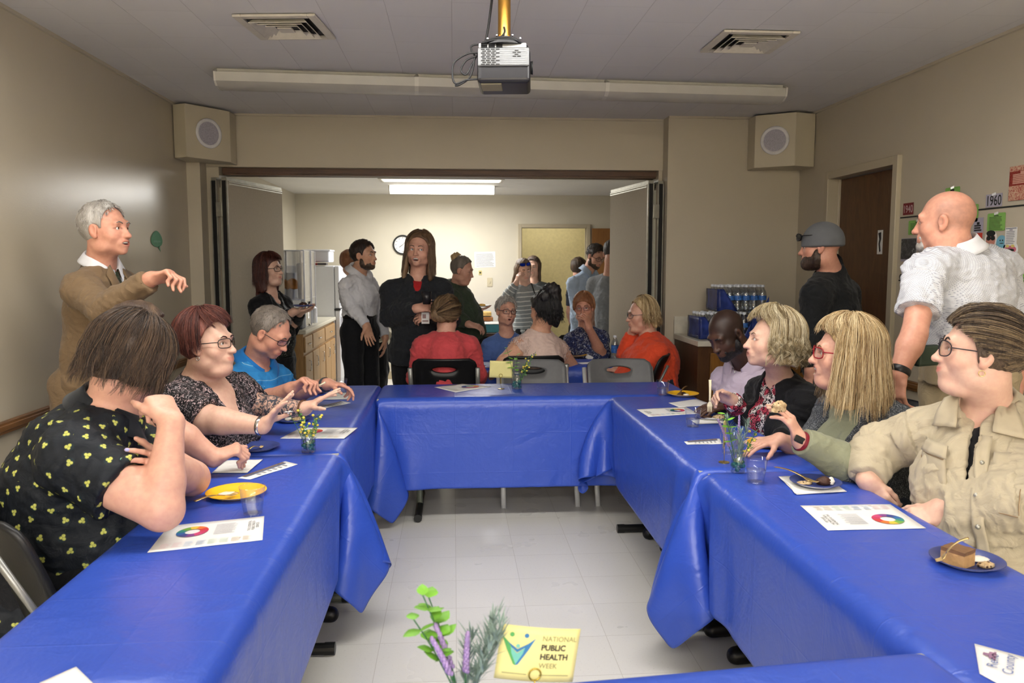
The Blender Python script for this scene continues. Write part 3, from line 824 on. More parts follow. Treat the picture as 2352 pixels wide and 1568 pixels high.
m = ph.set(ph.ramp(n1, [(0.45, srgb(30, 30, 34)), (0.62, srgb(80, 80, 84)), (0.72, srgb(210, 210, 212))]), 0.35)
b = MB(); b.box((0, h * 0.04, 0.002), (w * 0.98, h * 0.88, 0.001)); b.build('picture', m, t)
t, w, h = quadcard('name_strip', 'small green strip with a round portrait below the photo print', 'sign', (2074, 632, 2088, 640), XP, M_GREEN); textlines(t, w, h, 2, M_INK, top=0.7, bot=0.35)
b = MB(); b.lathe([(0.018, 0.001), (0.018, 0.003)], (-w * 0.5 - 0.02, 0, 0), 20); b.build('portrait', ph.m, t)
t, w, h = quadcard('leaflet', 'pale leaflet with red lower band behind the bald man\'s shoulder', 'leaflet', (2236, 500, 2258, 552), XP, M_GREY); lines(t, [(-w / 2, w / 2, -h * 0.32, h * 0.3)], plain('band_red', (206, 66, 46), 0.6), 0.002, 'red_band'); textlines(t, w, h, 4, M_INK, top=0.75, bot=0.45, seed=9)
t, w, h = quadcard('leaflet', 'white pennant leaflet with blue border above the cut-out figures', 'leaflet', (2309, 522, 2336, 562), XP, M_PAPER); textlines(t, w, h, 9, plain('grey_ink', (120, 120, 130), 0.7), seed=3); lines(t, [(-w * .45, w * .45, h * .44, h * .03)], plain('navy_ink', (30, 50, 90), 0.6), 0.0024, 'blue_edge')
t, w, h = quadcard('leaflet', 'dark leaflet low on the wall beside the white polo', 'leaflet', (2337, 663, 2352, 705), XP, plain('dark_leaflet', (48, 40, 44), 0.5))
# plain cut-out paper figures, generic stand-ins
def cutout(label, q, shapes, name='paper_cutout'):
 x0, y0, x1, y1 = q
 a, b_ = PX(x0, (y0 + y1) / 2, XP), PX(x1, (y0 + y1) / 2, XP); zt, zb = PX((x0 + x1) / 2, y0, XP)[2], PX((x0 + x1) / 2, y1, XP)[2]
 t = thing(name, label, 'cut-out', (XP, (a[1] + b_[1]) / 2, (zt + zb) / 2)); w, h = abs(a[1] - b_[1]), zt - zb
 t.matrix_world = Matrix(((0, 0, -1, XP), (-1, 0, 0, (a[1] + b_[1]) / 2), (0, 1, 0, (zt + zb) / 2), (0, 0, 0, 1)))
 for i, (nm, m, cx, cy, rx, ry) in enumerate(shapes):
  b = MB(); b.lathe([(1, 0), (1, 0.0012)], n=24); b.V = [(cx * w + v[0] * rx * w, cy * h + v[1] * ry * h, v[2] + 0.0006 * i) for v in b.V]; b.build(nm, m, t)
M_FLESH = plain('cutout_flesh', (206, 140, 122), 0.6); M_LBLUE = plain('cutout_blue', (122, 182, 204), 0.6); M_GRNP = plain('cutout_green', (60, 120, 66), 0.6); M_PINK = plain('cutout_pink', (216, 120, 136), 0.6)
cutout('paper cut-out head with dark hair and glasses on the wall', (2262, 527, 2290, 572), [('backing', M_PAPER, 0, 0, .5, .5), ('face', M_FLESH, 0, -.05, .38, .40), ('hair', M_INK, 0, .3, .36, .16), ('glasses', M_INK, -.16, .06, .17, .12), ('glasses', M_INK, .2, .06, .17, .12)])
cutout('pale blue paper cut-out drop on the wall', (2288, 540, 2312, 574), [('body', M_LBLUE, 0, 0, .48, .5), ('mouth', M_INK, .05, -.05, .2, .03), ('eye', M_INK, -.1, .15, .05, .05), ('eye', M_INK, .15, .15, .05, .05)])
cutout('pink and green paper cut-out with round eyes on the wall', (2302, 552, 2340, 595), [('backing', M_PAPER, 0, 0, .46, .5), ('grass', M_GRNP, 0, -.36, .44, .16), ('body', M_PINK, 0, .02, .36, .2), ('mouth', M_INK, 0, -.02, .26, .08), ('eye', plain('cutout_yellow', (226, 206, 120), 0.6), -.16, .2, .1, .08), ('eye', plain('cutout_yellow', (226, 206, 120), 0.6), .16, .2, .1, .08)])
# the two thin timeline strips
for lab, p0, p1 in (('thin black line strip running along the right wall under the year cards', (2068, 501), (2352, 470)), ('short thin black line strip on the right wall above the chair rail', (2064, 645), (2105, 644))):
 a, b_ = PX(*p0, XP), PX(*p1, XP); mb = MB(); mb.box((XP, (a[1] + b_[1]) / 2, (a[2] + b_[2]) / 2), (0.002, abs(a[1] - b_[1]), 0.008)); o = mb.build('line_strip', M_INK); tag(o, lab, 'tape')
# green leaf sign on the left wall
c = PX(360, 552, XL + 0.003)
t = thing('leaf_sign', 'green leaf-shaped sticker on the left wall', 'sign'); t.matrix_world = Matrix(((0, 0, 1, XL + 0.003), (1, 0, 0, c[1]), (0, 1, 0, c[2]), (0, 0, 0, 1)))
b = MB(); b.prism([(0.135 * math.cos(a) * (1 if abs(math.sin(a)) < 0.98 else 1), 0.055 * math.sin(a)) if False else (0.10 * math.cos(a) * (1 - 0.25 * math.sin(a)), 0.055 * math.sin(a)) for a in [2 * math.pi * k / 28 for k in range(28)]], 0, 0.0015); b.V = [(v[0], v[1] + 0.010, v[2]) for v in b.V]
b.prism([(0.02, -0.04), (0.06, -0.075), (0.05, -0.035)], 0, 0.0015)
b.build('leaf', plain('leaf_green', (84, 150, 108), 0.6), t)
b = MB(); V, F = text_mesh('community', 0.028, 0.0); b.add([(v[0], v[1] - 0.006, 0.0024) for v in V], F); b.build('lettering', plain('pale_green_ink', (150, 200, 166), 0.6), t)
# kitchen back wall
def lwall(name, label, cat, px, py, w, h, m, th=0.006, **kw):
 c = P(px, py, YF - 0.001); return wall_card(name, label, cat, c, w, h, (0, -1, 0), m, th=th, **kw)
t = thing('wall_clock', 'round black-rimmed wall clock with white face on the kitchen wall', 'clock'); c = P(925, 562, YF - 0.001)
t.matrix_world = Matrix(((1, 0, 0, c[0]), (0, 0, -1, c[1]), (0, 1, 0, c[2]), (0, 0, 0, 1)))
b = MB(); b.lathe([(0.105, 0), (0.125, 0), (0.128, 0.02), (0.118, 0.032), (0.107, 0.024)], n=40, cap=False); b.build('rim', M_DARK, t, smooth=True)
b = MB(); b.lathe([(0.108, 0.0), (0.108, 0.01)], n=40); b.build('face', M_PAPER, t)
b = MB()
for k in range(12):
 a = math.pi / 6 * k; b.box((0.088 * math.sin(a), 0.088 * math.cos(a), 0.0115), (0.006, 0.014, 0.002), Matrix.Rotation(-a, 3, 'Z'))
b.build('hour_marks', M_INK, t)
for L, a, w in ((0.055, -2.2, 0.006), (0.08, 0.75, 0.004)):
 b = MB(); b.box((L / 2 * math.sin(a), L / 2 * math.cos(a), 0.014), (w, L, 0.002), Matrix.Rotation(-a, 3, 'Z')); b.build('hand', M_INK, t)
t = lwall('handwritten_sheet', 'handwritten white sheet taped to the kitchen wall', 'paper', 1114, 596, 0.275, 0.205, M_PAPER, 0.002, rot=0.03); textlines(t, 0.27, 0.2, 11, plain('pencil_ink', (120, 120, 128), 0.7), seed=5, pad=0.06, title=False)
t = lwall('light_switch', 'cream light switch plate on the kitchen wall', 'switch', 1125, 648, 0.07, 0.115, M_CREAM, corner=0.006); b = MB(); b.box((0, 0, 0.009), (0.012, 0.022, 0.01)); b.build('toggle', M_CREAM, t)
t = lwall('thermostat', 'small yellowish tag hanging below the handwritten sheet', 'tag', 1103, 626, 0.04, 0.055, plain('tag_yellow', (206, 190, 120), 0.6)); b = MB(); b.box((0, 0, 0.007), (0.02, 0.022, 0.004)); b.build('window', M_INK, t)
t = lwall('wall_outlet', 'cream blank outlet plate low on the kitchen wall', 'outlet', 881, 818, 0.065, 0.11, M_CREAM, corner=0.006)
t = lwall('wall_grille', 'white air grille low on the kitchen wall', 'air vent', 912, 831, 0.16, 0.17, M_PAPER); b = MB()
for k in range(9): b.box((-0.048 + 0.012 * k, 0, 0.0075), (0.006, 0.12, 0.003), Matrix.Rotation(0.25, 3, 'Z'))
b.build('slots', M_INK, t)
# cream vertical conduit behind the kitchen shelf
b = MB(); c = P(653, 566, YF - 0.02); b.box((c[0] + 0.3, c[1], c[2]), (0.025, 0.02, 0.13)); 
# ------------------------------------------------------------------ tables and their plastic cloths
TZ = 0.735          # table top surface; the cloth lies on it
def cloth_sim(x0, x1, y0, y1, ov, boxes, step=0.045, seed=0, it=150, tuck=(0, 0)):
 """a cloth over the top [x0,x1]x[y0,y1]; ov = overhang (left, right, near, far); boxes = other table tops to keep out of.
 returns grid points, rest coordinates"""
 rng = np.random.default_rng(seed)
 def axis(a, b, o0, o1):
  n = max(int(round((b - a) / step)), 2)
  l = [a - o0 * k / max(int(round(o0 / step)), 1) for k in range(max(int(round(o0 / step)), 0), 0, -1)] if o0 > 0 else []
  r = [b + o1 * k / max(int(round(o1 / step)), 1) for k in range(1, int(round(o1 / step)) + 1)] if o1 > 0 else []
  return np.array(l + list(np.linspace(a, b, n + 1)) + r)
 U, W = axis(x0, x1, ov[0], ov[1]), axis(y0, y1, ov[2], ov[3])
 nu, nv = len(U), len(W)
 RU, RV = np.meshgrid(U, W, indexing='ij')
 sx = np.where(RU < x0, x0 - RU, np.where(RU > x1, RU - x1, 0)); sy = np.where(RV < y0, y0 - RV, np.where(RV > y1, RV - y1, 0))
 dx = np.sign(RU - np.clip(RU, x0, x1)); dy = np.sign(RV - np.clip(RV, y0, y1))
 cu, cv = np.clip(RU, x0, x1), np.clip(RV, y0, y1)
 p = np.zeros((nu, nv, 3))
 a, b = np.maximum(sx, sy), np.minimum(sx, sy)
 corner = b > 0
 p[..., 0] = cu + dx * np.where(corner, 0.75 * b + 0.01, np.where(sx > 0, 0.06 * sx + 0.006, 0))
 p[..., 1] = cv + dy * np.where(corner, 0.10 * b + 0.006 + 0.03 * (sy > sx), np.where(sy > 0, 0.04 * sy + 0.006, 0))
 p[..., 2] = TZ + 0.004 - np.where(corner, a - 0.25 * b, a)
 p += rng.normal(0, 0.003, p.shape) * (a > 0)[..., None]
 top = a == 0
 rest = np.stack([RU, RV], -1)
 q = p.copy(); v = np.zeros_like(p)
 I = np.arange(nu * nv).reshape(nu, nv)
 cons = []
 def addc(A, B, st):
  d = np.linalg.norm(rest.reshape(-1, 2)[A] - rest.reshape(-1, 2)[B], axis=1)
  wa = (~top).reshape(-1)[A].astype(float); wb = (~top).reshape(-1)[B].astype(float); w = wa + wb; ok = w > 0
  cons.append((A[ok], B[ok], d[ok], (wa[ok] / w[ok] * st)[:, None], (wb[ok] / w[ok] * st)[:, None]))
 for par in (0, 1):
  addc(I[par:-1:2, :].ravel(), I[par + 1::2, :].ravel()[:I[par:-1:2, :].size], 1.0)
  addc(I[:, par:-1:2].ravel(), I[:, par + 1::2][:, :I[:, par:-1:2].shape[1]].ravel(), 1.0)
  addc(I[par:-1:2, :-1].ravel(), I[par + 1::2, 1:][:I[par:-1:2].shape[0]].ravel(), 0.5)
  addc(I[par:-1:2, 1:].ravel(), I[par + 1::2, :-1][:I[par:-1:2].shape[0]].ravel(), 0.5)
 for par in range(4):
  n_ = I[par:-2:4, :].shape[0]
  if n_: addc(I[par:-2:4, :].ravel(), I[par + 2::4, :][:n_].ravel(), 0.12)
  n_ = I[:, par:-2:4].shape[1]
  if n_: addc(I[:, par:-2:4].ravel(), I[:, par + 2::4][:, :n_].ravel(), 0.12)
 P_ = p.reshape(-1, 3); V_ = v.reshape(-1, 3); fix = top.reshape(-1); fixp = P_[fix].copy()
 dt = 0.016
 for s in range(it):
  V_[:, 2] -= 9.8 * dt; V_ *= 0.965
  old = P_.copy(); P_ += V_ * dt; P_[fix] = fixp
  for _ in range(14):
   for A, B, d, wa, wb in cons:
    e = P_[B] - P_[A]; L = np.linalg.norm(e, axis=1) + 1e-9; c = e * ((L - d) / L)[:, None]
    P_[A] += c * wa; P_[B] -= c * wb
   # own table body and the neighbours
   for bx0, bx1, by0, by1 in [(x0, x1, y0, y1)] + boxes:
    m = 0.006
    ins = (P_[:, 0] > bx0 - m) & (P_[:, 0] < bx1 + m) & (P_[:, 1] > by0 - m) & (P_[:, 1] < by1 + m) & (P_[:, 2] < TZ) & (P_[:, 2] > TZ - 0.30) & ~fix
    if ins.any():
     i = np.where(ins)[0]; dd = np.stack([P_[i, 0] - (bx0 - m), (bx1 + m) - P_[i, 0], P_[i, 1] - (by0 - m), (by1 + m) - P_[i, 1], (TZ + 0.003 - P_[i, 2]) if (bx0, by0) != (x0, y0) else np.full(len(i), 9.0)], 1)
     k = dd.argmin(1)
     for j, (ax, val) in enumerate(((0, bx0 - m), (0, bx1 + m), (1, by0 - m), (1, by1 + m), (2, TZ + 0.003))):
      P_[i[k == j], ax] = val
   np.maximum(P_[:, 2], 0.006, out=P_[:, 2])
  V_ = (P_ - old) / dt
  P_[fix] = fixp
 return P_.reshape(nu, nv, 3), rest
def cloth_mat():
 t = NT('blue_plastic_cloth'); uv = t.attr('rest')
 sep = t.n('ShaderNodeSeparateXYZ'); t.l(uv.outputs['Vector'], sep.inputs[0])
 def crease(o, period, w):
  f = t.math('PINGPONG', o, period / 2)
  return t.math('SUBTRACT', 1.0, t.math('MULTIPLY', f, 1.0 / w, True), True)
 cr = t.math('MAXIMUM', crease(sep.outputs[0], 0.34, 0.004), crease(sep.outputs[1], 0.2275, 0.004))
 n = t.noise(uv.outputs['Vector'], 5.0, 4, 0.55, 0.6)
 n2 = t.noise(uv.outputs['Vector'], 26.0, 3, 0.5, 1.0)
 h = t.math('ADD', t.math('ADD', t.math('MULTIPLY', cr, 0.05), t.math('MULTIPLY', n, 0.9)), t.math('MULTIPLY', n2, 0.12))
 t.set(srgb(50, 82, 184), 0.33, 0, 0.5)
 t.bump(h, 0.6, 0.014)
 # thin film: a little light comes through
 return t.m
M_CLOTH = cloth_mat()
M_TTOP = plain('table_laminate', (170, 166, 156), 0.5)
M_TLEG = plain('table_leg_green_grey', (128, 132, 116), 0.4, 0.3)
M_CAPB = plain('black_plastic_cap', (24, 24, 24), 0.35)
def cloth_object(label, grid, rest, M=None):
 nu, nv, _ = grid.shape
 V = grid.reshape(-1, 3)
 if M is not None: V = np.array([tuple(M @ Vector(v)) for v in V])
 I = np.arange(nu * nv).reshape(nu, nv)
 Q = np.stack([I[:-1, :-1], I[1:, :-1], I[1:, 1:], I[:-1, 1:]], -1).reshape(-1, 4)
 o = quad_mesh('tablecloth', V, Q, M_CLOTH, attrs={'rest': np.concatenate([rest.reshape(-1, 2), np.zeros((nu * nv, 1))], 1)})
 md = o.modifiers.new('sub', 'SUBSURF'); md.levels = 1; md.render_levels = 2
 md = o.modifiers.new('sol', 'SOLIDIFY'); md.thickness = 0.0015; md.offset = 1
 return tag(o, label, 'tablecloth', None)
def table(label, x0, x1, y0, y1, along, legs=True):
 t = thing('folding_table', label, 'table', ((x0 + x1) / 2, (y0 + y1) / 2, 0), group=None)
 w, l = x1 - x0, y1 - y0
 b = MB(); b.box((0, 0, TZ - 0.0175), (w - 0.004, l - 0.004, 0.031)); b.build('tabletop', M_TTOP, t, bevel=0.004)
 L = l if along == 'y' else w; Wd = w if along == 'y' else l
 R = Matrix.Identity(3) if along == 'y' else Matrix.Rotation(math.radians(90), 3, 'Z')
 for s in (-1, 1):
  b = MB(); yy = s * (L / 2 - 0.23)
  b.tube([R @ Vector((0, yy, 0.03)), R @ Vector((0, yy, TZ - 0.035))], 0.019, 12); b.box(tuple(R @ Vector((0, yy, TZ - 0.045))), (0.3, 0.05, 0.012) if along == 'y' else (0.05, 0.3, 0.012))
  lg = b.build('leg', M_TLEG, t, smooth=True, auto=0.5)
  b = MB(); b.tube([R @ Vector((-Wd / 2 + 0.03, yy, 0.024)), R @ Vector((Wd / 2 - 0.03, yy, 0.024))], 0.022, 12); b.build('foot', M_CAPB if s > 0 else M_TLEG, lg, smooth=True, auto=0.5)
  for e in (-1, 1): b = MB(); b.tube([R @ Vector((e * (Wd / 2 - 0.035), yy, 0.024)), R @ Vector((e * (Wd / 2 + 0.005), yy, 0.024))], 0.024, 12); b.build('foot_cap', M_CAPB, lg, smooth=True, auto=0.5)
 return t
TB = {'NL': (-0.95, -0.475, 1.43, 3.205), 'FL': (-0.955, -0.475, 3.225, 5.05), 'BK': (-0.45, 1.41, 4.53, 5.06),
      'FR': (0.915, 1.405, 2.845, 4.50), 'NR': (0.935, 1.425, 1.0, 2.815)}
lab = {'NL': 'near table of the left row', 'FL': 'far table of the left row', 'BK': 'table across the far end of the U', 'FR': 'far table of the right row', 'NR': 'near table of the right row'}
OV = {'NL': (.44, .44, .05, .45), 'FL': (.44, .44, .45, .40), 'BK': (.45, .40, .53, .32), 'FR': (.46, .44, .45, .40), 'NR': (.46, .42, .05, .45)}
for i, k in enumerate(('NL', 'FL', 'BK', 'FR', 'NR')):
 x0, x1, y0, y1 = TB[k]
 table('folding table, the ' + lab[k] + ', under a blue plastic cloth', x0, x1, y0, y1, 'x' if k == 'BK' else 'y')
 g, r = cloth_sim(x0, x1, y0, y1, OV[k], [TB[j] for j in TB if j != k], seed=3 + i)
 cloth_object('blue plastic cloth draped over the ' + lab[k], g, r)
# the front table, turned a little
MF_ = Matrix.Translation((0.05, 1.135, 0)) @ Matrix.Rotation(math.radians(5.0), 4, 'Z')
ft = table('folding table across the front, nearest the camera, under a blue plastic cloth', -0.91, 0.91, -0.24, 0.24, 'x'); ft.matrix_world = MF_
g, r = cloth_sim(-0.91, 0.91, -0.24, 0.24, (.40, .40, .30, .40), [], seed=11, it=100); cloth_object('blue plastic cloth draped over the front table nearest the camera', g, r, MF_)
CZ = TZ + 0.0055       # top of the cloth

# ------------------------------------------------------------------ chairs
M_CHB = plain('chair_black_plastic', (26, 26, 27), 0.42, spec=0.4, bump=0.1, bscale=300)
M_CHG = plain('chair_grey_plastic', (98, 98, 98), 0.4, spec=0.4, bump=0.1, bscale=300)
M_CHF = plain('chair_frame_grey', (142, 142, 138), 0.35, 0.5)
M_CHW = plain('chair_frame_light', (214, 214, 212), 0.3, 0.3)
def backrest_mesh(w, h, hole):
 """rounded-rectangle slab curved in plan with an oval hand hole; local x across, z up from 0"""
 n = 48; m = 6; hx, hz = hole; hc = h - 0.075
 V = []; F = []
 for k in range(m + 1):
  f = k / m
  for i in range(n):
   a = 2 * math.pi * i / n; ca, sa = math.cos(a), math.sin(a)
   ix, iz = hx * ca, hc + hz * sa * (1 if sa > 0 else 1)
   # outer boundary of the rounded rectangle seen from the hole's centre
   tx = (w / 2) / abs(ca) if abs(ca) > 1e-6 else 9e9
   tz = ((h - hc) / sa if sa > 1e-6 else (hc / -sa if sa < -1e-6 else 9e9))
   t = min(tx, tz); ox, oz = t * ca, hc + t * sa
   r = 0.05
   for cx in (-1, 1):
    for cz, zz in ((1, h - r), (-1, r)):
     ddx, ddz = cx * ox - (w / 2 - r), cz * (oz - zz)
     if ddx > 0 and ddz > 0:
      L = math.hypot(ddx, ddz)
      if L > 1e-9: ox, oz = cx * (w / 2 - r + ddx / L * r), zz + cz * ddz / L * r
   x, z = ix + (ox - ix) * f, iz + (oz - iz) * f
   y = -0.055 * (1 - (2 * x / w) ** 2) - 0.10 * (z / h) - 0.02 * (z / h) ** 3
   V.append((x, y, z))
 for k in range(m):
  for i in range(n):
   j = (i + 1) % n; F.append((k * n + i, k * n + j, (k + 1) * n + j, (k + 1) * n + i))
 return V, F
def chair(label, loc, rz, shell, frm, cat='chair', group=None):
 """plastic stacking chair facing local +y, origin on the floor under the seat"""
 t = thing('stacking_chair', label, cat, loc, rz, group)
 V, F = backrest_mesh(0.445, 0.34, (0.085, 0.024))
 o = raw_mesh('backrest', [(x, y - 0.165, z + 0.52) for x, y, z in V], F, shell, t, smooth=True, thick=0.016)
 b = MB()
 def seat(u, v):
  x = (u - 0.5) * 0.44; y = -0.20 + v * 0.42
  z = 0.45 - 0.018 * (1 - (2 * u - 1) ** 2) + 0.03 * max(0, 0.25 - v) - (0.09 * max(0, v - 0.85) ** 1.5 * 4)
  return (x, y, z)
 b.sheet(seat, 14, 14); b.build('seat', shell, t, smooth=True, thick=0.016)
 for s in (-1, 1):
  b = MB(); b.tube([(s * 0.232, -0.335, 0.80), (s * 0.232, -0.25, 0.62), (s * 0.232, -0.16, 0.46), (s * 0.232, 0.06, 0.40), (s * 0.232, 0.24, 0.0)], 0.016, 8, flat=0.6); b.build('leg', frm, t, smooth=True)
  b = MB(); b.tube([(s * 0.228, 0.02, 0.42), (s * 0.228, -0.12, 0.25), (s * 0.228, -0.28, 0.0)], 0.014, 8, flat=0.7); b.build('leg', frm, t, smooth=True)
 b = MB(); b.tube([(-0.228, -0.13, 0.24), (0.228, -0.13, 0.24)], 0.009, 8); b.tube([(-0.232, 0.06, 0.40), (0.232, 0.06, 0.40)], 0.009, 8); b.build('stretcher', frm, t, smooth=True)
 return t
def chair_at(label, px, py, Y, rz, shell, frm, group=None):
 """the top centre of the backrest is seen at pixel (px, py) at depth Y"""
 p = P(px, py, Y); r = Matrix.Rotation(rz, 3, 'Z') @ Vector((0, -0.34, 0))
 return chair(label, (p[0] - r.x, p[1] - r.y, 0), rz, shell, frm, group=group)
R_ = math.radians
chair_at('black stacking chair under the woman in the coral cardigan', 1019, 824, 5.37, R_(-3), M_CHB, M_CHF)
chair_at('black stacking chair under the woman in the lace-shouldered top', 1228, 823, 5.50, R_(2), M_CHB, M_CHF)
chair_at('empty grey stacking chair tucked behind the yellow card and flowers', 1222, 842, 5.34, R_(180), M_CHG, M_CHW)
chair_at('empty grey stacking chair with oval hand hole in front of the woman in orange', 1418, 834, 5.34, R_(180), M_CHG, M_CHW)
chair_at('black stacking chair seen side-on behind the woman in orange', 1537, 818, 5.62, R_(74), M_CHB, M_CHF)
# seats of the people along the two rows
chair('black and grey stacking chair behind the person in the yellow-print shirt', (-1.02, 2.35, 0), R_(-50), M_CHB, M_CHF)
chair('black stacking chair under the woman with the tattooed arm', (-1.33, 3.42, 0), R_(-88), M_CHB, M_CHF)
chair('black stacking chair under the man in the blue polo', (-1.28, 4.2, 0), R_(-84), M_CHB, M_CHF)
chair('black stacking chair under the man in the lavender shirt', (1.80, 4.1, 0), R_(95), M_CHB, M_CHF)
chair('black stacking chair under the woman with curly blond hair', (1.86, 3.5, 0), R_(88), M_CHB, M_CHF)
chair('black stacking chair under the woman in the grey marl cardigan', (1.93, 2.85, 0), R_(90), M_CHB, M_CHF)
chair('black stacking chair under the woman in the beige jacket', (1.96, 2.15, 0), R_(80), M_CHB, M_CHF)

# ------------------------------------------------------------------ things on the tables
M_YEL = plain('yellow_paper_plate', (250, 190, 34), 0.45, var=0.03)
M_NAVY = plain('navy_paper_plate', (58, 70, 128), 0.38, var=0.05)
M_WHT = plain('plate_white', (232, 230, 224), 0.5)
M_BROWN = plain('chocolate', (66, 40, 28), 0.6, bump=0.5, bscale=120, var=0.3)
M_CAKE = plain('cake_crumb', (186, 146, 98), 0.85, bump=0.6, bscale=150, var=0.15)
M_ICING = plain('icing', (236, 228, 214), 0.5, bump=0.3, bscale=90)
_t = NT('cookie'); _n = _t.noise(_t.coord(), 75, 3); _v = _t.n('ShaderNodeTexVoronoi'); _v.inputs['Scale'].default_value = 85; _t.l(_t.coord(), _v.inputs['Vector'])
_c = _t.mix(_t.ramp(_v.outputs[0], [(0.24, (1, 1, 1)), (0.30, (0, 0, 0))]), _t.ramp(_n, [(0.3, srgb(170, 136, 92)), (0.7, srgb(222, 198, 156))]), srgb(70, 44, 30)); M_COOKIE = _t.set(_c, 0.85); _t.bump(_n, 0.8, 0.01)
M_GOLD = plain('gold_cutlery', (206, 176, 118), 0.22, 0.7, var=0.05)
M_FORKW = plain('ivory_cutlery', (226, 214, 180), 0.35)
M_CUP = clear('clear_cup', (0.985, 0.99, 0.99), 0.06, 0.05)
M_WATER = clear('water', (0.95, 0.965, 0.97), 0.08, 0.0)
M_VASE = clear('vase_glass', (0.92, 0.96, 0.95), 0.14, 0.03)
M_LEAFY = plain('leaf_bright', (118, 176, 58), 0.5, var=0.2)
M_LEAFD = plain('leaf_dark', (56, 104, 62), 0.55, var=0.2)
M_SAGE = plain('lavender_leaf', (132, 152, 140), 0.6, var=0.15)
M_LAV = plain('lavender_bud', (150, 126, 170), 0.6, var=0.2)
M_YFL = plain('yellow_blossom', (232, 210, 90), 0.6, var=0.1)
M_WFL = plain('white_blossom', (236, 226, 220), 0.6)
M_TEAL = plain('teal_gravel', (46, 110, 96), 0.4, var=0.3, scale=90)
M_CARD = plain('yellow_card', (222, 212, 140), 0.6, var=0.02)
M_NAPK = plain('napkin', (238, 236, 230), 0.8, bump=0.25, bscale=120)

def plate(label, x, y, m, r=0.088, z=CZ, group=None, name='plate'):
 t = thing(name, label, 'plate', (x, y, z), group=group)
 b = MB(); b.lathe([(0.001, 0.002), (r * 0.66, 0.002), (r * 0.76, 0.009), (r * 0.97, 0.016), (r, 0.0165), (r, 0.0148), (r * 0.77, 0.0070), (r * 0.68, 0.0), (0.001, 0.0)], n=48, cap=False); b.build('dish', m, t, smooth=True)
 b = MB(); b.lathe([(r * 0.66, -0.0002), (r * 0.77, 0.0062), (r * 0.995, 0.0142)], n=48, cap=False); b.build('underside', M_WHT, t, smooth=True)
 return t
def fork(label, p, q, m, z0=None, group=None, L=0.165, dish=0.0):
 """a fork lying from handle end p to tine end q (world points)"""
 p, q = Vector(p), Vector(q); t = thing('fork', label, 'fork', p, group=group)
 d = q - p; L = d.length; M = frame((0, 0, 0), d, Vector((-d.y, d.x, 0)))
 b = MB()
 w = lambda u: 0.0045 + 0.002 * (1 - u) ** 2
 def f(u, v):
  s = u * 0.68
  return tuple(M @ Vector((s * L, (v - 0.5) * 2 * w(u), 0.006 * math.sin(u * math.pi) * 1.2 + 0.0015)))
 b.sheet(f, 14, 3); b.build('handle', m, t, smooth=True, thick=0.002)
 b = MB()
 def g(u, v):
  ww = 0.0045 + 0.0075 * math.sin(min(1, u * 1.3) * math.pi / 2)
  return tuple(M @ Vector(((0.68 + u * 0.16) * L, (v - 0.5) * 2 * ww, 0.0015 + 0.0 - 0.004 * math.sin(u * 1.6))))
 b.sheet(g, 8, 5)
 for k in range(4):
  yy = (k - 1.5) * 0.0056
  def h(u, v, yy=yy): return tuple(M @ Vector(((0.84 + u * 0.16) * L, yy + (v - 0.5) * 0.0032 * (1 - 0.5 * u), -0.0025 + 0.005 * u * u)))
  b.sheet(h, 6, 2)
 b.build('tines', m, t, smooth=True, thick=0.0018)
 return t
def cup(label, x, y, fill=0.45, z=CZ, r0=0.028, r1=0.039, h=0.088, group='clear cups', rot=None):
 t = thing('plastic_cup', label, 'cup', (x, y, z), group=group)
 if rot: t.rotation_euler = rot
 b = MB(); b.lathe([(0.001, 0.004), (r0, 0.004), (r0, 0.001)], n=32, cap=False); b.lathe([(r0, 0.001), (r1, h), (r1 + 0.0012, h + 0.001), (r1 + 0.0014, h - 0.001)], n=32, cap=False); b.build('wall', M_CUP, t, smooth=True)
 if fill:
  rf = r0 + (r1 - r0) * fill; b = MB(); b.lathe([(0.001, 0.006), (r0 - 0.001, 0.006), (rf - 0.001, h * fill), (0.001, h * fill)], n=32, cap=False); b.build('water', M_WATER, t, smooth=True, auto=0.6)
 return t
def blob(name, m, t, c, r, seed=0, k=6, jag=0.35):
 rnd = random.Random(seed); b = MB(); b.sphere((0, 0, 0), 1.0, 16, 10)
 o = Vector((seed * 3.1, seed * 1.7, 0))
 V = []
 for v in b.V:
  n = 1 + jag * mnoise.noise(Vector(v) * 1.6 + o) + jag * 0.5 * mnoise.noise(Vector(v) * 4 + o)
  V.append((c[0] + v[0] * r[0] * n, c[1] + v[1] * r[1] * n, max(c[2] + v[2] * r[2] * n, 0.0)))
 b.V = V; return b.build(name, m, t, smooth=True)
def food(name, label, cat, loc, parts, rz=0):
 t = thing(name, label, cat, loc, rz)
 for i, (nm, m, c, r) in enumerate(parts): blob(nm, m, t, c, r, i + 1)
 return t
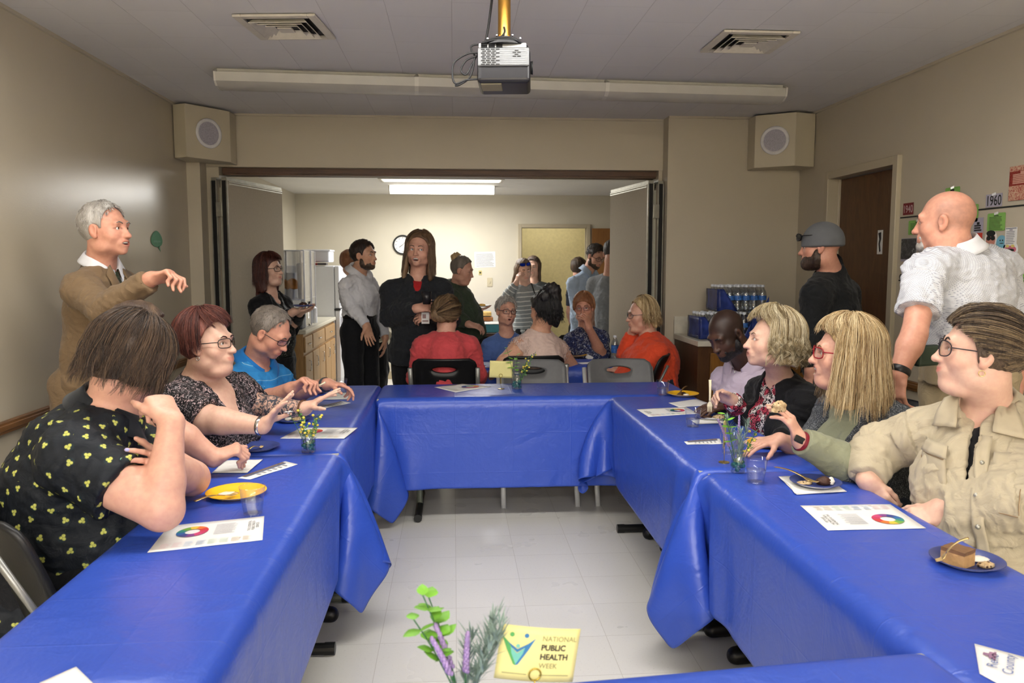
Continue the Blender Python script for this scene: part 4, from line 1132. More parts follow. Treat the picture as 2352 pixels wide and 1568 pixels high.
def cake_slice(label, loc, rz, w=0.055, l=0.06, h=0.042):
 t = thing('cake_slice', label, 'cake', loc, rz)
 def wob(V): return [(v[0] + 0.002 * mnoise.noise(Vector(v) * 90), v[1] + 0.002 * mnoise.noise(Vector(v) * 80 + Vector((3, 1, 2))), v[2]) for v in V]
 b = MB()
 n = 8
 for (z0, z1), nm, m in (((0.0, h * 0.78), 'sponge', M_CAKE), ((h * 0.78, h), 'frosting', plain('frosting_brown', (126, 92, 62), 0.45, bump=0.2))):
  b = MB(); b.sheet(lambda u, v: (w * (u - .5), l * (v - .5), z1 + (0.003 * mnoise.noise(Vector((u * 5, v * 5, 1))) if nm == 'frosting' else 0)), n, n)
  ring = [(w * (u - .5), -l / 2) for u in np.linspace(0, 1, n)] + [(w / 2, l * (v - .5)) for v in np.linspace(0, 1, n)][1:] + [(w * (.5 - u), l / 2) for u in np.linspace(0, 1, n)][1:] + [(-w / 2, l * (.5 - v)) for v in np.linspace(0, 1, n)][1:-1]
  for i in range(len(ring)):
   a, c = ring[i], ring[(i + 1) % len(ring)]; b.add([(*a, z0), (*c, z0), (*c, z1), (*a, z1)], [(0, 1, 2, 3)])
  b.V = wob(b.V); b.build(nm, m, t, smooth=True, auto=0.7)
 return t
M_WHEEL = [plain('wheel_%s' % n, c, 0.6, var=0.02) for n, c in (('red', (206, 62, 62)), ('orange', (226, 120, 54)), ('yellow', (232, 196, 66)), ('green', (120, 170, 70)), ('teal', (56, 140, 130)), ('blue', (52, 104, 164)), ('navy', (62, 70, 140)), ('purple', (134, 70, 140)), ('pink', (206, 72, 120)), ('rose', (196, 60, 96)))]
M_PALE = [plain('pale_%s' % n, c, 0.6, var=0.02) for n, c in (('rose', (232, 214, 214)), ('blue', (210, 220, 232)), ('green', (218, 230, 216)), ('sand', (234, 224, 208)))]
def flyer(label, q, wheel=(0.2, 0.0), title=(0.40, 0.40), seed=1, group='public health flyers', name='flyer', heading='THE 10 ESSENTIAL\nPUBLIC HEALTH\nSERVICES', flip=1):
 """paper from its four seen corners (pixels, in order), lying on the cloth; local x = long side"""
 p = [Vector(PZ(x, y, CZ + 0.0012)) for x, y in q]
 c = sum(p, Vector()) / 4; ex = (p[1] - p[0] + p[2] - p[3]) / 2; ey = (p[3] - p[0] + p[2] - p[1]) / 2
 t = thing(name, label, 'paper', group=group); w, h = ex.length, ey.length
 ang = math.atan2(ex.y, ex.x); t.location = c; t.rotation_euler = (0, 0, ang)
 R = Matrix.Rotation(-ang, 3, 'Z'); lp = [R @ (v - c) for v in p]
 b = MB(); b.add([(v.x, v.y, 0) for v in lp], [(0, 1, 2, 3) if flip else (0, 1, 2, 3)]); n = 10
 b = MB(); b.sheet(lambda u, v: tuple((lp[0] * (1 - u) + lp[1] * u) * (1 - v) + (lp[3] * (1 - u) + lp[2] * u) * v + Vector((0, 0, 0.0012 * mnoise.noise(Vector((u * 2 + seed, v * 2, 0))) + 0.0004))), n, n)
 b.build('sheet', M_PAPER, t, smooth=True, thick=0.0004)
 def L2(x, y, z=0.0026): return ((lp[0] * (0.5 - x) + lp[1] * (0.5 + x)) * (0.5 - y) + (lp[3] * (0.5 - x) + lp[2] * (0.5 + x)) * (0.5 + y)) + Vector((0, 0, z))
 if wheel is not None:
  sg = len(M_WHEEL); b = MB(); R0, R1 = 0.095, 0.20; asp = w / h
  for k in range(sg):
   b.mi = k
   for a0 in range(4):
    A0, A1 = 2 * math.pi * (k + a0 / 4) / sg, 2 * math.pi * (k + (a0 + 1) / 4) / sg
    b.add([L2(wheel[0] + rr * math.cos(a) / asp * 1.0, wheel[1] + rr * math.sin(a)) for rr, a in ((R0, A0), (R1, A0), (R1, A1), (R0, A1))], [(0, 1, 2, 3)])
  b.build('colour_wheel', M_WHEEL, t)
 b = MB(); r = random.Random(seed)
 if heading:
  V, F = text_mesh(heading, 1.0, 0.0, 'CENTER'); k = 0.052
  a = title[2] if len(title) > 2 else 0
  V2 = []
  for v in V:
   x, y = v[0] * k, v[1] * k
   x, y = x * math.cos(a) - y * math.sin(a), x * math.sin(a) + y * math.cos(a)
   V2.append(L2(title[0] + x * h / w * 1.0, title[1] + y))
  b.add(V2, F); b.build('heading', M_INK, t)
 b = MB()
 return t, L2, w, h
def bars(t, L2, rows, m, name='printed_lines', z=0.0026):
 b = MB()
 for x0, y0, x1, y1 in rows: b.add([L2(x0, y0, z), L2(x1, y0, z), L2(x1, y1, z), L2(x0, y1, z)], [(0, 1, 2, 3)])
 b.build(name, m, t)
M_GINK = plain('grey_print', (170, 170, 174), 0.65)
def flyer_full(label, q, **kw):
 a = kw.pop('mirror', 1)
 t, L2, w, h = flyer(label, q, **kw)
 r = random.Random(7)
 bars(t, L2, [(a * (0.02 + 0.0), 0.30 - 0.032 * i, a * (0.02 + r.uniform(0.17, 0.24)), 0.312 - 0.032 * i) for i in range(13)], M_GINK)
 for k in range(4):
  bars(t, L2, [(-0.42 + 0.21 * k + 0.105 * j, -0.44 - 0.0 + 0.02 * i, -0.42 + 0.21 * k + 0.105 * j + r.uniform(0.05, 0.09), -0.428 + 0.02 * i) for j in range(2) for i in range(9)], M_PALE[k], 'printed_columns')
 return t
flyer_full('white flyer with a colour wheel beside the yellow plate of the left row', ((338, 1269), (603, 1240), (607, 1185), (387, 1208)), wheel=(-0.2, 0.12), title=(0.40, 0.12, math.pi / 2), seed=1)
flyer_full('white flyer with a colour wheel behind the flower jar of the left row', ((643, 1007), (790, 1007), (822, 982), (692, 981)), wheel=(-0.18, 0.1), title=(0.38, 0.12, math.pi / 2), seed=2)
flyer_full('white flyer with a colour wheel at the nearer end of the right row', ((2045, 1158), (1838, 1161), (1902, 1218), (2127, 1213)), wheel=(-0.24, 0.14), title=(0.38, 0.12, math.pi / 2), seed=3)
flyer_full('white flyer with a colour wheel in front of the man in lavender', ((1490, 957), (1603, 950), (1575, 934), (1462, 940)), wheel=(0.22, 0.05), title=(-0.38, 0.0, math.pi / 2), seed=4)
flyer_full('white flyer with a colour wheel on the far end table', ((997, 889), (1047, 901), (1129, 888), (1062, 881)), wheel=(0.1, 0.2), title=(-0.38, 0.0, math.pi / 2), seed=5)
def brochure(label, q, art=True, logo=None, fold=0.006, group='folded brochures'):
 t, L2, w, h = flyer(label, q, wheel=None, heading=None, seed=9, group=group, name='brochure')
 if art:
  bars(t, L2, [(-0.46, -0.42, -0.2, 0.42)], plain('brochure_photo', (120, 104, 96), 0.5, var=0.5, scale=120), 'picture')
  bars(t, L2, [(-0.19, -0.42, -0.12, 0.42)], plain('brochure_blue', (86, 110, 160), 0.5), 'band')
  bars(t, L2, [(-0.05, 0.3 - 0.11 * i, 0.28, 0.34 - 0.11 * i) for i in range(6)], M_GINK)
 return t, L2, w, h
brochure('folded brochure with photo by the white napkin of the left row', ((537, 1092), (568, 1100), (686, 1067), (651, 1060)) if False else ((545, 1098), (575, 1101), (684, 1066), (655, 1059)))
brochure('folded brochure beside the tattooed arm', ((727, 936), (745, 938), (806, 925), (785, 921)))
brochure('narrow brochure beside the yellow card of the right row', ((1571, 1014), (1578, 1021), (1660, 1019), (1652, 1007)))
brochure('white papers under the hand of the man in lavender', ((1535, 925), (1560, 935), (1640, 930), (1600, 916)), art=False)
t, L2, w, h = brochure('white brochure with county lettering at the lower right corner', ((2250, 1547), (2420, 1640), (2470, 1540), (2238, 1478)), art=False)
# lettering on the county brochure
M_CNTY = plain('county_ink', (104, 120, 170), 0.6); b = MB()
V, F = text_mesh('Reno\nCounty', 1.0, 0.0)
def CB(px, py): return t.matrix_world
lo = Vector(PZ(2300, 1520, CZ + 0.004)); ex = (Vector(PZ(2310, 1470, CZ + 0.004)) - Vector(PZ(2300, 1545, CZ + 0.004))).normalized(); ey = Vector((-ex.y, ex.x, 0)); a0 = Matrix.Rotation(-t.rotation_euler[2], 3, 'Z')
b.add([tuple(a0 @ (lo + ex * (v[0] * 0.030) + ey * (v[1] * 0.026) - t.location)) for v in V], F); b.build('lettering', M_CNTY, t)
b = MB(); cc = Vector(PZ(2285, 1506, CZ + 0.004))
for dx, dy, ww, hh in ((0, 0, .04, .004), (0, .006, .03, .008), (0, .015, .012, .01)):
 pts = [cc + ex * (dx + sx * ww / 2) + ey * (dy + sy * hh / 2) - t.location for sx, sy in ((-1, -1), (1, -1), (1, 1), (-1, 1))]; b.add([tuple(a0 @ v) for v in pts], [(0, 1, 2, 3)])
b.build('emblem', plain('county_emblem', (150, 112, 140), 0.6), t)
brochure('corner of a white brochure at the lower left edge of the table', ((90, 1568), (150, 1610), (215, 1570), (175, 1531)), art=False)
def napkin(label, q, n=14, seed=0, h=0.004):
 p = [Vector(PZ(x, y, CZ + 0.002)) for x, y in q]; c = sum(p, Vector()) / 4
 t = thing('napkin', label, 'napkin', c); b = MB()
 for lay in range(2):
  b.sheet(lambda u, v: tuple((p[0] * (1 - u) + p[1] * u) * (1 - v) + (p[3] * (1 - u) + p[2] * u) * v - c + Vector((0.004 * lay * math.sin(7 * u + seed), 0.004 * lay * math.cos(6 * v), 0.001 + h * lay * (0.7 + 0.6 * mnoise.noise(Vector((u * 3 + seed, v * 3, lay))))))), n, n)
 b.build('folded_sheet', M_NAPK, t, smooth=True, thick=0.0008); return t
napkin('crumpled white napkin beside the brochure of the left row', ((487, 1086), (568, 1086), (602, 1057), (515, 1060)), seed=2)
napkin('folded white napkin in front of the clear cup of the man in the blue polo', ((741, 918), (803, 917), (809, 903), (757, 903)), seed=3)
napkin('white napkin under the dark plate of the woman in the beige jacket', ((1791, 1097), (1830, 1136), (1945, 1129), (1880, 1092)), seed=4)
napkin('white napkin under the plate of the woman with curly hair', ((1590, 968), (1600, 974), (1665, 972), (1655, 955)), seed=5)

def at(px, py): return PZ(px, py, CZ)
p = at(543, 1137); plate('yellow paper plate beside the elbow of the person in the print shirt', p[0], p[1], M_YEL, 0.098)
food('icing_crumbs', 'smear of white icing on the yellow plate of the left row', 'food', (p[0] - 0.03, p[1] + 0.01, CZ + 0.003), [('smear', M_ICING, (0, 0, 0), (0.03, 0.022, 0.003))])
fork('gold fork lying on the yellow plate of the left row', PZ(447, 1152, CZ + 0.025), PZ(545, 1132, CZ + 0.012), M_GOLD)
p = at(581, 1181); cup('clear cup of water by the yellow plate of the left row', p[0], p[1], 0.5)
p = at(593, 1031); plate('dark blue paper plate by the fist of the hidden man', p[0], p[1], M_NAVY, 0.088)
fork('gold spoon-like fork on the dark blue plate of the left row', PZ(572, 1032, CZ + 0.008), PZ(603, 1024, CZ + 0.012), M_GOLD)
p = at(672, 966); plate('dark paper plate under the hands of the tattooed woman', p[0], p[1], M_NAVY, 0.088)
food('cake_piece', 'piece of caramel cake on the plate of the tattooed woman', 'food', (p[0] + 0.03, p[1] - 0.01, CZ + 0.003), [('crumb', M_COOKIE, (0, 0, 0.004), (0.03, 0.024, 0.014)), ('icing', M_ICING, (-0.05, 0.015, 0.004), (0.018, 0.018, 0.015))])
p = at(718, 902); plate('yellow paper plate in front of the man in the blue polo', p[0], p[1], M_YEL, 0.092)
food('cake_piece', 'white iced cake on the yellow plate of the man in the blue polo', 'food', (p[0] + 0.01, p[1], CZ + 0.003), [('icing', M_ICING, (0, 0, 0.012), (0.022, 0.018, 0.028)), ('icing', M_ICING, (0.028, 0.006, 0.01), (0.014, 0.014, 0.024))])
p = at(783, 903); cup('clear cup under the hand of the man in the blue polo', p[0], p[1], 0.0, h=0.085)
# right row
p = at(1522, 908); cup('clear cup of water at the far end of the right row', p[0], p[1], 0.5)
p = at(1569, 908); plate('yellow paper plate in front of the man in lavender', p[0], p[1], M_YEL, 0.092)
food('cake_piece', 'brown dessert remains on the yellow plate of the man in lavender', 'food', (p[0] + 0.0, p[1], CZ + 0.003), [('crumb', M_BROWN, (0.0, 0.01, 0.004), (0.022, 0.016, 0.012)), ('cream', M_ICING, (0.012, -0.02, 0.003), (0.018, 0.012, 0.008))])
fork('brown fork standing on the yellow plate of the man in lavender', PZ(1577, 887, CZ + 0.05), PZ(1556, 908, CZ + 0.012), plain('brown_fork', (120, 88, 52), 0.4, 0.3))
p = at(1591, 980); cup('clear cup of water by the plate of the woman with curly hair', p[0], p[1], 0.45)
p = at(1636, 962); plate('dark paper plate in front of the woman with curly hair', p[0], p[1], M_NAVY, 0.085)
food('cookie', 'pale cookie pieces on the plate of the woman with curly hair', 'cookie', (p[0] + 0.01, p[1] + 0.005, CZ + 0.003), [('piece', M_COOKIE, (0.03, 0, 0.004), (0.034, 0.03, 0.014)), ('piece', M_BROWN, (-0.03, 0.012, 0.003), (0.024, 0.02, 0.010))])
p = at(1766, 1023); plate('yellow paper plate in front of the woman with the red watch strap', p[0], p[1], M_YEL, 0.09)
food('cookie', 'pale crumbs on the yellow plate beside the red watch strap', 'food', (p[0] + 0.015, p[1] - 0.01, CZ + 0.003), [('crumb', M_COOKIE, (0, 0, 0.003), (0.042, 0.03, 0.007))])
fork('gold fork on the yellow plate beside the red watch strap', PZ(1712, 1005, CZ + 0.03), PZ(1762, 1019, CZ + 0.012), M_GOLD)
p = at(1675, 1042); cup('clear cup behind the lavender jar of the right row', p[0], p[1], 0.0)
p = at(1736, 1108); cup('clear cup of water beside the lavender jar of the right row', p[0], p[1], 0.55)
p = PZ(1873, 1113, CZ + 0.008); plate('dark blue paper plate with chocolate cake in front of the woman in beige', p[0], p[1], M_NAVY, 0.086, z=CZ + 0.008)
food('cake_piece', 'chocolate cake remains with icing on the dark plate of the woman in beige', 'cake', (p[0], p[1], CZ + 0.011), [('cake', M_BROWN, (0.028, -0.004, 0.008), (0.026, 0.022, 0.018)), ('icing', M_ICING, (0.052, -0.006, 0.008), (0.012, 0.012, 0.016)), ('crumb', M_COOKIE, (-0.04, 0.004, 0.003), (0.028, 0.016, 0.006))])
fork('gold fork resting on the dark plate of the woman in beige', PZ(1780, 1073, CZ + 0.035), PZ(1880, 1108, CZ + 0.022), M_GOLD)
p = at(2220, 1294); plate('dark blue paper plate with a cake slice at the near end of the right row', p[0], p[1], M_NAVY, 0.088)
cake_slice('slice of brown frosted cake on the near dark blue plate', (p[0] - 0.028, p[1] - 0.005, CZ + 0.003), 0.5)
food('cookie', 'broken cookie bit on the near dark blue plate', 'cookie', (p[0] + 0.032, p[1] - 0.03, CZ + 0.003), [('piece', M_COOKIE, (0, 0, 0.003), (0.022, 0.014, 0.010))])
food('icing_crumbs', 'smear of white icing on the near dark blue plate', 'food', (p[0] + 0.045, p[1] + 0.015, CZ + 0.005), [('smear', M_ICING, (0, 0, 0), (0.03, 0.022, 0.005))])
fork('gold fork stuck into the cake slice on the near plate', PZ(2226, 1236, CZ + 0.095), PZ(2150, 1288, CZ + 0.028), M_GOLD)

# jars of flowers
def jar(label, x, y, style, h=0.085, r=0.032, seed=0, fill='gravel'):
 t = thing('flower_jar', label, 'vase', (x, y, CZ)); rnd = random.Random(seed)
 b = MB(); b.lathe([(r * 0.85, 0.0), (r, 0.006), (r, h * 0.68), (r * 0.74, h * 0.82), (r * 0.74, h * 0.9), (r * 0.86, h * 0.94), (r * 0.86, h), (r * 0.78, h)], n=28, cap=False); b.lathe([(0.001, 0.003), (r * 0.9, 0.003)], n=28, cap=False); b.build('glass', M_VASE, t, smooth=True)
 b = MB()
 for i in range(34):
  a, d = rnd.uniform(0, 6.28), r * 0.78 * math.sqrt(rnd.random()); b.sphere((d * math.cos(a), d * math.sin(a), 0.010 + rnd.uniform(0, h * 0.42)), rnd.uniform(0.005, 0.009), 6, 4)
 o = b.build('gravel', M_TEAL, t, smooth=True); o['kind'] = 'stuff'
 def stem(a, tilt, L, bend=0.0):
  p0 = Vector((0.3 * r * math.cos(a), 0.3 * r * math.sin(a), 0.012)); d = Vector((math.sin(tilt) * math.cos(a), math.sin(tilt) * math.sin(a), math.cos(tilt)))
  return [p0 + d * (L * k / 8) + Vector((math.cos(a), math.sin(a), -0.3)) * bend * (k / 8) ** 2 for k in range(9)]
 def leaf(b, c, d, L, w, up=None):
  d = Vector(d).normalized(); s = d.cross(Vector(up or (0, 0, 1)));
  if s.length < 1e-3: s = Vector((1, 0, 0))
  s.normalize(); n = s.cross(d)
  prof = [(0, 0.15), (0.25, 0.85), (0.5, 1.0), (0.78, 0.6), (1.0, 0.05)]
  V = []; 
  for u, ww in prof:
   q = c + d * (L * u) + n * (-0.12 * L * u * u)
   V += [tuple(q - s * w * ww / 2), tuple(q + n * w * 0.12 * ww), tuple(q + s * w * ww / 2)]
  b.add(V, [(3 * i + j, 3 * i + j + 1, 3 * i + 4 + j, 3 * i + 3 + j) for i in range(4) for j in range(2)])
 for kind, a, tilt, L in style:
  pts = stem(a, tilt, L, 0.02)
  b = MB(); b.tube(pts, 0.0013, 5); st = b.build('stem', M_LEAFD if kind != 'lav' else M_SAGE, t, smooth=True)
  if kind == 'lav':
   b = MB()
   for k in range(70):
    f = rnd.uniform(0.25, 1.0); c = pts[0].lerp(pts[-1], f) if False else pts[min(8, int(f * 8))]
    c = c + Vector((rnd.uniform(-1, 1), rnd.uniform(-1, 1), rnd.uniform(-1, 1))) * 0.004
    d = Vector((rnd.uniform(-1, 1), rnd.uniform(-1, 1), rnd.uniform(0.6, 2.2))); leaf(b, c, d, rnd.uniform(0.025, 0.045), 0.0035)
   b.build('leaves', M_SAGE, t, smooth=True)
  elif kind == 'bud':
   b = MB()
   for k in range(46):
    f = 0.45 + 0.55 * k / 46; i = f * 8; c = pts[min(7, int(i))].lerp(pts[min(8, int(i) + 1)], i % 1); a2 = k * 2.4
    b.sphere(c + Vector((math.cos(a2), math.sin(a2), 0)) * 0.0045 * (1.25 - f), (0.0036, 0.0036, 0.0046), 6, 4)
   b.build('buds', M_LAV, t, smooth=True)
  elif kind == 'leafy':
   b = MB()
   for k in range(9):
    f = 0.55 + 0.45 * k / 8; c = pts[min(8, int(f * 8))]; a2 = k * 2.2 + a
    leaf(b, c, Vector((math.cos(a2), math.sin(a2), rnd.uniform(-0.1, 0.8))), rnd.uniform(0.022, 0.036), rnd.uniform(0.02, 0.03))
   b.build('leaves', M_LEAFY, t, smooth=True)
  elif kind == 'yellow':
   b = MB()
   for k in range(26):
    f = rnd.uniform(0.35, 1.0); c = pts[min(8, int(f * 8))] + Vector((rnd.uniform(-1, 1), rnd.uniform(-1, 1), rnd.uniform(-1, 1))) * 0.012
    leaf(b, c, Vector((rnd.uniform(-1, 1), rnd.uniform(-1, 1), rnd.uniform(0, 1.4))), rnd.uniform(0.012, 0.02), 0.008)
   b.build('leaves', plain('leaf_mid', (92, 140, 74), 0.55, var=0.2), t, smooth=True)
   b = MB()
   for k in range(6):
    f = rnd.uniform(0.4, 1.0); c = pts[min(8, int(f * 8))] + Vector((rnd.uniform(-1, 1), rnd.uniform(-1, 1), rnd.uniform(-0.5, 1))) * 0.018
    b.sphere(c, (0.0065, 0.0065, 0.0055), 8, 5)
   b.build('blossoms', M_YFL, t, smooth=True)
  elif kind == 'white':
   b = MB(); c = pts[-1]
   for k in range(14):
    a2 = k * 2.4; leaf(b, c, Vector((math.cos(a2), math.sin(a2), 0.25 + 0.1 * (k % 3))), 0.02, 0.011)
   b.sphere(c, 0.006, 8, 5); b.build('petals', M_WFL, t, smooth=True)
 return t
p = at(709, 1039); jar('clear jar with yellow and white flowers on the left row', p[0], p[1], [('yellow', 0.4, 0.12, 0.15), ('yellow', 2.5, 0.14, 0.17), ('yellow', 4.2, 0.12, 0.14), ('yellow', 5.5, 0.2, 0.15), ('white', 3.3, 0.28, 0.17)], 0.085, 0.030, 1)
p = at(1187, 893); jar('clear jar with yellow-green sprigs beside the yellow card on the far table', p[0], p[1], [('leafy', 3.0, 0.14, 0.25), ('leafy', 1.5, 0.05, 0.20), ('yellow', 0.1, 0.38, 0.24), ('yellow', 0.4, 0.28, 0.20), ('yellow', 6.0, 0.3, 0.16)], 0.105, 0.032, 2)
p = at(1694, 1084); jar('clear jar with lavender sprigs on the right row', p[0], p[1], [('lav', 0.4, 0.12, 0.19), ('lav', 2.8, 0.10, 0.21), ('lav', 4.5, 0.15, 0.17), ('leafy', 3.4, 0.16, 0.22), ('bud', 3.0, 0.25, 0.2), ('yellow', 0.1, 0.30, 0.16), ('bud', 1.2, 0.1, 0.2)], 0.085, 0.027, 3)
p = P(1066, 1585, 1.30); jar('clear jar with lavender and ivy on the front table nearest the camera', p[0], p[1], [('leafy', 2.5, 0.26, 0.185), ('leafy', 3.0, 0.36, 0.165), ('leafy', 2.9, 0.22, 0.20), ('bud', 2.9, 0.16, 0.15), ('bud', 3.5, 0.22, 0.14), ('bud', 4.9, 0.04, 0.15), ('lav', 0.3, 0.22, 0.165), ('lav', 5.9, 0.28, 0.18), ('lav', 0.0, 0.30, 0.135), ('lav', 1.2, 0.12, 0.12)], 0.06, 0.028, 4)

# yellow cards on wire holders
def card_holder(label, base, top, w, h, rz, tilt=0.0, bend=0.0, print_=False, roll=0.0):
 """base: foot on the cloth; top: lower middle of the card"""
 bz = Vector(base); tp = Vector(top)
 t = thing('card_holder', label, 'card', bz)
 b = MB(); b.lathe([(0.001, 0.0), (0.021, 0.0), (0.021, 0.003), (0.001, 0.005)], n=20, cap=False); b.build('foot', plain('brass_foot', (150, 132, 70), 0.25, 0.8), t, smooth=True, auto=0.5)
 b = MB(); d = tp - bz; b.tube([Vector((0, 0, 0.003)), d * 0.5, d], 0.0012, 6)
 ax = Vector((math.cos(rz), math.sin(rz), 0))
 b.tube([d + Vector((0, 0, 0.010)) + ax * 0.011 * math.cos(a) + Vector((0, 0, 0.011 * math.sin(a))) + Vector((-ax.y, ax.x, 0)) * (-0.002) for a in [2 * math.pi * k / 20 * 1.9 - 1.57 for k in range(21)]], 0.0014, 6)
 b.build('wire', plain('brass_wire', (196, 170, 70), 0.25, 0.8), t, smooth=True)
 n = Vector((ax.y, -ax.x, 0)); up = Vector((0, 0, 1)); X = ax * math.cos(roll) + up * math.sin(roll); Y = up * math.cos(roll) - ax * math.sin(roll)
 def Q(x, y, z=0.0): return tuple(d + X * x + Y * (y - 0.004) + n * (z - bend * (2 * x / w) ** 2 * 0.5 - bend * 0.3 * (y / h)))
 b = MB(); b.sheet(lambda u, v: Q((u - 0.5) * w, v * h), 16, 8); b.build('card', M_CARD, t, smooth=True, thick=0.0006)
 if print_:
  def txt(s, size, x, y, m, off=0.0, nm='lettering', align='LEFT'):
   b = MB(); V, F = text_mesh(s, size, 0.0, align, offset=off); b.add([Q(v[0] + x, v[1] + y, 0.0012) for v in V], F); b.build(nm, m, t)
  mg, mk = plain('card_grey_ink', (130, 128, 84), 0.6), plain('card_dark_ink', (52, 46, 40), 0.6)
  txt('NATIONAL', 0.0128, w * 0.02, h * 0.80, mg); txt('PUBLIC', 0.0142, w * 0.02, h * 0.635, mk, 0.0005); txt('HEALTH', 0.0142, w * 0.02, h * 0.465, mk, 0.0005); txt('WEEK', 0.0128, w * 0.02, h * 0.30, mg)
  mgr, mbl, mtl = plain('emblem_green', (84, 160, 84), 0.6), plain('emblem_blue', (54, 116, 160), 0.6), plain('emblem_teal', (112, 184, 164), 0.6)
  def poly(pts, m, nm, z=0.0012):
   b = MB(); b.add([Q(x * w, y * h, z) for x, y in pts], [tuple(range(len(pts)))]); b.build(nm, m, t)
  poly([(-.475, .80), (-.36, .66), (-.27, .40), (-.27, .28), (-.30, .30), (-.40, .56)], mgr, 'emblem')
  poly([(-.06, .80), (-.17, .66), (-.27, .40), (-.27, .28), (-.24, .30), (-.14, .56)], mbl, 'emblem')
  poly([(-.36, .62), (-.27, .50), (-.18, .62), (-.20, .50), (-.27, .30), (-.34, .50)], mtl, 'emblem', 0.0016)
  poly([(-.40, .70), (-.27, .58), (-.14, .70), (-.20, .60), (-.27, .52), (-.34, .60)], mbl, 'emblem', 0.0018)
  for x, y, r, m in ((-.36, .84, .028, mgr), (-.18, .84, .028, mbl), (-.27, .64, .024, mtl)):
   poly([(x + r * math.cos(a), y + r * w / h * math.sin(a)) for a in [2 * math.pi * k / 20 for k in range(20)]], m, 'emblem', 0.002)
  bars_ = MB()
  for x0, x1 in ((-.42, -.12), (.04, .42)): bars_.add([Q(x0 * w, .12 * h, .0012), Q(x1 * w, .12 * h, .0012), Q(x1 * w, .135 * h, .0012), Q(x0 * w, .135 * h, .0012)], [(0, 1, 2, 3)])
  bars_.build('small_print', mg, t)
 return t
b0 = at(1151, 893); t0 = P(1150, 866, b0[1]); card_holder('blank yellow card on a brass wire holder on the far table', b0, t0, 0.142, 0.105, 0.02, roll=-0.05)
b0 = at(1663, 1062); t0 = P(1664, 1020, b0[1] + 0.01); card_holder('yellow card seen edge-on in a wire holder beside the lavender jar', b0, t0, 0.14, 0.105, 1.15)
t0 = P(1228, 1560, 1.33); card_holder('yellow printed card with blue and green emblem on a wire holder nearest the camera', (t0[0], t0[1], CZ), t0, 0.146, 0.098, 0.12, bend=0.012, print_=True, roll=-0.16)
# ------------------------------------------------------------------ people
def skin_mat():
 t = NT('skin'); a = t.attr('Col')
 n = t.noise(t.coord(), 60, 3)
 c = t.mix(0.10, a.outputs['Color'], t.ramp(n, [(0.35, srgb(120, 70, 60)), (0.65, srgb(255, 225, 205))]), 'OVERLAY')
 tat = t.attr('tat')
 n2 = t.noise(t.coord(), 38, 4, 0.6, 2.2)
 m = t.math('MULTIPLY', tat.outputs['Fac'], t.ramp(n2, [(0.46, (1, 1, 1)), (0.56, (0.12, 0.12, 0.12))]))
 c = t.mix(m, c, srgb(74, 76, 84))
 t.set(c, 0.46, 0, 0.42)
 t.bump(t.noise(t.coord(), 420, 2), 0.08, 0.001)
 return t.m
M_SKIN = skin_mat()
SKIN = {'fair': (224, 182, 160), 'pink': (218, 168, 146), 'tan': (214, 166, 138), 'ruddy': (216, 158, 134), 'dark': (82, 56, 44), 'olive': (206, 160, 132)}
def hair_mat(name, dark, mid, light, stretch=(60, 60, 9), rough=0.42):
 if name in MATS: return MATS[name]
 t = NT(name); tone = t.attr('tone')
 n = t.noise(t.coord('Object', stretch), 3.0, 4, 0.65, 0.5)
 f = t.math('ADD', t.math('MULTIPLY', tone.outputs['Fac'], 0.55), t.math('MULTIPLY', n, 0.55))
 t.set(t.ramp(f, [(0.25, srgb(*dark)), (0.55, srgb(*mid)), (0.85, srgb(*light))]), rough, 0, 0.5)
 t.bump(n, 0.7, 0.006)
 MATS[name] = t.m
 return t.m
def fabric(name, rgb, rough=0.8, weave=500, var=0.05, fold=0.35, spec=0.25, sheen=0.1):
 if name in MATS: return MATS[name]
 t = NT(name); c = srgb(*rgb)
 n = t.noise(t.coord(), 22, 4)
 t.set(t.ramp(n, [(0.3, tuple(x * (1 - var) for x in c[:3])), (0.7, tuple(min(1, x * (1 + var)) for x in c[:3]))]), rough, 0, spec)
 t.b.inputs['Sheen Weight'].default_value = sheen
 folds = t.noise(t.attr('uvw').outputs['Vector'], 14, 4, 0.5, 1.2)
 h = t.math('ADD', t.math('MULTIPLY', folds, 1.0), t.math('MULTIPLY', t.noise(t.coord(), weave, 2), 0.06))
 t.bump(h, fold, 0.03)
 MATS[name] = t.m
 return t.m
def fabric_pattern(name, fn, rough=0.8, fold=0.3, spec=0.25):
 """fn(t, uvw vector socket, object coords) -> colour socket"""
 if name in MATS: return MATS[name]
 t = NT(name); uv = t.attr('uvw').outputs['Vector']
 t.set(fn(t, uv, t.coord()), rough, 0, spec)
 folds = t.noise(uv, 14, 4, 0.5, 1.2)
 t.bump(t.math('ADD', folds, t.math('MULTIPLY', t.noise(t.coord(), 500, 2), 0.05)), fold, 0.03)
 MATS[name] = t.m
 return t.m
def U(v):
 v = np.array(v, float); return v / (np.linalg.norm(v) + 1e-12)
def rotm(yaw, pitch=0, roll=0):
 return np.array(Matrix.Rotation(math.radians(yaw + 180), 3, 'Z') @ Matrix.Rotation(math.radians(pitch), 3, 'X') @ Matrix.Rotation(math.radians(roll), 3, 'Y'))
M_EYEW = plain('eye_white', (232, 226, 220), 0.2); M_PUP = plain('pupil', (18, 14, 14), 0.1); M_IRIS = {'brown': plain('iris_brown', (78, 52, 36), 0.15), 'blue': plain('iris_blue', (92, 116, 130), 0.15)}
M_TEETH = plain('teeth', (236, 230, 218), 0.3); M_LENSG = clear('eyeglass_lens', (0.97, 0.97, 0.97), 0.05, 0.02); M_BLK = plain('frame_black', (28, 26, 28), 0.3)

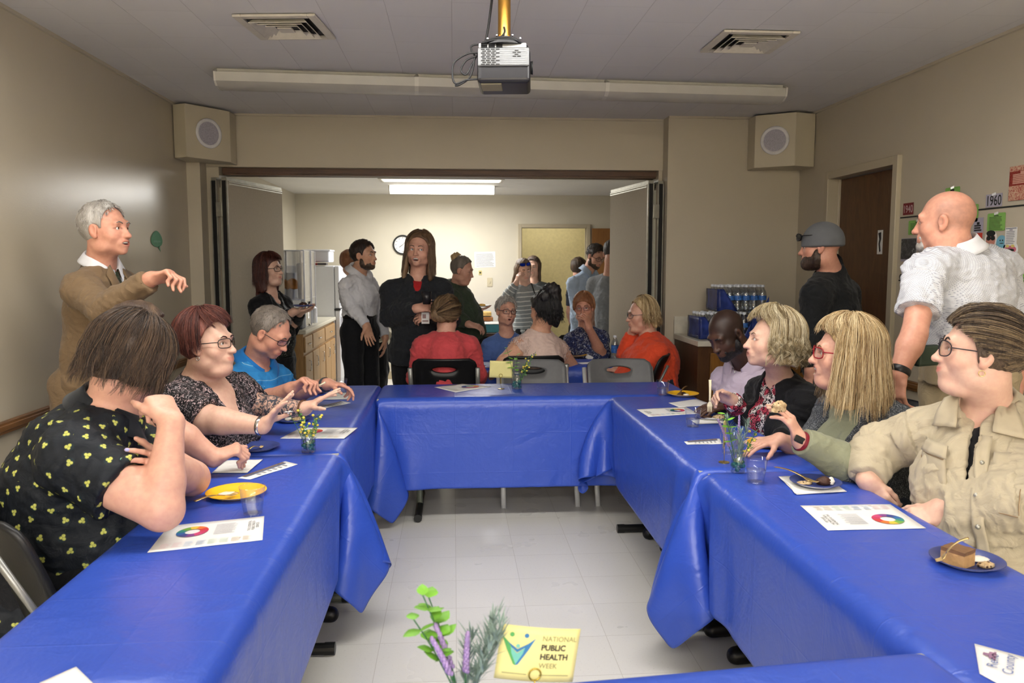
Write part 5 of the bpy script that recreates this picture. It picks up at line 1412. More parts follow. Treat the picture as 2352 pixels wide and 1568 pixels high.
def vofs(c):
 """bearing of the camera from a point, in degrees"""
 return math.degrees(math.atan2(-c[0], c[1]))
class Person:
 def __init__(s, label, Y=3.0, h=0.006, hh=0.004):
  s.label = label; s.h = h; s.hh = hh; s.t = None; s.F = Field(); s.arms = {}; s.kids = []; s.tat = None; s.Y = Y
 # ---- placement
 def start(s, loc):
  s.loc = np.array((loc[0], loc[1], 0.0)); s.t = thing('person', s.label, 'person', s.loc)
 def put(s, name, V, Q, m, attrs=None, parent=None):
  return quad_mesh(name, V - s.loc, Q, m, parent or s.t, attrs)
 def mb(s, name, b, m, parent=None, **kw):
  b.V = [(v[0] - s.loc[0], v[1] - s.loc[1], v[2] - s.loc[2]) for v in b.V]
  return b.build(name, m, parent or s.t, **kw)
 # ---- head
 def head(s, c, yaw=0, pitch=0, roll=0, sc=1.0, fat=0.0, skin='fair', mouth='closed', eyes='open', iris='brown', lips=0.5, male=False, gaze=(0, 0), stub=0.0, stubc=(90, 80, 74), nose=1.0, blush=0.25, ears=True):
  s.hc = np.array(c, float); s.hR = rotm(yaw + vofs(c), pitch, roll); s.hs = sc; s.skin = np.array(srgb(*(SKIN[skin] if isinstance(skin, str) else skin)))[:3]
  s.hp = dict(fat=fat, mouth=mouth, eyes=eyes, iris=iris, lips=lips, male=male, gaze=gaze, stub=stub, stubc=stubc, blush=blush, dark=(skin == 'dark'))
  F, L, R, k = s.F, s.L, s.hR, sc
  e = lambda c, r, kk=0.012, op='+': F.ell(L(c), np.array(r) * k, R, kk * k, op)
  cn = lambda a, b, ra, rb, kk=0.010, op='+': F.cone(L(a), L(b), ra * k, rb * k, kk * k, op)
  f = fat * .6; s.hp['fat'] = f
  e((0, -.015, .028), (.075, .094, .087))
  e((0, .022, -.022), (.062 + .008 * f, .070, .086), .02)
  e((0, .028, -.072), (.042 + .016 * f, .054, .040), .02)
  e((0, .070, -.096), (.020 + .006 * f, .018, .017 + .002 * f), .02)
  for x in (-1, 1):
   e((x * .038, .050, -.034), (.027 + .006 * f, .026, .026 + .006 * f), .02)
   e((x * .048, .010, -.075), (.017 + .014 * f, .034, .024 + .006 * f), .02)
   if ears:
    e((x * .078, -.006, -.006), (.009, .019, .031), .006); e((x * .085, .001, -.004), (.006, .010, .018), .004, '-'); e((x * .076, .0, -.032), (.008, .010, .010), .006)
  if f > 0.3: e((0, .036, -.112), (.045 + .012 * f, .046, .022 + .010 * f), .025)
  cn((-.034, .076, .020), (.034, .076, .020), .013 + (.002 if male else 0), .013 + (.002 if male else 0), .015)
  for x in (-1, 1): e((x * .031, .096, .001), (.017, .016, .012), .012, '-')
  for x in (-1, 1):
   if eyes == 'closed':
    e((x * .031, .0715, .000), (.0155, .014, .0125), .006)
   else:
    e((x * .031, .0710, .000), (.0165, .0145, .0130), .005)
    dz = -.0025 if eyes == 'open' else -.006
    e((x * .031, .094, dz), (.0145, .020, (.0054 if eyes == 'open' else .0028)), .002, '-')
  n = nose
  cn((0, .082, .012), (0, .081 + .024 * n, -.033), .0078, .0098, .012)
  e((0, .083 + .023 * n, -.037), (.0110, .0115, .0098), .008)
  for x in (-1, 1): e((x * .0115, .079 + .018 * n, -.037), (.0075, .0110, .0075), .006)
  for x in (-1, 1): e((x * .006, .083 + .020 * n, -.046), (.0035, .006, .004), .003, '-')
  lw = .0255 if mouth == 'closed' else .030
  e((0, .080, -.066), (.030, .018, .020), .014)
  up = .005 if mouth in ('smile', 'open', 'grin') else 0.0
  F_ = lambda z, y, r: (cn((-lw, y - .012, z + up), (0, y, z), r * .6, r, .005), cn((lw, y - .012, z + up), (0, y, z), r * .6, r, .005))
  if mouth in ('open', 'grin', 'talk'):
   mh = {'open': .013, 'grin': .0065, 'talk': .006}[mouth]
   F_(-.060, .0935, .0048); F_(-.066 - mh * 1.1, .0905, .0056)
   e((0, .102, -.063 - mh * .5), (lw * .86 if mouth != 'talk' else .015, .026, mh), .003, '-')
  else:
   F_(-.0620, .0935, .0046); F_(-.0702, .0925, .0054)
   cn((-lw, .090, -.066 + up * 1.2), (0, .1005, -.0662), .0016, .0020, .002, '-'); cn((lw, .090, -.066 + up * 1.2), (0, .1005, -.0662), .0016, .0020, .002, '-')
  lo = np.array([L((x, y, z)) for x in (-.1, .1) for y in (-.12, .13) for z in (-.145, .13)])
  F.zone(lo.min(0), lo.max(0), s.hh)
 def L(s, p): return s.hc + s.hR @ (np.array(p, float) * s.hs)
 def Li(s, V): return ((V - s.hc) @ s.hR) / s.hs
 # ---- torso: shoulders R, L (the person's own right and left), pelvis, sizes
 def torso(s, R, Lf, pelvis, nb=None, w=(1, 1, 1), d=(1, 1, 1), bust=0.0, belly=0.0, cw=None, arm=1.0, neck=0.055, hunch=0.0, nk=0.075, shr=0.050, drop=.048):
  s.SR, s.SL, s.PV = np.array(R, float), np.array(Lf, float), np.array(pelvis, float)
  mid = (s.SR + s.SL) / 2; u0 = U(mid - s.PV)
  s.SR = s.SR + (mid - s.SR) * .13 - u0 * drop; s.SL = s.SL + (mid - s.SL) * .13 - u0 * drop; mid = mid - u0 * drop * .6; s.xa = U(s.SR - s.SL); up = U(mid - s.PV); s.ua = up; s.fa = U(np.cross(up, s.xa)); s.mid = mid
  sw = np.linalg.norm(s.SR - s.SL) / 2; s.sw = sw; s.armk = arm
  s.NB = np.array(nb, float) if nb is not None else mid + up * nk - s.fa * 0.015
  Ln = np.linalg.norm(mid - s.PV); s.Ln = Ln
  C = lambda t, fo=0.0: s.PV + up * (Ln * t) + s.fa * fo
  s.st = [(C(0.0), sw * .86 * w[2], .105 * d[2]), (C(.30, .02 * belly), sw * .80 * w[1], .100 * d[1]), (C(.72, -hunch * .3), sw * .86 * w[0], .112 * d[0]), (C(.93, -.012 - hunch), sw * .80 * w[0], .088 * d[0])]
  s.bust, s.belly, s.neckr, s.shr = bust, belly, neck, shr
 def torso_prims(s, F, t, k=0.035, bust=True):
  st = s.st
  for a, b in zip(st[:-1], st[1:]):
   F.econe(a[0], b[0], (a[1] + t, a[2] + t), (b[1] + t, b[2] + t), s.xa, k)
  F.cone(s.NB - s.ua * 0.035, s.SR, s.shr * .95 + t, s.shr + t, 0.04); F.cone(s.NB - s.ua * 0.035, s.SL, s.shr * .95 + t, s.shr + t, 0.04)
  if s.bust and bust:
   c = s.st[2]
   for x in (-1, 1): F.ell(c[0] + s.xa * (x * c[1] * .48) + s.fa * (c[2] * .55 + .02 * s.bust) - s.ua * .03, np.array((.075, .075, .08)) * (0.7 + .3 * s.bust) + t, np.stack([s.xa, s.fa, s.ua], 1), 0.05)
  if s.belly:
   c = s.st[1]; F.ell(c[0] + s.fa * (.03 + .05 * s.belly), (c[1] * .92 + t, c[2] * .95 + .02 * s.belly + t, .15 + t), np.stack([s.xa, s.fa, s.ua], 1), 0.06)
 # ---- arms
 def arm(s, side, elbow, wrist, r=(.050, .043, .042, .030), hand=None):
  k = s.armk; s.arms[side] = dict(S=(s.SR if side == 'R' else s.SL), E=np.array(elbow, float), W=np.array(wrist, float), r=tuple(x * k for x in r), hand=hand)
 def arm_prims(s, F, side, t=0.0, k=0.02):
  a = s.arms[side]; r = a['r']
  F.cone(a['S'], a['E'], r[0] + t, r[1] + t, k)
  m = a['E'] + (a['W'] - a['E']) * .3
  F.cone(a['E'], m, r[1] * .95 + t, r[2] * 1.04 + t, k); F.cone(m, a['W'], r[2] * 1.04 + t, r[3] + t, k)
 def hand(s, side, dirn, palm, curl=0.25, spread=0.06, size=1.0, thumb=0.5, curls=None, W=None, tcurl=0.3):
  """fingers along dirn, palm facing 'palm'"""
  F = s.F; W = s.arms[side]['W'] if W is None else W
  d = U(dirn); p = U(np.array(palm, float) - d * (np.array(palm, float) @ d)); t = np.cross(p, d) if side == 'L' else np.cross(d, p)
  # thumb side: right hand, palm down & fingers forward -> thumb points left
  z = size
  F.econe(W - d * .01, W + d * .035 * z, (.027 * z, .020 * z), (.036 * z, .016 * z), t, .012); F.econe(W + d * .03 * z, W + d * .082 * z, (.037 * z, .0155 * z), (.041 * z, .0125 * z), t, .010, end=.010)
  F.cone(W + d * .02 * z + t * .02 * z + p * .006, W + d * .05 * z + t * .030 * z + p * .008, .014 * z, .012 * z, .012)
  tips = []
  lens = ((.044, .026, .021), (.048, .030, .022), (.045, .028, .021), (.034, .021, .019)); offs = (.031, .0105, -.0105, -.030)
  for i in range(4):
   b = W + d * (.082 - .004 * abs(i - 1.2)) * z + t * offs[i] * z
   c = (curls[i] if curls else curl); v = U(d + t * spread * (1.2 - i) * .9); q = b; rr = (.0090, .0080, .0074, .0062)
   sd = U(np.cross(v, p))
   for j in range(3):
    a = c * (0.9, 1.25, 0.8)[j]; M = np.array(Matrix.Rotation(-a if True else a, 3, Vector(sd)))
    v2 = M @ v
    if (v2 @ p) < (v @ p) - 1e-9: v2 = np.array(Matrix.Rotation(a, 3, Vector(sd))) @ v
    v = v2; n = q + v * lens[i][j] * z
    F.cone(q, n, rr[j] * z, rr[j + 1] * z, .0035 if j else .006); q = n
   tips.append((q, v))
  b = W + d * .028 * z + t * .026 * z + p * .006; v = U(d * (1.0 - .5 * thumb) + t * (.3 + .8 * thumb) + p * .35)
  q = b
  for j, (ln, ra, rb) in enumerate(((.040, .0125, .0105), (.032, .0105, .0090), (.024, .0092, .0072))):
   n = q + v * ln * z; F.cone(q, n, ra * z, rb * z, .007); q = n; v = U(v + (d * .35 + p * .35 - t * .4) * tcurl)
  tips.append((q, v))
  s.arms[side]['tips'] = tips
  lo = W + d * .09 * z; F.zone(lo - .10 * z, lo + .10 * z, s.hh)
 # ---- legs
 def legs_sit(s, fwd=None, side=0.09, r=1.0, seat=0.47, shin=None):
  f = U(fwd) if fwd is not None else U((s.fa[0], s.fa[1], 0)); x = U(np.cross(f, (0, 0, 1)))
  s.lg = []
  for sg in (1, -1):
   h = np.array((s.PV[0], s.PV[1], seat + .09)) + x * side * sg; kn = h + f * .43 + x * .02 * sg; kn[2] = seat + .05; an = kn + f * (.02 if shin is None else shin); an[2] = .09
   s.lg.append((h, kn, an, f, r))
 def legs_stand(s, feet, r=1.0, yaw=0, hipw=0.09, kneef=0.02):
  f = np.array((math.sin(math.radians(yaw)), -math.cos(math.radians(yaw)), 0)); x = U(np.cross(f, (0, 0, 1))); s.lg = []
  for sg, ft in zip((1, -1), feet):
   h = s.PV + x * hipw * sg - np.array((0, 0, .03)); an = np.array((ft[0], ft[1], .09)); kn = (h + an) / 2 + f * kneef
   s.lg.append((h, kn, an, f, r))
 def leg_prims(s, F, t=0.0, k=0.03, ankle=0.0):
  for h, kn, an, f, r in s.lg:
   F.cone(h, kn, .083 * r + t, .056 * r + t, k); F.cone(kn, an, .055 * r + t, .036 * r + t + ankle, k)
 def foot_prims(s, F, t=0.0):
  for h, kn, an, f, r in s.lg:
   F.cone(an + (0, 0, -.04), an + f * .13 + (0, 0, -.055), .036 + t, .030 + t, .02); F.cone(an, an + (0, 0, -.045) - f * .03, .036 + t, .034 + t, .02)
 # ---- skin mesh
 def body(s, hair_line=None):
  F = s.F
  nk = s.L((0, -.022, -.065)); F.cone(nk, s.NB, s.neckr * s.hs, s.neckr * 1.08, .025)
  s.torso_prims(F, -0.004)
  for a in s.arms: s.arm_prims(F, a)
  if getattr(s, 'lg', None): s.leg_prims(F, -0.006); s.foot_prims(F, -0.006)
  V, Q = F.mesh(s.h); V = smooth_verts(V, Q, 1, 0.35)
  q = s.Li(V); hp = s.hp
  col = np.tile(s.skin, (len(V), 1)); head = np.linalg.norm(q, axis=1) < 0.16
  def mixc(m, c): 
   m = np.clip(m, 0, 1)[:, None]; col[:] = col * (1 - m) + np.array(c) * m
  red = s.skin * np.array((1.0, .70, .64)); lipc = s.skin * np.array((0.90, .40, .42)) if not hp['dark'] else s.skin * np.array((1.5, 1.05, 1.05))
  g = lambda c, r: np.exp(-(((q - np.array(c)) / np.array(r)) ** 2).sum(1))
  bl = hp['blush'] * (0.3 if hp['dark'] else 1)
  mixc(bl * (g((.044, .06, -.032), (.025, .03, .022)) + g((-.044, .06, -.032), (.025, .03, .022)) + 0.8 * g((0, .105, -.034), (.016, .016, .014))), red)
  mixc(.30 * np.clip((np.abs(q[:, 0]) - .074) / .01, 0, 1) * head, red)
  sm = .005 * (hp['mouth'] in ('smile', 'grin', 'open')); lz = np.exp(-(q[:, 0] / .026) ** 4 - ((q[:, 2] + .0662 - sm * (q[:, 0] / .026) ** 2) / (.0088 if hp['mouth'] in ('closed', 'smile') else .013)) ** 4) * head; mixc(hp['lips'] * np.clip(lz * 1.6 - .4, 0, 1) * (q[:, 1] > .075), lipc)
  mixc(.35 * (g((.031, .082, .008), (.016, .02, .006)) + g((-.031, .082, .008), (.016, .02, .006))), s.skin * np.array((.72, .58, .55)))
  for x in (-1, 1):
   ex, ez = (q[:, 0] - x * .031) / .0165, (q[:, 2] + .0025) / (.0082 if hp['eyes'] == 'open' else .006); er = ex * ex + ez * ez
   mixc(.75 * np.exp(-((er - .85) / .42) ** 2) * (q[:, 1] > .05) * (q[:, 2] > -.006) * (hp['eyes'] != 'closed'), s.skin * np.array((.30, .22, .20)))
  if hp['mouth'] in ('open', 'talk', 'grin'): mixc(g((0, .080, -.069), (.020, .013, .009)) * 1.4, (0.10, 0.03, 0.03))
  if hp['stub']:
   m = np.clip((-.040 - q[:, 2]) / .015, 0, 1) * (q[:, 1] > -.01) * head * (q[:, 2] > -.13); mixc(hp['stub'] * m, np.array(srgb(*hp['stubc']))[:3])
  if hair_line is not None:      # shaved hair shadow on the scalp
   m = np.clip((hair_line[0] - q[:, 1] * hair_line[1] - .0 + 0 * q[:, 2]) / .02, 0, 1) * np.clip((q[:, 2] + .045) / .02, 0, 1) * (np.abs(q[:, 0]) < .082) * head * np.clip((hair_line[2] - q[:, 2]) / .03, 0, 1); mixc(hair_line[3] * m, np.array(srgb(*hair_line[4]))[:3])
  tat = np.zeros(len(V))
  if s.tat is not None:
   a, b, r = s.tat; t = np.clip(((V - a) @ (b - a)) / ((b - a) @ (b - a)), -.2, 1.2); dd = np.linalg.norm(V - (a + np.outer(t, b - a)), axis=1)
   tat = np.clip((t - 0.02) / .08, 0, 1) * np.clip((.98 - t) / .08, 0, 1) * (dd < r)
  s.V = V; s.q = q; s.headmask = head
  o = s.put('body', V, Q, M_SKIN, {'Col': np.concatenate([col, np.ones((len(V), 1))], 1), 'tat': tat})
  # eyes
  if hp['eyes'] != 'closed':
   for x in (-1, 1):
    c = np.array((x * .031, .0705, -.001)); gx, gz = hp['gaze']; gd = Vector((gx, 1, gz)).normalized(); qt = Vector((0, 0, 1)).rotation_difference(gd).to_matrix()
    b = MB(); n = 16; prof = [(0.0, 0), (.16, 0), (.36, 1), (.40, 1), (.52, 2), (.9, 2), (1.4, 2), (2.2, 2), (3.14, 2)]
    rr = .0136
    for j in range(len(prof) - 1):
     a0, a1 = prof[j][0], prof[j + 1][0]; b.mi = prof[j + 1][1] if j else 0
     ring = []
     for a in (a0, a1):
      ring += [tuple(s.L(c + np.array(qt @ Vector((rr * math.sin(a) * math.cos(2 * math.pi * i / n), rr * math.sin(a) * math.sin(2 * math.pi * i / n), rr * math.cos(a)))))) for i in range(n)]
     b.add(ring, [(i, (i + 1) % n, n + (i + 1) % n, n + i) for i in range(n)])
    s.mb('eye', b, [M_PUP, M_IRIS[hp['iris']], M_EYEW], smooth=True)
  if hp['mouth'] in ('open', 'grin'):
   b = MB(); lw = .022
   for zz, hgt in ((-.0625, .0075),) + (((-.083, .005),) if hp['mouth'] == 'open' else ()):
    b.sheet(lambda u, v: tuple(s.L(((u - .5) * 2 * lw, .0915 - .012 * (2 * u - 1) ** 2, zz - (v - .5) * hgt))), 10, 3)
   s.mb('teeth', b, M_TEETH, smooth=True, thick=0.003)
  return o
 def sy(s, x, z, r=.006):
  """surface depth of the face at local (x, z)"""
  q = s.q[s.headmask]; m = ((q[:, 0] - x) ** 2 + (q[:, 2] - z) ** 2 < r * r) & (q[:, 1] > 0)
  return float(q[m, 1].max()) if m.any() else .08
 def brows(s, m, w=.0034, lift=0.0):
  for x in (-1, 1):
   pts = [(x * .013, .019), (x * .022, .0235 + lift), (x * .034, .0255 + lift), (x * .047, .021 + lift)]
   b = MB(); b.tube([s.L((px, s.sy(px, pz) - .0005, pz)) for px, pz in pts], [w * .8, w, w * .9, w * .4], 6); s.mb('eyebrow', b, m, smooth=True)
 def glasses(s, m=None, w=.0245, hgt=.019, r=.0017, z=-.002, y=.103, up=0.0, tint=None, rnd=0.6, name='glasses', head=False):
  m = m or M_BLK
  b = MB(); pr = None
  def loop(x): 
   out = []
   for k in range(28):
    a = 2 * math.pi * k / 28; ca, sa = math.cos(a), math.sin(a); e = 2 / (2 + 2.2 * (1 - rnd))
    out.append((x + w * math.copysign(abs(ca) ** e, ca), hgt * math.copysign(abs(sa) ** e, sa) + z))
   return out
  yy = lambda x: y - .16 * abs(x) - 2.2 * max(0, abs(x) - .03) ** 1.0 * .25
  fr = None
  for x in (-.032, .032):
   b.tube([s.L((px, yy(px), pz + up)) for px, pz in loop(x)], r * s.hs, 6, closed=True)
  b.tube([s.L((-.0085, yy(.008), z + .006 + up)), s.L((0, y + .003, z + .009 + up)), s.L((.0085, yy(.008), z + .006 + up))], r * s.hs, 6)
  for x in (-1, 1):
   b.tube([s.L((x * (.032 + w), yy(.056), z + .006 + up)), s.L((x * .071, .072, z + .007 + up)), s.L((x * .079, .0, z + .006 + up)), s.L((x * .076, -.025, z - .008 + up))], r * s.hs, 6)
  g = s.mb(name, b, m, smooth=True)
  for x in (-.032, .032):
   lb = MB(); lp = loop(x); V = [s.L((x, yy(x) + .001, z + up))] + [s.L((px, yy(px), pz + up)) for px, pz in lp]
   lb.add(V, [(0, i + 1, (i + 1) % 28 + 1) for i in range(28)]); s.mb('lens', lb, tint or M_LENSG, g)
 # ---- clothes
 def garment(s, name, m, t=0.010, sleeves=(0.0, 0.0), neck=('crew', .07), hem=None, open_=None, slv_t=None, flare=0.004, wrinkle=0.0045, k=0.03, bust=True, h=None, body=True, cut=None, seed=0, top=True, dots=None, skirt=None, nopen=.012, ks=.022, extra=None):
  """sleeves: fraction of the whole arm covered (R, L): 0 none, .35 short, 1 long"""
  F = Field()
  def do_torso():
   if body: s.torso_prims(F, t, 0.035, bust)
   if extra: extra(F)
   if skirt: 
    a = s.st[0]; F.econe(a[0], a[0] - s.ua * skirt[0], (a[1] + t, a[2] + t), (a[1] * skirt[1] + t, a[2] * skirt[1] + t), s.xa, .03, end=.02)
   if hem is not None:
    R = np.stack([s.xa, s.fa, s.ua], 1); F.box(s.PV + s.ua * (hem - .15), (.5, .5, .15), R, .002, .004, '-')
  def do_sleeves():
   cuts = []
   for side, fr in zip(('R', 'L'), sleeves):
    if not fr or side not in s.arms: continue
    a = s.arms[side]; r = a['r']; S, E, W = a['S'], a['E'], a['W']; st = slv_t if slv_t is not None else t * .7
    l1, l2 = np.linalg.norm(E - S), np.linalg.norm(W - E); Lt = fr * (l1 + l2)
    if Lt <= l1:
     u = Lt / l1; e = S + (E - S) * u; F.cone(S, e, r[0] + st, r[0] + (r[1] - r[0]) * u + st + flare, ks); cuts.append((e, U(E - S), r[0] + st + flare + .03))
    else:
     u = min((Lt - l1) / l2, 1.0); F.cone(S, E, r[0] + st, r[1] + st + .004, ks); e = E + (W - E) * u
     mid = E + (W - E) * min(.3, u); F.cone(E, mid, r[1] + st + .003, r[2] + st + .003, ks); F.cone(mid, e, r[2] + st + .003, r[3] + (r[2] - r[3]) * (1 - u) + st * .8 + flare, k)
     cuts.append((e, U(W - E), r[2] + st + .02))
   for e, d, r in cuts:
    z = d; x = U(np.cross(z, (0.3, 0.2, 1))); y = np.cross(z, x); F.box(e + d * (r * .8 + .002), (r, r, r * .8), np.stack([x, y, z], 1), .002, .003, '-')
  if hem is not None: do_torso(); do_sleeves()
  else: do_sleeves(); do_torso()
  # neck hole and neckline
  ty, dp = neck[0], neck[1]
  if ty != 'none':
   nr = s.neckr * 1.05 + .006
   ax = U(s.L((0, -.02, -.05)) - s.NB)
   F.cone(s.NB + ax * (.035 if ty != 'high' else .07), s.NB + ax * .16, nr + nopen, nr + nopen + .038, .008, '-')
   if ty == 'crew': F.ell(s.NB + s.fa * .05 + ax * .03, (nr + .012, .07, .05 + dp * .3), np.stack([s.xa, s.fa, s.ua], 1), .008, '-')
   if ty == 'v' or ty == 'scoop':
    cf = s.st[2]; tip = cf[0] + s.fa * (cf[2] + t + .012 + (.02 * s.bust if dp > .12 else 0)) + s.ua * (np.linalg.norm(s.NB - cf[0]) - dp); a = s.NB + s.fa * (.075) + s.ua * .025
    wd = neck[2] if len(neck) > 2 else .055
    F.cone(a, tip, wd, .016 if ty == 'v' else wd * .8, .006, '-')
  if open_:      # open front: half width at the top and bottom
   a, b2 = open_[:2]
   c0, c1 = s.NB + s.fa * .10, s.PV + s.fa * (.14 + .04 * s.belly); n = 7
   for i in range(n):
    u0, u1 = i / n, (i + 1) / n
    p0, p1 = c0 + (c1 - c0) * u0, c0 + (c1 - c0) * u1
    F.econe(p0, p1, (a + (b2 - a) * u0, .11), (a + (b2 - a) * u1, .11), s.xa, .006, '-', end=.01)
  if cut: cut(F)
  V, Q = F.mesh(h or s.h)
  if len(V) == 0: return None
  V = smooth_verts(V, Q, 1, 0.4); N = normals(V, Q)
  uv = np.stack([(V - s.NB) @ s.xa, (V - s.NB) @ s.fa, (V - s.NB) @ s.ua], 1)
  for side in s.arms:
   a = s.arms[side]
   for p0, p1, off in ((a['S'], a['E'], 0), (a['E'], a['W'], np.linalg.norm(a['E'] - a['S']))):
    d = p1 - p0; Ld = np.linalg.norm(d); tt = (V - p0) @ d / (Ld * Ld); dd = np.linalg.norm(V - (p0 + np.outer(np.clip(tt, 0, 1), d)), axis=1)
    mk = (dd < a['r'][0] + t + .022) & (tt > .12) & (tt < 1.15)
    w = U(d); x = U(np.cross(w, (0, 0.2, 1))); y = np.cross(w, x)
    uv[mk] = np.stack([(V[mk] - p0) @ x + 1.0, (V[mk] - p0) @ y, -(tt[mk] * Ld + off) - .02], 1)
  if wrinkle:
   w1 = wobble(uv, 38, 1.0, seed + 1.3, (1, 1, .5)); w2 = wobble(uv, 85, .5, seed + 4.1, (.7, .7, 1.2)); w3 = wobble(uv, 17, 1.0, seed + 2.2, (1, 1, .8))
   V = V + N * (wrinkle * (np.sign(w1) * np.abs(w1) ** .8 * .7 + w2 + w3 * .8))[:, None] * .8
  at = {'uvw': uv}; s.G = (V, np.stack([(V - s.NB) @ s.xa, (V - s.NB) @ s.fa, (V - s.NB) @ s.ua], 1), N)
  if dots: at['dot'] = dot_field(V, N, Q, uv, *dots)
  return s.put(name, V, Q, m, at)
 def front(s, x, z, off=.003):
  """point on the front of the last garment at torso coordinates x (to the right), z (up from the neck)"""
  V, q, N = s.G; w = .009
  while True:
   m = (np.abs(q[:, 0] - x) < w) & (np.abs(q[:, 2] - z) < w) & (q[:, 1] > -.02)
   if m.any(): break
   w *= 1.6
  i = np.where(m)[0]; j = i[q[i, 1].argmax()]; return s.NB + s.xa * x + s.ua * z + s.fa * (q[j, 1] + off)
 def patch(s, name, m, pts, n=(8, 8), off=.003, thick=.003, parent=None):
  """cloth patch laid on the front: pts = four (x, z) corners"""
  p = [np.array(v, float) for v in pts]; b = MB()
  b.sheet(lambda u, v: tuple(s.front(*((p[0] * (1 - u) + p[1] * u) * (1 - v) + (p[3] * (1 - u) + p[2] * u) * v), off)), *n); V = np.array(b.V)
  return s.mb(name, b, m, parent, smooth=True, thick=thick)
 def trousers(s, m, t=0.010, h=None, waist=0.10, name='trousers', ankle=0.012, wr=.004):
  F = Field()
  a, b2 = s.st[0], s.st[1]
  F.econe(a[0] - s.ua * .04, a[0] + s.ua * waist, (a[1] * .98 + t, a[2] + t), (a[1] * .94 + t, a[2] + t), s.xa, .03, end=.02)
  s.leg_prims(F, t, .035, ankle)
  V, Q = F.mesh(h or s.h); V = smooth_verts(V, Q, 1); N = normals(V, Q)
  if wr: V = V + N * (wobble(V, 36, wr, 2.0, (1, 1, .6)))[:, None]
  if abs(s.lg[0][0][2] - s.lg[0][1][2]) < .2: s.shoes(M_SHOE)
  return s.put(name, V, Q, m, {'uvw': V - s.NB})
 def shoes(s, m):
  for i, leg in enumerate(s.lg):
   F = Field(); h, kn, an, f, r = leg
   F.cone(an + (0, 0, -.045), an + f * .15 + (0, 0, -.058), .042, .034, .02); F.cone(an + (0, 0, -.01), an + (0, 0, -.05) - f * .03, .042, .040, .02); F.box(an + f * .06 + np.array((0, 0, -.115)), (.3, .3, .03), None, .001, .003, '-')
   V, Q = F.mesh(max(s.h, .006)); s.put('shoe', V, Q, m)
 def collar(s, m, w=.042, gap=40, r=None, stand=.022, spread=.034, tilt=0.0, name='collar', up=.0, point=.02):
  """a folded shirt collar around the neck"""
  ax = U(s.L((0, -.02, -.05)) - s.NB); ax = U(ax + s.ua * .6); f = U(s.fa - ax * (s.fa @ ax)); x = np.cross(f, ax); r = r or s.neckr * 1.04 + .006; c = s.NB + ax * (.020 + up)
  b = MB(); n = 40; g = math.radians(gap)
  prof = [(0.0, -.012, 0), (.001, stand * .5, 0), (.004, stand, 0), (.010, stand + .002, .0), (.016, stand * .55, .3), (.024 + spread * .25, -.004 - w * .2, .7), (.026 + spread * .55, -w * .62, 1.0)]
  V = []
  for i in range(n):
   u = i / (n - 1); a = g / 2 + (2 * math.pi - g) * u; fr = math.cos(a)
   e = max(0.0, 1 - min(u, 1 - u) / .10)
   for o, z, q in prof:
    rr = r + o * (1 + .25 * (fr > 0)); z2 = z - .020 * max(0, fr) - .030 * max(0, fr) ** 3 - q * point * e ** 1.5
    V.append(tuple(c + f * math.cos(a) * rr * 1.06 + x * math.sin(a) * rr + ax * z2))
  k = len(prof); b.add(V, [(i * k + j, i * k + j + 1, (i + 1) * k + j + 1, (i + 1) * k + j) for i in range(n - 1) for j in range(k - 1)])
  return s.mb(name, b, m, smooth=True, thick=.003)
 # ---- hair
 def hair(s, m, t=.014, face=(0, 0, 0), ears=True, nape=-.06, curtain=None, locks=0, lock=None, bun=None, h=None, name='hair', seed=0, bump=.003, extra=None, k=.012, capr=(1, 1, 1), nofacecut=False, bangs=None, lr=.007, topcut=None, sweep=None, cap=True, lk=.006):
  F = Field(); L, R, sc = s.L, s.hR, s.hs; rnd = random.Random(seed); pts = []; ids = []
  c0 = np.array((0, -.016, .030)); r0 = (np.array((.0755, .0945, .0875)) + t) * np.array(capr)
  if cap: F.ell(L(c0), r0 * sc, R, .01)
  if curtain:
   for cu in curtain:
    a, b2, ra, rb, xa = cu; F.econe(L(a), L(b2), np.array(ra) * sc, np.array(rb) * sc, R @ np.array(xa, float), .035 * sc, end=.02)
  if extra: extra(F)
  if not nofacecut:
   F.ell(L((0 + face[0], .118 + face[1], -.045 + face[2])), np.array((.14, .105, .125)) * sc, R, .006, '-')
  if ears:
   for x in (-1, 1): F.ell(L((x * .088, .006, -.022)), np.array((.030, .030, .044)) * sc, R, .006, '-')
  if nape is not None: F.box(L((0, 0, nape - .10)), np.array((.14, .16, .10)) * sc, R, .003, .012, '-')
  if topcut: topcut(F)
  if bun:
   for c, r in bun: F.ell(L(c), np.array(r) * sc, R, .015); pts.append(L(c)); ids.append(.5)
  def add_lock(P_, ra, rb, tone, kk=.0035):
   for i in range(len(P_) - 1):
    u0, u1 = i / (len(P_) - 1), (i + 1) / (len(P_) - 1); F.cone(L(P_[i]), L(P_[i + 1]), (ra + (rb - ra) * u0 ** 1.5) * sc, (ra + (rb - ra) * u1 ** 1.5) * sc, kk); pts.append(L(P_[i])); ids.append(tone)
   pts.append(L(P_[-1])); ids.append(tone)
  if locks:
   for i in range(locks):
    for P_, ra, rb in lock(rnd, i, locks, c0, r0): add_lock(P_, ra, rb, rnd.random(), lk)
  if sweep:
   # strands combed from the hairline back to a knot
   n, knot, spread = sweep
   for i in range(n):
    u = i / (n - 1); a = math.radians(-115 + 230 * u); st = np.array((math.sin(a) * .98, math.cos(a) * .60 + .10, .62 + .2 * math.cos(a) - .5 * abs(math.sin(a)) ** 3)); st = U(st); en = U((np.array(knot) - c0) / r0)
    P_ = []
    for j in range(9):
     w = j / 8; d = U(st * (1 - w) + en * w + np.array((0, 0, .0))); P_.append(c0 + d * r0 * (1.0 + rnd.uniform(-.01, .02)))
    add_lock(P_, lr * rnd.uniform(.7, 1.2), lr * .7, rnd.random())
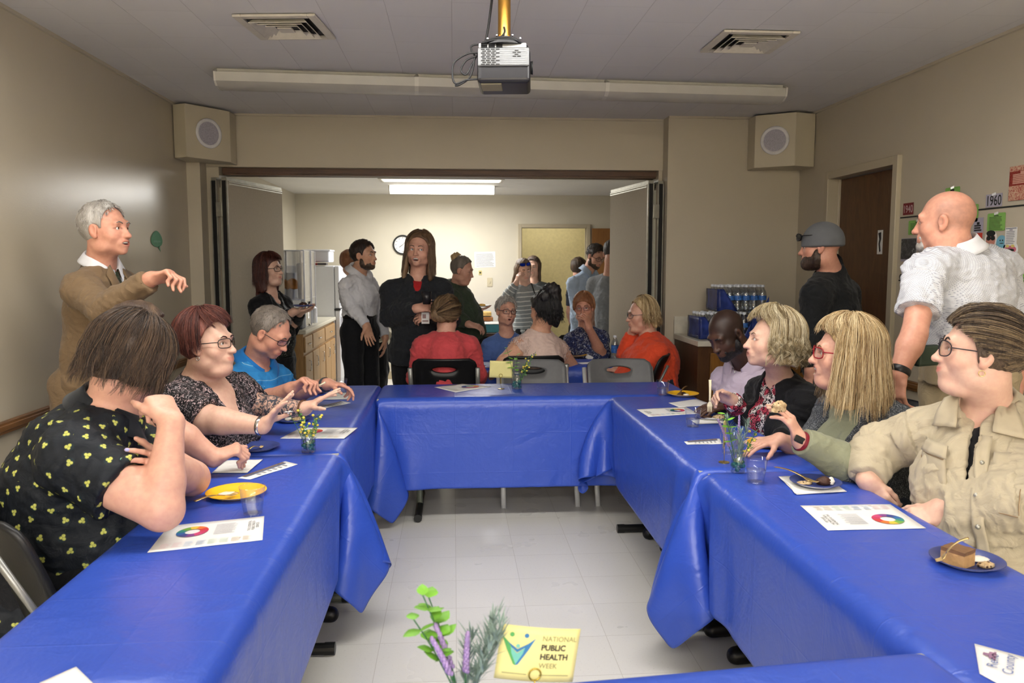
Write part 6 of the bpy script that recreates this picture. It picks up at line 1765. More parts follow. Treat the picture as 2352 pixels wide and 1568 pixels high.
  lo = np.array([L((x, y, z)) for x in (-.13, .13) for y in (-.16, .13) for z in (-.2, .16)])
  V, Q = F.mesh(h or max(s.hh, .0035)); V = smooth_verts(V, Q, 1, .25); N = normals(V, Q)
  if bump: V = V + N * wobble(s.Li(V), 95, bump, seed + .7, (1, 1, .35))[:, None]
  if pts:
   kd = kdtree.KDTree(len(pts)); [kd.insert(Vector(p), i) for i, p in enumerate(pts)]; kd.balance()
   tone = np.array([ids[kd.find(Vector(v))[1]] for v in V])
  else: tone = .5 + wobble(s.Li(V), 60, .35, seed, (1, 1, .25))
  return s.put(name, V, Q, m, {'tone': tone})
 def strands(s, m, lock, n, per=16, seed=0, rad=.0007, spread=1.0, name='hair_strands', shrink=.35, t=.014):
  """fine hairs gathered in locks, on top of the hair mass"""
  rnd = random.Random(seed); rng = np.random.default_rng(seed); c0 = np.array((0, -.016, .030)); r0 = np.array((.0755, .0945, .0875)) + t
  sizes = []; pos = []; rr = []; tone = []
  for i in range(n):
   for P_, ra, rb in lock(rnd, i, n, c0, r0):
    P_ = np.array(P_); k = len(P_); u = np.linspace(0, 1, k); tn = rnd.random()
    for j in range(per):
     o = rng.normal(0, 1, 3); o *= ra * spread * rng.uniform(.2, 1.2) / (np.linalg.norm(o) + 1e-9); o2 = rng.normal(0, ra * .25, (k, 3)); o2 = np.cumsum(o2, 0) * .35
     Q_ = P_ + o * (1 - shrink * u)[:, None] + o2; e = rng.uniform(.8, 1.0); kk = max(3, int(k * e))
     W = s.hc + (Q_[:kk] * s.hs) @ s.hR.T - s.loc
     pos.append(W); sizes.append(kk); rr.append(rad * (1 - .7 * np.linspace(0, 1, kk) ** 3)); tone.append(min(1, max(0, tn + rng.normal(0, .22))))
  h = bpy.data.hair_curves.new(name); h.add_curves(sizes); h.position_data.foreach_set('vector', np.concatenate(pos).astype(f32).ravel())
  a = h.attributes.get('radius') or h.attributes.new('radius', 'FLOAT', 'POINT'); a.data.foreach_set('value', np.concatenate(rr).astype(f32))
  a = h.attributes.new('tone', 'FLOAT', 'CURVE'); a.data.foreach_set('value', np.array(tone, f32))
  h.materials.append(m); o = bpy.data.objects.new(name, h); return link(o, s.t)
 def beard(s, m, t=.005, mous=True, full=True, name='beard'):
  F = Field(); L, R, k = s.L, s.hR, s.hs; f = s.hp['fat']; e = lambda c, r, kk=.01, op='+': F.ell(L(c), np.array(r) * k, R, kk, op)
  if full:
   e((0, .028, -.074), (.051 + .014 * f + t, .056 + t, .044 + t)); e((0, .070, -.097), (.024 + t, .020 + t, .020 + t), .02)
   for x in (-1, 1): e((x * .050, .012, -.062), (.021 + .014 * f + t, .030, .040 + t), .015)
   F.box(L((0, -.06, -.08)), np.array((.12, .055, .12)) * k, R, .002, .01, '-')
   e((0, .10, -.022), (.075, .06, .036), .012, '-')
  else: e((0, .078, -.094), (.020 + t, .018 + t, .020 + t))
  if mous:
   for x in (-1, 1): F.cone(L((0, .092, -.053)), L((x * .030, .076, -.062)), .0075 * k, .006 * k, .006); F.cone(L((x * .029, .077, -.060)), L((x * .024, .074, -.092)), .007 * k, .007 * k, .006)
  e((0, .106, -.067), (.021, .026, .0085), .004, '-')
  V, Q = F.mesh(max(s.hh, .0035)); V = smooth_verts(V, Q, 1, .3); N = normals(V, Q); V = V + N * wobble(s.Li(V), 160, .0015, 1.0)[:, None]
  return s.put(name, V, Q, m, {'tone': .5 + wobble(s.Li(V), 90, .4, 3.0)})
def dot_field(V, N, Q, uv, spacing, seed=0):
 """offset of every vertex from the nearest of evenly scattered dots, in the surface"""
 rnd = np.random.default_rng(seed); order = rnd.permutation(len(V)); kept = []; cell = {}
 for i in order:
  p = V[i]; key = tuple((p / spacing).astype(int)); ok = True
  for dx in (-1, 0, 1):
   for dy in (-1, 0, 1):
    for dz in (-1, 0, 1):
     for j in cell.get((key[0] + dx, key[1] + dy, key[2] + dz), ()):
      if ((V[j] - p) ** 2).sum() < spacing * spacing: ok = False; break
     if not ok: break
    if not ok: break
   if not ok: break
  if ok: kept.append(i); cell.setdefault(key, []).append(i)
 kd = kdtree.KDTree(len(kept)); [kd.insert(Vector(V[i]), n) for n, i in enumerate(kept)]; kd.balance()
 near = np.array([kd.find(Vector(v))[1] for v in V]); K = np.array(kept)[near]
 ang = rnd.uniform(0, 6.28, len(kept))[near]
 n = N[K]; x = np.cross(n, np.array((0.1, 0.2, 1.0))); x /= np.linalg.norm(x, axis=1)[:, None] + 1e-9; y = np.cross(n, x); d = V - V[K]
 a, b = (d * x).sum(1), (d * y).sum(1)
 return np.stack([a * np.cos(ang) - b * np.sin(ang), a * np.sin(ang) + b * np.cos(ang), (np.hypot(a, b) > .018) * 1.0], 1)
def side_locks(n_len=(.16, .24), wave=.006, front=50, jitter=.01, r=(.0085, .003), wfreq=5.0, out=.012, top=.10, gather=0.0, fr_end=None):
 """strands from the parting over the crown, hanging to a length; nothing hangs over the face inside +-front degrees"""
 def fn(rnd, i, n, c0, r0):
  az = math.radians(rnd.uniform(front, 360 - front)); part = np.array((rnd.uniform(-.02, .02), rnd.uniform(-.05, .05), 1.0))
  d1 = np.array((math.sin(az), math.cos(az), 0.0)); L = rnd.uniform(*n_len); P_ = []; ph = rnd.uniform(0, 6.28); f = rnd.uniform(.97, 1.05)
  for j in range(6):
   a = math.radians(12 + 80 * j / 5); d = U(part * math.cos(a) + d1 * math.sin(a)); P_.append(c0 + d * r0 * f + np.array((0, 0, 0)))
  b = P_[-1]; m = max(4, int(L / .022))
  for j in range(1, m + 1):
   u = j / m; w = wave * (.3 + u)
   P_.append(b + np.array((d1[0] * out * u - b[0] * gather * u * .5, d1[1] * out * u, -L * u)) + np.array((math.sin(ph + u * wfreq), math.cos(ph * 1.7 + u * wfreq), .4 * math.sin(ph * 2 + u * wfreq * 1.3))) * w)
  return [(P_, rnd.uniform(.7, 1.1) * r[0], r[1])]
 return fn

def sweep_locks(knot=(0, -.13, .0), r=(.006, .004), a0=-150, low=.62, lift=.02):
 def fn(rnd, i, n, c0, r0):
  u = rnd.random(); a = math.radians(a0 - 2 * a0 * u); k = rnd.random() ** 1.6
  st = U(np.array((math.sin(a) * .98, math.cos(a) * .80 + .14, (.42 - low * (1 - math.cos(a)))))); en = U((np.array(knot) - c0) / r0); P_ = []
  top = U(np.array((math.sin(a) * .3, -.1, 1.0)))
  f = rnd.uniform(.99, 1.05 + lift)
  for j in range(11):
   w = j / 10; w = k * .5 + w * (1 - k * .5); d = U(st * (1 - w) + en * w + top * (.35 * w * (1 - w))); P_.append(c0 + d * r0 * f)
  return [(P_, rnd.uniform(.7, 1.2) * r[0], r[1])]
 return fn

def bang_locks(a0=-55, a1=55, end=(62, 76), sweep=35, r=(.008, .003), part=(.03, .0)):
 """fringe: from the parting forward, swept to one side over the forehead"""
 def fn(rnd, i, n, c0, r0):
  az = rnd.uniform(a0, a1); te = rnd.uniform(*end); sw = sweep * rnd.uniform(.6, 1.2); P_ = []; pt = np.array((part[0], part[1], 1.0)); f = rnd.uniform(1.0, 1.07)
  for j in range(9):
   u = j / 8; th = math.radians(8 + (te - 8) * u); a = math.radians(az + sw * u * u); d = U(pt * math.cos(th) + np.array((math.sin(a), math.cos(a), 0)) * math.sin(th)); P_.append(c0 + d * r0 * (f + .05 * math.sin(u * 3.1)))
  return [(P_, rnd.uniform(.7, 1.1) * r[0], r[1])]
 return fn

def short_locks(front=52, L=13, lift=.05):
 def fn(rnd, i, n, c0, r0):
  az = rnd.uniform(-180, 180); lim = front + (110 - front) * min(1, abs(az) / 115); th = lim * math.sqrt(rnd.random()); P_ = []
  for j in range(4):
   a = math.radians(th + L * j / 3 * .8); z = math.radians(az); P_.append(c0 + np.array((math.sin(z) * math.sin(a), math.cos(z) * math.sin(a), math.cos(a))) * r0 * (.99 + lift * j / 3))
  return [(P_, .006, .004)]
 return fn
# ------------------------------------------------------------------ fabrics and hair colours
F_BROWN = fabric('brown_wool', (124, 102, 76), 0.85, 700, 0.06)
F_WHITE = fabric('white_cotton', (226, 226, 230), 0.7)
F_BLACK = fabric('black_knit', (22, 22, 24), 0.85)
F_CHAR = fabric('charcoal_fleece', (40, 42, 46), 0.9)
F_BPANT = fabric('black_trousers', (20, 21, 25), 0.8)
F_CORAL = fabric('coral_knit', (206, 78, 82), 0.85)
F_ORANGE = fabric('orange_knit', (236, 84, 50), 0.85)
F_BLUET = fabric('blue_tee', (92, 122, 186), 0.8)
F_PINK = fabric('pale_pink_jersey', (222, 196, 184), 0.8)
F_OLIVE = fabric('olive_hoodie', (66, 78, 62), 0.85)
F_LBLUE = fabric('light_blue_shirt', (178, 196, 218), 0.75)
F_GREYT = fabric('grey_tee', (140, 144, 148), 0.8)
F_DGREY = fabric('dark_grey_top', (84, 88, 88), 0.8)
F_LAV = fabric('lavender_shirt', (206, 190, 208), 0.7)
F_SAGE = fabric('sage_blouse', (142, 144, 118), 0.7)
F_BEIGE = fabric('beige_denim', (190, 177, 150), 0.8, 900, 0.05, 0.5)
F_RED = fabric('red_tee', (178, 34, 38), 0.8)
F_KHAKI = fabric('khaki_twill', (168, 150, 118), 0.8)
F_CREAMC = fabric('cream_coat', (226, 218, 196), 0.8)
F_JEAN = fabric('dark_jeans', (44, 50, 66), 0.8)
F_GPANT = fabric('grey_trousers', (78, 78, 80), 0.8)
M_SHOE = plain('black_shoe', (24, 22, 22), 0.4)
def pat_trefoil(t, uv, ob):
 d = t.attr('dot'); sp = t.n('ShaderNodeSeparateXYZ'); t.l(d.outputs['Vector'], sp.inputs[0])
 def disc(cx, cy, r):
  a = t.math('SUBTRACT', sp.outputs[0], cx); b = t.math('SUBTRACT', sp.outputs[1], cy)
  q = t.math('SQRT', t.math('ADD', t.math('MULTIPLY', a, a), t.math('MULTIPLY', b, b)))
  return t.math('SUBTRACT', 1.0, t.math('MULTIPLY', t.math('SUBTRACT', q, r - .0012, False), 500.0, True), True)
 m = t.math('MAXIMUM', t.math('MAXIMUM', disc(.0045, .0025, .0048), disc(-.0045, .0025, .0048)), disc(0, -.0045, .0042))
 m = t.math('MULTIPLY', m, t.math('LESS_THAN', sp.outputs[2], .3)); g = t.math('MULTIPLY', disc(.003, -.002, .011), t.math('LESS_THAN', sp.outputs[2], .3))
 nz = t.noise(ob, 260, 2)
 c = t.mix(t.math('MULTIPLY', g, .25), srgb(26, 30, 36), srgb(40, 70, 74))
 return t.mix(m, c, t.ramp(nz, [(0.3, srgb(176, 176, 74)), (0.7, srgb(216, 218, 120))]))
F_PRINT = fabric_pattern('yellow_print_shirt', pat_trefoil, 0.65)
def pat_floral(dark, a, b, sc, th):
 def fn(t, uv, ob):
  n = t.noise(ob, sc, 3, 0.55, 1.4); n2 = t.noise(ob, sc * 2.3, 3, 0.6, 2.0); vo = t.n('ShaderNodeTexVoronoi'); vo.inputs['Scale'].default_value = sc * 1.3; t.l(ob, vo.inputs['Vector'])
  m = t.ramp(n2, [(th, (0, 0, 0)), (th + .04, (1, 1, 1))])
  c = t.mix(t.ramp(vo.outputs[1], [(0.45, (0, 0, 0)), (0.55, (1, 1, 1))]), srgb(*a), srgb(*b))
  return t.mix(m, srgb(*dark), c)
 return fn
F_FLOR = fabric_pattern('black_grey_floral', pat_floral((24, 22, 24), (140, 132, 134), (196, 172, 172), 34, .53), 0.75)
F_NAVYF = fabric_pattern('navy_white_floral', pat_floral((34, 38, 74), (196, 200, 214), (92, 108, 160), 30, .54), 0.75)
F_LEOP = fabric_pattern('red_black_white_print', pat_floral((24, 18, 20), (186, 64, 84), (226, 218, 212), 26, .47), 0.7)
F_SEQ = fabric_pattern('black_top_with_pale_print', pat_floral((26, 27, 27), (160, 164, 150), (110, 100, 90), 30, .60), 0.6)
def pat_polo(t, uv, ob):
 sp = t.n('ShaderNodeSeparateXYZ'); t.l(uv, sp.inputs[0])
 p = t.math('PINGPONG', sp.outputs[2], .0275); l = t.math('LESS_THAN', p, .0012)
 p2 = t.math('PINGPONG', t.math('ADD', sp.outputs[2], .014), .0275); l2 = t.math('MULTIPLY', t.math('LESS_THAN', p2, .007), .25)
 n = t.noise(ob, 20, 3)
 c = t.mix(t.math('MULTIPLY', n, .3), srgb(54, 142, 206), srgb(36, 116, 186))
 c = t.mix(l2, c, srgb(34, 108, 180))
 return t.mix(t.math('MULTIPLY', l, .75), c, srgb(150, 200, 224))
F_POLO = fabric_pattern('blue_striped_polo', pat_polo, 0.75)
F_POLOC = fabric('blue_polo_collar', (32, 120, 196), 0.75)
def pat_stripe(t, uv, ob):
 sp = t.n('ShaderNodeSeparateXYZ'); t.l(uv, sp.inputs[0])
 p = t.math('PINGPONG', sp.outputs[2], .0225); l = t.math('LESS_THAN', p, .0045); z = t.math('LESS_THAN', sp.outputs[2], -.085)
 return t.mix(t.math('MULTIPLY', l, z), srgb(150, 154, 154), srgb(230, 230, 226))
F_STRIPE = fabric_pattern('grey_striped_sweater', pat_stripe, 0.85)
def pat_marl(t, uv, ob):
 n = t.noise(t.coord('Object', (1, 1, 2.4)), 190, 3, 0.7); n2 = t.noise(ob, 22, 2)
 return t.ramp(t.math('ADD', t.math('MULTIPLY', n, .9), t.math('MULTIPLY', n2, .12)), [(0.40, srgb(40, 42, 46)), (0.56, srgb(84, 88, 92)), (0.70, srgb(190, 192, 192))])
F_MARL = fabric_pattern('grey_marl_knit', pat_marl, 0.9)
def pat_dash(t, uv, ob):
 sp = t.n('ShaderNodeSeparateXYZ'); t.l(uv, sp.inputs[0])
 b = t.n('ShaderNodeTexBrick'); b.offset = 0.5
 cb = t.n('ShaderNodeCombineXYZ'); t.l(t.math('ADD', sp.outputs[0], t.math('MULTIPLY', sp.outputs[1], .6)), cb.inputs[0]); t.l(sp.outputs[2], cb.inputs[1]); t.l(cb.outputs[0], b.inputs['Vector'])
 for k, x in (('Scale', 1.0), ('Mortar Size', 0.0009), ('Mortar Smooth', 0.3), ('Brick Width', 0.0085), ('Row Height', 0.0048), ('Bias', 0.0)): b.inputs[k].default_value = x
 b.inputs['Color1'].default_value = srgb(232, 232, 234); b.inputs['Color2'].default_value = srgb(222, 222, 226); b.inputs['Mortar'].default_value = srgb(176, 178, 188)
 return b.outputs[0]
F_DASH = fabric_pattern('white_dash_polo', pat_dash, 0.7)
H_GREY = hair_mat('hair_silver', (120, 112, 104), (178, 172, 164), (214, 210, 204))
H_BROWN = hair_mat('hair_brown', (38, 28, 22), (74, 56, 42), (112, 88, 66))
H_DKBR = hair_mat('hair_dark_brown', (24, 18, 16), (46, 34, 28), (76, 58, 46))
H_AUB = hair_mat('hair_auburn', (52, 24, 22), (96, 48, 40), (132, 74, 58))
H_RED = hair_mat('hair_dark_red', (40, 18, 16), (78, 36, 28), (112, 58, 42))
H_SALT = hair_mat('hair_salt_pepper', (84, 76, 68), (122, 112, 102), (152, 142, 132))
H_LONGB = hair_mat('hair_light_brown', (66, 48, 36), (112, 86, 62), (152, 122, 90))
H_BLOND = hair_mat('hair_blond', (122, 92, 56), (190, 160, 112), (232, 212, 170))
H_BLOND2 = hair_mat('hair_ash_blond', (112, 92, 60), (186, 164, 122), (238, 226, 194))
H_BLACK = hair_mat('hair_black', (12, 11, 12), (24, 22, 24), (44, 40, 40))
H_COPPER = hair_mat('hair_copper', (92, 52, 30), (142, 90, 56), (176, 126, 84))
H_HIGHL = hair_mat('hair_brown_highlights', (44, 34, 28), (86, 70, 54), (150, 128, 98))
def sh(mid, yaw, hw, tilt=0.0, raw=False):
 a = math.radians(yaw + (0 if raw else vofs(mid))); v = np.array((-math.cos(a), -math.sin(a), 0)) * hw; mid = np.array(mid, float)
 return mid + v + np.array((0, 0, tilt)), mid - v - np.array((0, 0, tilt))
def fdir(yaw): a = math.radians(yaw); return np.array((math.sin(a), -math.cos(a), 0.0))
def standing_feet(c, yaw, w=.10, st=0.0):
 f = fdir(yaw); x = np.cross(f, (0, 0, 1)); c = np.array((c[0], c[1], 0)); return c + x * w + f * st, c - x * w - f * st
def tie(p, m, w=.032, L=.42):
 c = p.NB + p.fa * .075 - p.ua * .01; cf = p.st[2]; d = cf[0] + p.fa * (cf[2] + .03) - p.ua * .05; e = p.st[1][0] + p.fa * (p.st[1][2] + .03)
 b = MB(); pts = [c, c * .5 + d * .5 + p.fa * .012, d, d * .5 + e * .5 + p.fa * .006, e]; ws = [.016, .022, .03, w, w]
 V = []
 for q, ww in zip(pts, ws): V += [q - p.xa * ww, q + p.fa * .006, q + p.xa * ww]
 b.add(V, [(3 * i + j, 3 * i + j + 1, 3 * i + 4 + j, 3 * i + 3 + j) for i in range(4) for j in range(2)]); p.mb('tie', b, m, smooth=True, thick=.004)
def earring(p, x, m, z=-.045, r=.007, hoop=True):
 b = MB(); c = np.array((x * .080, .0, z))
 if hoop: b.tube([p.L(c + np.array((0, r * math.cos(a), r * math.sin(a) - r))) for a in [2 * math.pi * k / 12 for k in range(12)]], .0016, 6, closed=True)
 else: b.sphere(p.L(c), .003, 8, 6)
 p.mb('earring', b, m, smooth=True)
def band(p, side, m, f=.97, w=.009, r=None, name='bracelet', th=.003, face=None, mface=None):
 a = p.arms[side]; E, W = a['E'], a['W']; d = U(W - E); c = E + (W - E) * f; rr = r or a['r'][3] + .004; x = U(np.cross(d, (0, 0.1, 1))); y = np.cross(d, x); b = MB(); n = 24
 V = []
 for i in range(n):
  an = 2 * math.pi * i / n; u = x * math.cos(an) + y * math.sin(an)
  V += [c + u * rr - d * w, c + u * (rr + th) - d * w * .6, c + u * (rr + th) + d * w * .6, c + u * rr + d * w]
 b.add(V, [(i * 4 + j, ((i + 1) % n) * 4 + j, ((i + 1) % n) * 4 + j + 1, i * 4 + j + 1) for i in range(n) for j in range(3)]); o = p.mb(name, b, m, smooth=True)
 if face is not None:
  f_ = U(face); t = np.cross(d, f_); b = MB(); b.box(c + f_ * (rr + .009), (.038, .044, .012), Matrix((tuple(t), tuple(d), tuple(f_))).transposed()); p.mb('watch_face', b, mface or M_BLK, o, bevel=.004)

# ------------------------------------------------------------------ the cast
def cast_brown_suit():
 p = Person('grey-haired man in a brown suit and tie gesturing beside the left wall', h=.008, hh=.0045)
 p.head(P(243, 527, 3.75), 54, 4, 0, 1.05, .15, 'ruddy', 'grin', male=True, blush=.35)
 R, L = sh(P(240, 640, 3.78), 56, .185); p.torso(R, L, P(214, 868, 3.80), d=(1.1, 1.1, 1.05), w=(1, 1, 1), arm=1.05, neck=.060, nb=P(232, 612, 3.80))
 p.arm('R', P(240, 712, 3.50), P(348, 640, 3.42), (.056, .048, .042, .030)); p.arm('L', L + np.array((.04, .05, -.30)), L + np.array((.10, -.04, -.54)))
 p.start(p.PV); p.hand('R', (.95, -.05, .28), (.1, -.3, -1), curls=(.75, 1.0, 1.15, 1.2), size=1.06); p.hand('L', (0, -.1, -1), (1, 0, 0), .4)
 p.legs_stand(standing_feet(p.PV, 42), 1.1, 42)
 p.body(); p.brows(H_GREY)
 p.strands(H_GREY, short_locks(44), 420, 4, t=.008, rad=.0008)
 p.hair(H_GREY, .010, (0, 0, .040), nape=-.055, bump=.002)
 p.garment('shirt', F_WHITE, .008, (0, 0), ('crew', .05)); p.collar(F_WHITE, gap=24, w=.030, up=.012, spread=.010, r=.062)
 tie(p, fabric_pattern('green_tie', pat_floral((40, 48, 36), (90, 96, 70), (130, 120, 90), 50, .58), .5))
 p.garment('jacket', F_BROWN, .024, (.965, .95), ('v', .30, .046), flare=.008, skirt=(.20, 1.05), wrinkle=.006, seed=2, nopen=-.004, slv_t=.014)
 for x in (-1, 1): p.patch('lapel', F_BROWN, [(x * .045, .02), (x * .10, -.02), (x * .055, -.30), (x * .012, -.30)], (6, 12), .006, .006)
 p.trousers(F_BROWN); p.shoes(M_SHOE)
 for u in (0, 1, 2):
  pass
def cast_print_shirt():
 p = Person('person in a black shirt with yellow flower print leaning head on fist', h=.008, hh=.0045)
 p.head(P(302, 830, 2.45), 122, -26, 4, 1.03, .4, 'pink', eyes='closed')
 R, L = sh(P(215, 985, 2.45), 78, .215); p.torso(R, L, P(118, 1330, 2.42), d=(1.75, 2.0, 2.0), w=(1.0, 1.08, 1.15), belly=1.1, arm=1.0, neck=.066, nb=P(258, 930, 2.46), shr=.085)
 p.arm('R', P(372, 1170, 2.20), P(394, 968, 2.28), (.084, .058, .050, .034)); p.arm('L', P(440, 1098, 2.60), P(376, 1073, 2.345), (.076, .056, .050, .034))
 p.start(p.PV); p.hand('R', U(P(345, 878, 2.36) - p.arms['R']['W']), (-.75, .6, .1), curls=(1.8, 1.8, 1.8, 1.8), size=1.1, thumb=.1, tcurl=.6)
 p.hand('L', U(P(262, 1055, 2.05) - p.arms['L']['W']), (-.3, .9, -.3), curls=(.30, .30, .30, .30), size=1.0, spread=.10)
 p.legs_sit(fdir(95), r=1.35)
 p.body()
 lk = side_locks((.08, .16), .008, 30, r=(.011, .005), out=.000); p.strands(H_BROWN, lk, 300, 14, t=.026)
 p.hair(H_BROWN, .026, (0, .03, -.02), ears=False, nape=-.09, bump=.003, curtain=[((0, -.075, .03), (0, -.085, -.055), (.075, .030), (.070, .022), (1, 0, 0)), ((.07, -.01, .03), (.072, -.01, -.045), (.022, .055), (.018, .045), (1, 0, 0)), ((-.07, -.01, .03), (-.072, -.01, -.045), (.022, .055), (.018, .045), (1, 0, 0))])
 p.garment('shirt', F_PRINT, .012, (.30, .30), ('crew', .02), flare=.022, wrinkle=.008, h=.008, skirt=(.16, 1.5), dots=(.043, 5), seed=1, k=.045)
 p.collar(fabric('print_collar', (28, 32, 38), .7), gap=50, w=.05, spread=.045)
 p.trousers(F_BPANT, h=.012)
 cols = [plain('nail_lilac', (178, 178, 226), .25), plain('nail_mint', (140, 222, 206), .25), plain('nail_pink', (240, 120, 180), .25), plain('nail_yellow', (240, 196, 40), .25)]
 for (q, v), m in zip(p.arms['L']['tips'][:4], cols):
  b = MB(); n = U(np.array((-.15, -.9, .35))); n = U(n - v * (n @ v)); x = np.cross(v, n); b.sphere(q - v * .002 + n * .0040, (.0052, .0075, .0028), 10, 6, Matrix((tuple(x), tuple(v), tuple(n))).transposed()); p.mb('painted_nail', b, m, smooth=True)
def cast_hidden_man():
 p = Person('brown-haired man mostly hidden behind the person in the print shirt', h=.009, hh=.005)
 p.head(P(322, 772, 3.02), 78, -8, 0, 1.02, .1, 'pink', male=True)
 R, L = sh(P(300, 895, 3.05), 82, .19); p.torso(R, L, P(270, 1135, 3.05), d=(1.2, 1.3, 1.2))
 p.arm('R', P(398, 985, 2.86), P(492, 1052, 2.88), (.055, .046, .046, .033)); p.arm('L', L + np.array((.12, .02, -.26)), L + np.array((.36, 0, -.33)))
 p.start(p.PV); p.hand('R', U(P(548, 1028, 2.9) - P(492, 1052, 2.88)), (.2, .3, -1), curls=(1.15, 1.25, 1.3, 1.35), size=1.08); p.hand('L', (1, 0, 0), (0, 0, -1), .2)
 p.legs_sit(fdir(90)); p.body(); p.brows(H_BROWN)
 p.hair(H_BROWN, .014, (0, 0, .02), nape=-.055, bump=.003); p.garment('shirt', F_DGREY, .010, (.3, .3)); p.trousers(F_JEAN, h=.012)
def cast_tattoo():
 p = Person('auburn-haired woman with glasses and tattooed forearm holding up both hands', h=.007, hh=.004)
 p.head(P(478, 788, 3.36), 58, 4, 0, 1.06, 1.0, 'fair', 'smile', lips=.6, blush=.3)
 R, L = sh(P(482, 890, 3.42), 46, .205); p.torso(R, L, P(450, 1120, 3.42), d=(1.55, 1.6, 1.7), w=(1.05, 1.15, 1.2), bust=1.3, belly=.6, neck=.062, nb=P(462, 862, 3.42), shr=.072)
 p.arm('R', P(470, 962, 3.22), P(604, 978, 3.14), (.078, .062, .052, .032)); p.arm('L', P(590, 935, 3.62), P(700, 938, 3.50), (.074, .060, .050, .032))
 p.tat = (p.arms['L']['E'], p.arms['L']['W'], .075)
 p.start(p.PV); p.hand('R', (.62, .05, .75), (.75, -.1, -.62), curls=(.05, .02, .06, .15), spread=.10, size=.98, thumb=.75); p.hand('L', (.86, .05, .52), (.5, 0, -.85), curls=(.06, .03, .1, .2), spread=.12, size=.98, thumb=.7)
 p.legs_sit(fdir(85), r=1.3); p.body(); p.brows(H_AUB)
 lk = side_locks((.04, .085), .004, 70, r=(.009, .004), out=-.004); p.strands(H_AUB, lk, 200, 14, t=.024); p.strands(H_AUB, bang_locks(-75, 75, (56, 84), -40), 70, 14, 5, t=.022, name='fringe')
 p.hair(H_AUB, .020, (0, -.022, .016), ears=False, nape=-.085, bump=.003, topcut=lambda F: [F.ell(p.L((x * .092, .022, -.02)), np.array((.034, .034, .05)) * p.hs, p.hR, .006, '-') for x in (-1, 1)])
 p.glasses(plain('frame_dark', (40, 34, 34), .3), .026, .018, rnd=.35); earring(p, -1, M_CHROME); earring(p, 1, M_CHROME)
 p.garment('top', F_FLOR, .010, (.34, .34), ('v', .17, .075), flare=.016, wrinkle=.006, k=.04); p.trousers(F_BPANT, h=.012)
 band(p, 'R', M_CHROME, .96, .008); band(p, 'L', plain('brown_band', (96, 62, 40), .6), .97, .006)
 b = MB(); c = p.NB; b.tube([c + p.xa * .085 * math.cos(a) + p.fa * (.02 + .085 * math.sin(a) if math.sin(a) > 0 else .02 + .05 * math.sin(a)) + p.ua * (.012 - .055 * max(0, math.sin(a)) ** 2) for a in [math.pi * 2 * k / 36 for k in range(36)]], .0018, 6, closed=True); p.mb('necklace', b, M_CHROME, smooth=True)
def cast_polo():
 p = Person('man in a blue striped polo with glasses looking down at his plate', h=.007, hh=.0042)
 p.head(P(622, 762, 4.12), 62, -32, 2, 1.04, .3, 'ruddy', eyes='down', male=True, blush=.4, gaze=(0, -.5))
 R, L = sh(P(590, 862, 4.18), 52, .215); p.torso(R, L, P(545, 1010, 4.22), d=(1.3, 1.5, 1.4), w=(1, 1.05, 1.1), belly=.6, neck=.060, nb=P(588, 828, 4.20), shr=.066)
 p.arm('R', P(600, 925, 4.00), P(668, 892, 3.86), (.062, .050, .046, .033)); p.arm('L', P(668, 905, 4.42), P(752, 882, 4.20), (.060, .050, .046, .033))
 p.start(p.PV); p.hand('R', (.72, -.1, .45), (.35, -.3, -.9), curls=(.9, 1.1, 1.2, 1.3), size=1.08, thumb=.35); p.hand('L', (.95, -.15, -.05), (0, -.2, -1), curls=(.35, .5, .7, .8), size=1.06)
 p.legs_sit(fdir(85), r=1.1); p.body(); p.brows(H_SALT)
 p.strands(H_SALT, short_locks(28), 420, 4, t=.008, rad=.0008)
 p.hair(H_SALT, .010, (0, -.012, .045), nape=-.055, bump=.0015)
 p.glasses(plain('frame_gunmetal', (70, 64, 58), .3, .5), .024, .014, rnd=.2)
 p.garment('polo', F_POLO, .012, (.36, .36), ('crew', .03), flare=.018, wrinkle=.006, k=.04); p.collar(F_POLOC, gap=36, w=.042, spread=.036); p.trousers(F_JEAN, h=.012)
 band(p, 'L', plain('grey_band', (70, 74, 80), .5), .95, .012)
 t = p.arms['R']['tips'][4][0]; b = MB(); b.tube([t + np.array((-.03, 0, -.012)), t + np.array((.025, -.01, .018))], .0045, 8); o = b.build('plastic_fork', M_FORKW, smooth=True); tag(o, 'white plastic fork handle in the fist of the man in the blue polo', 'fork')
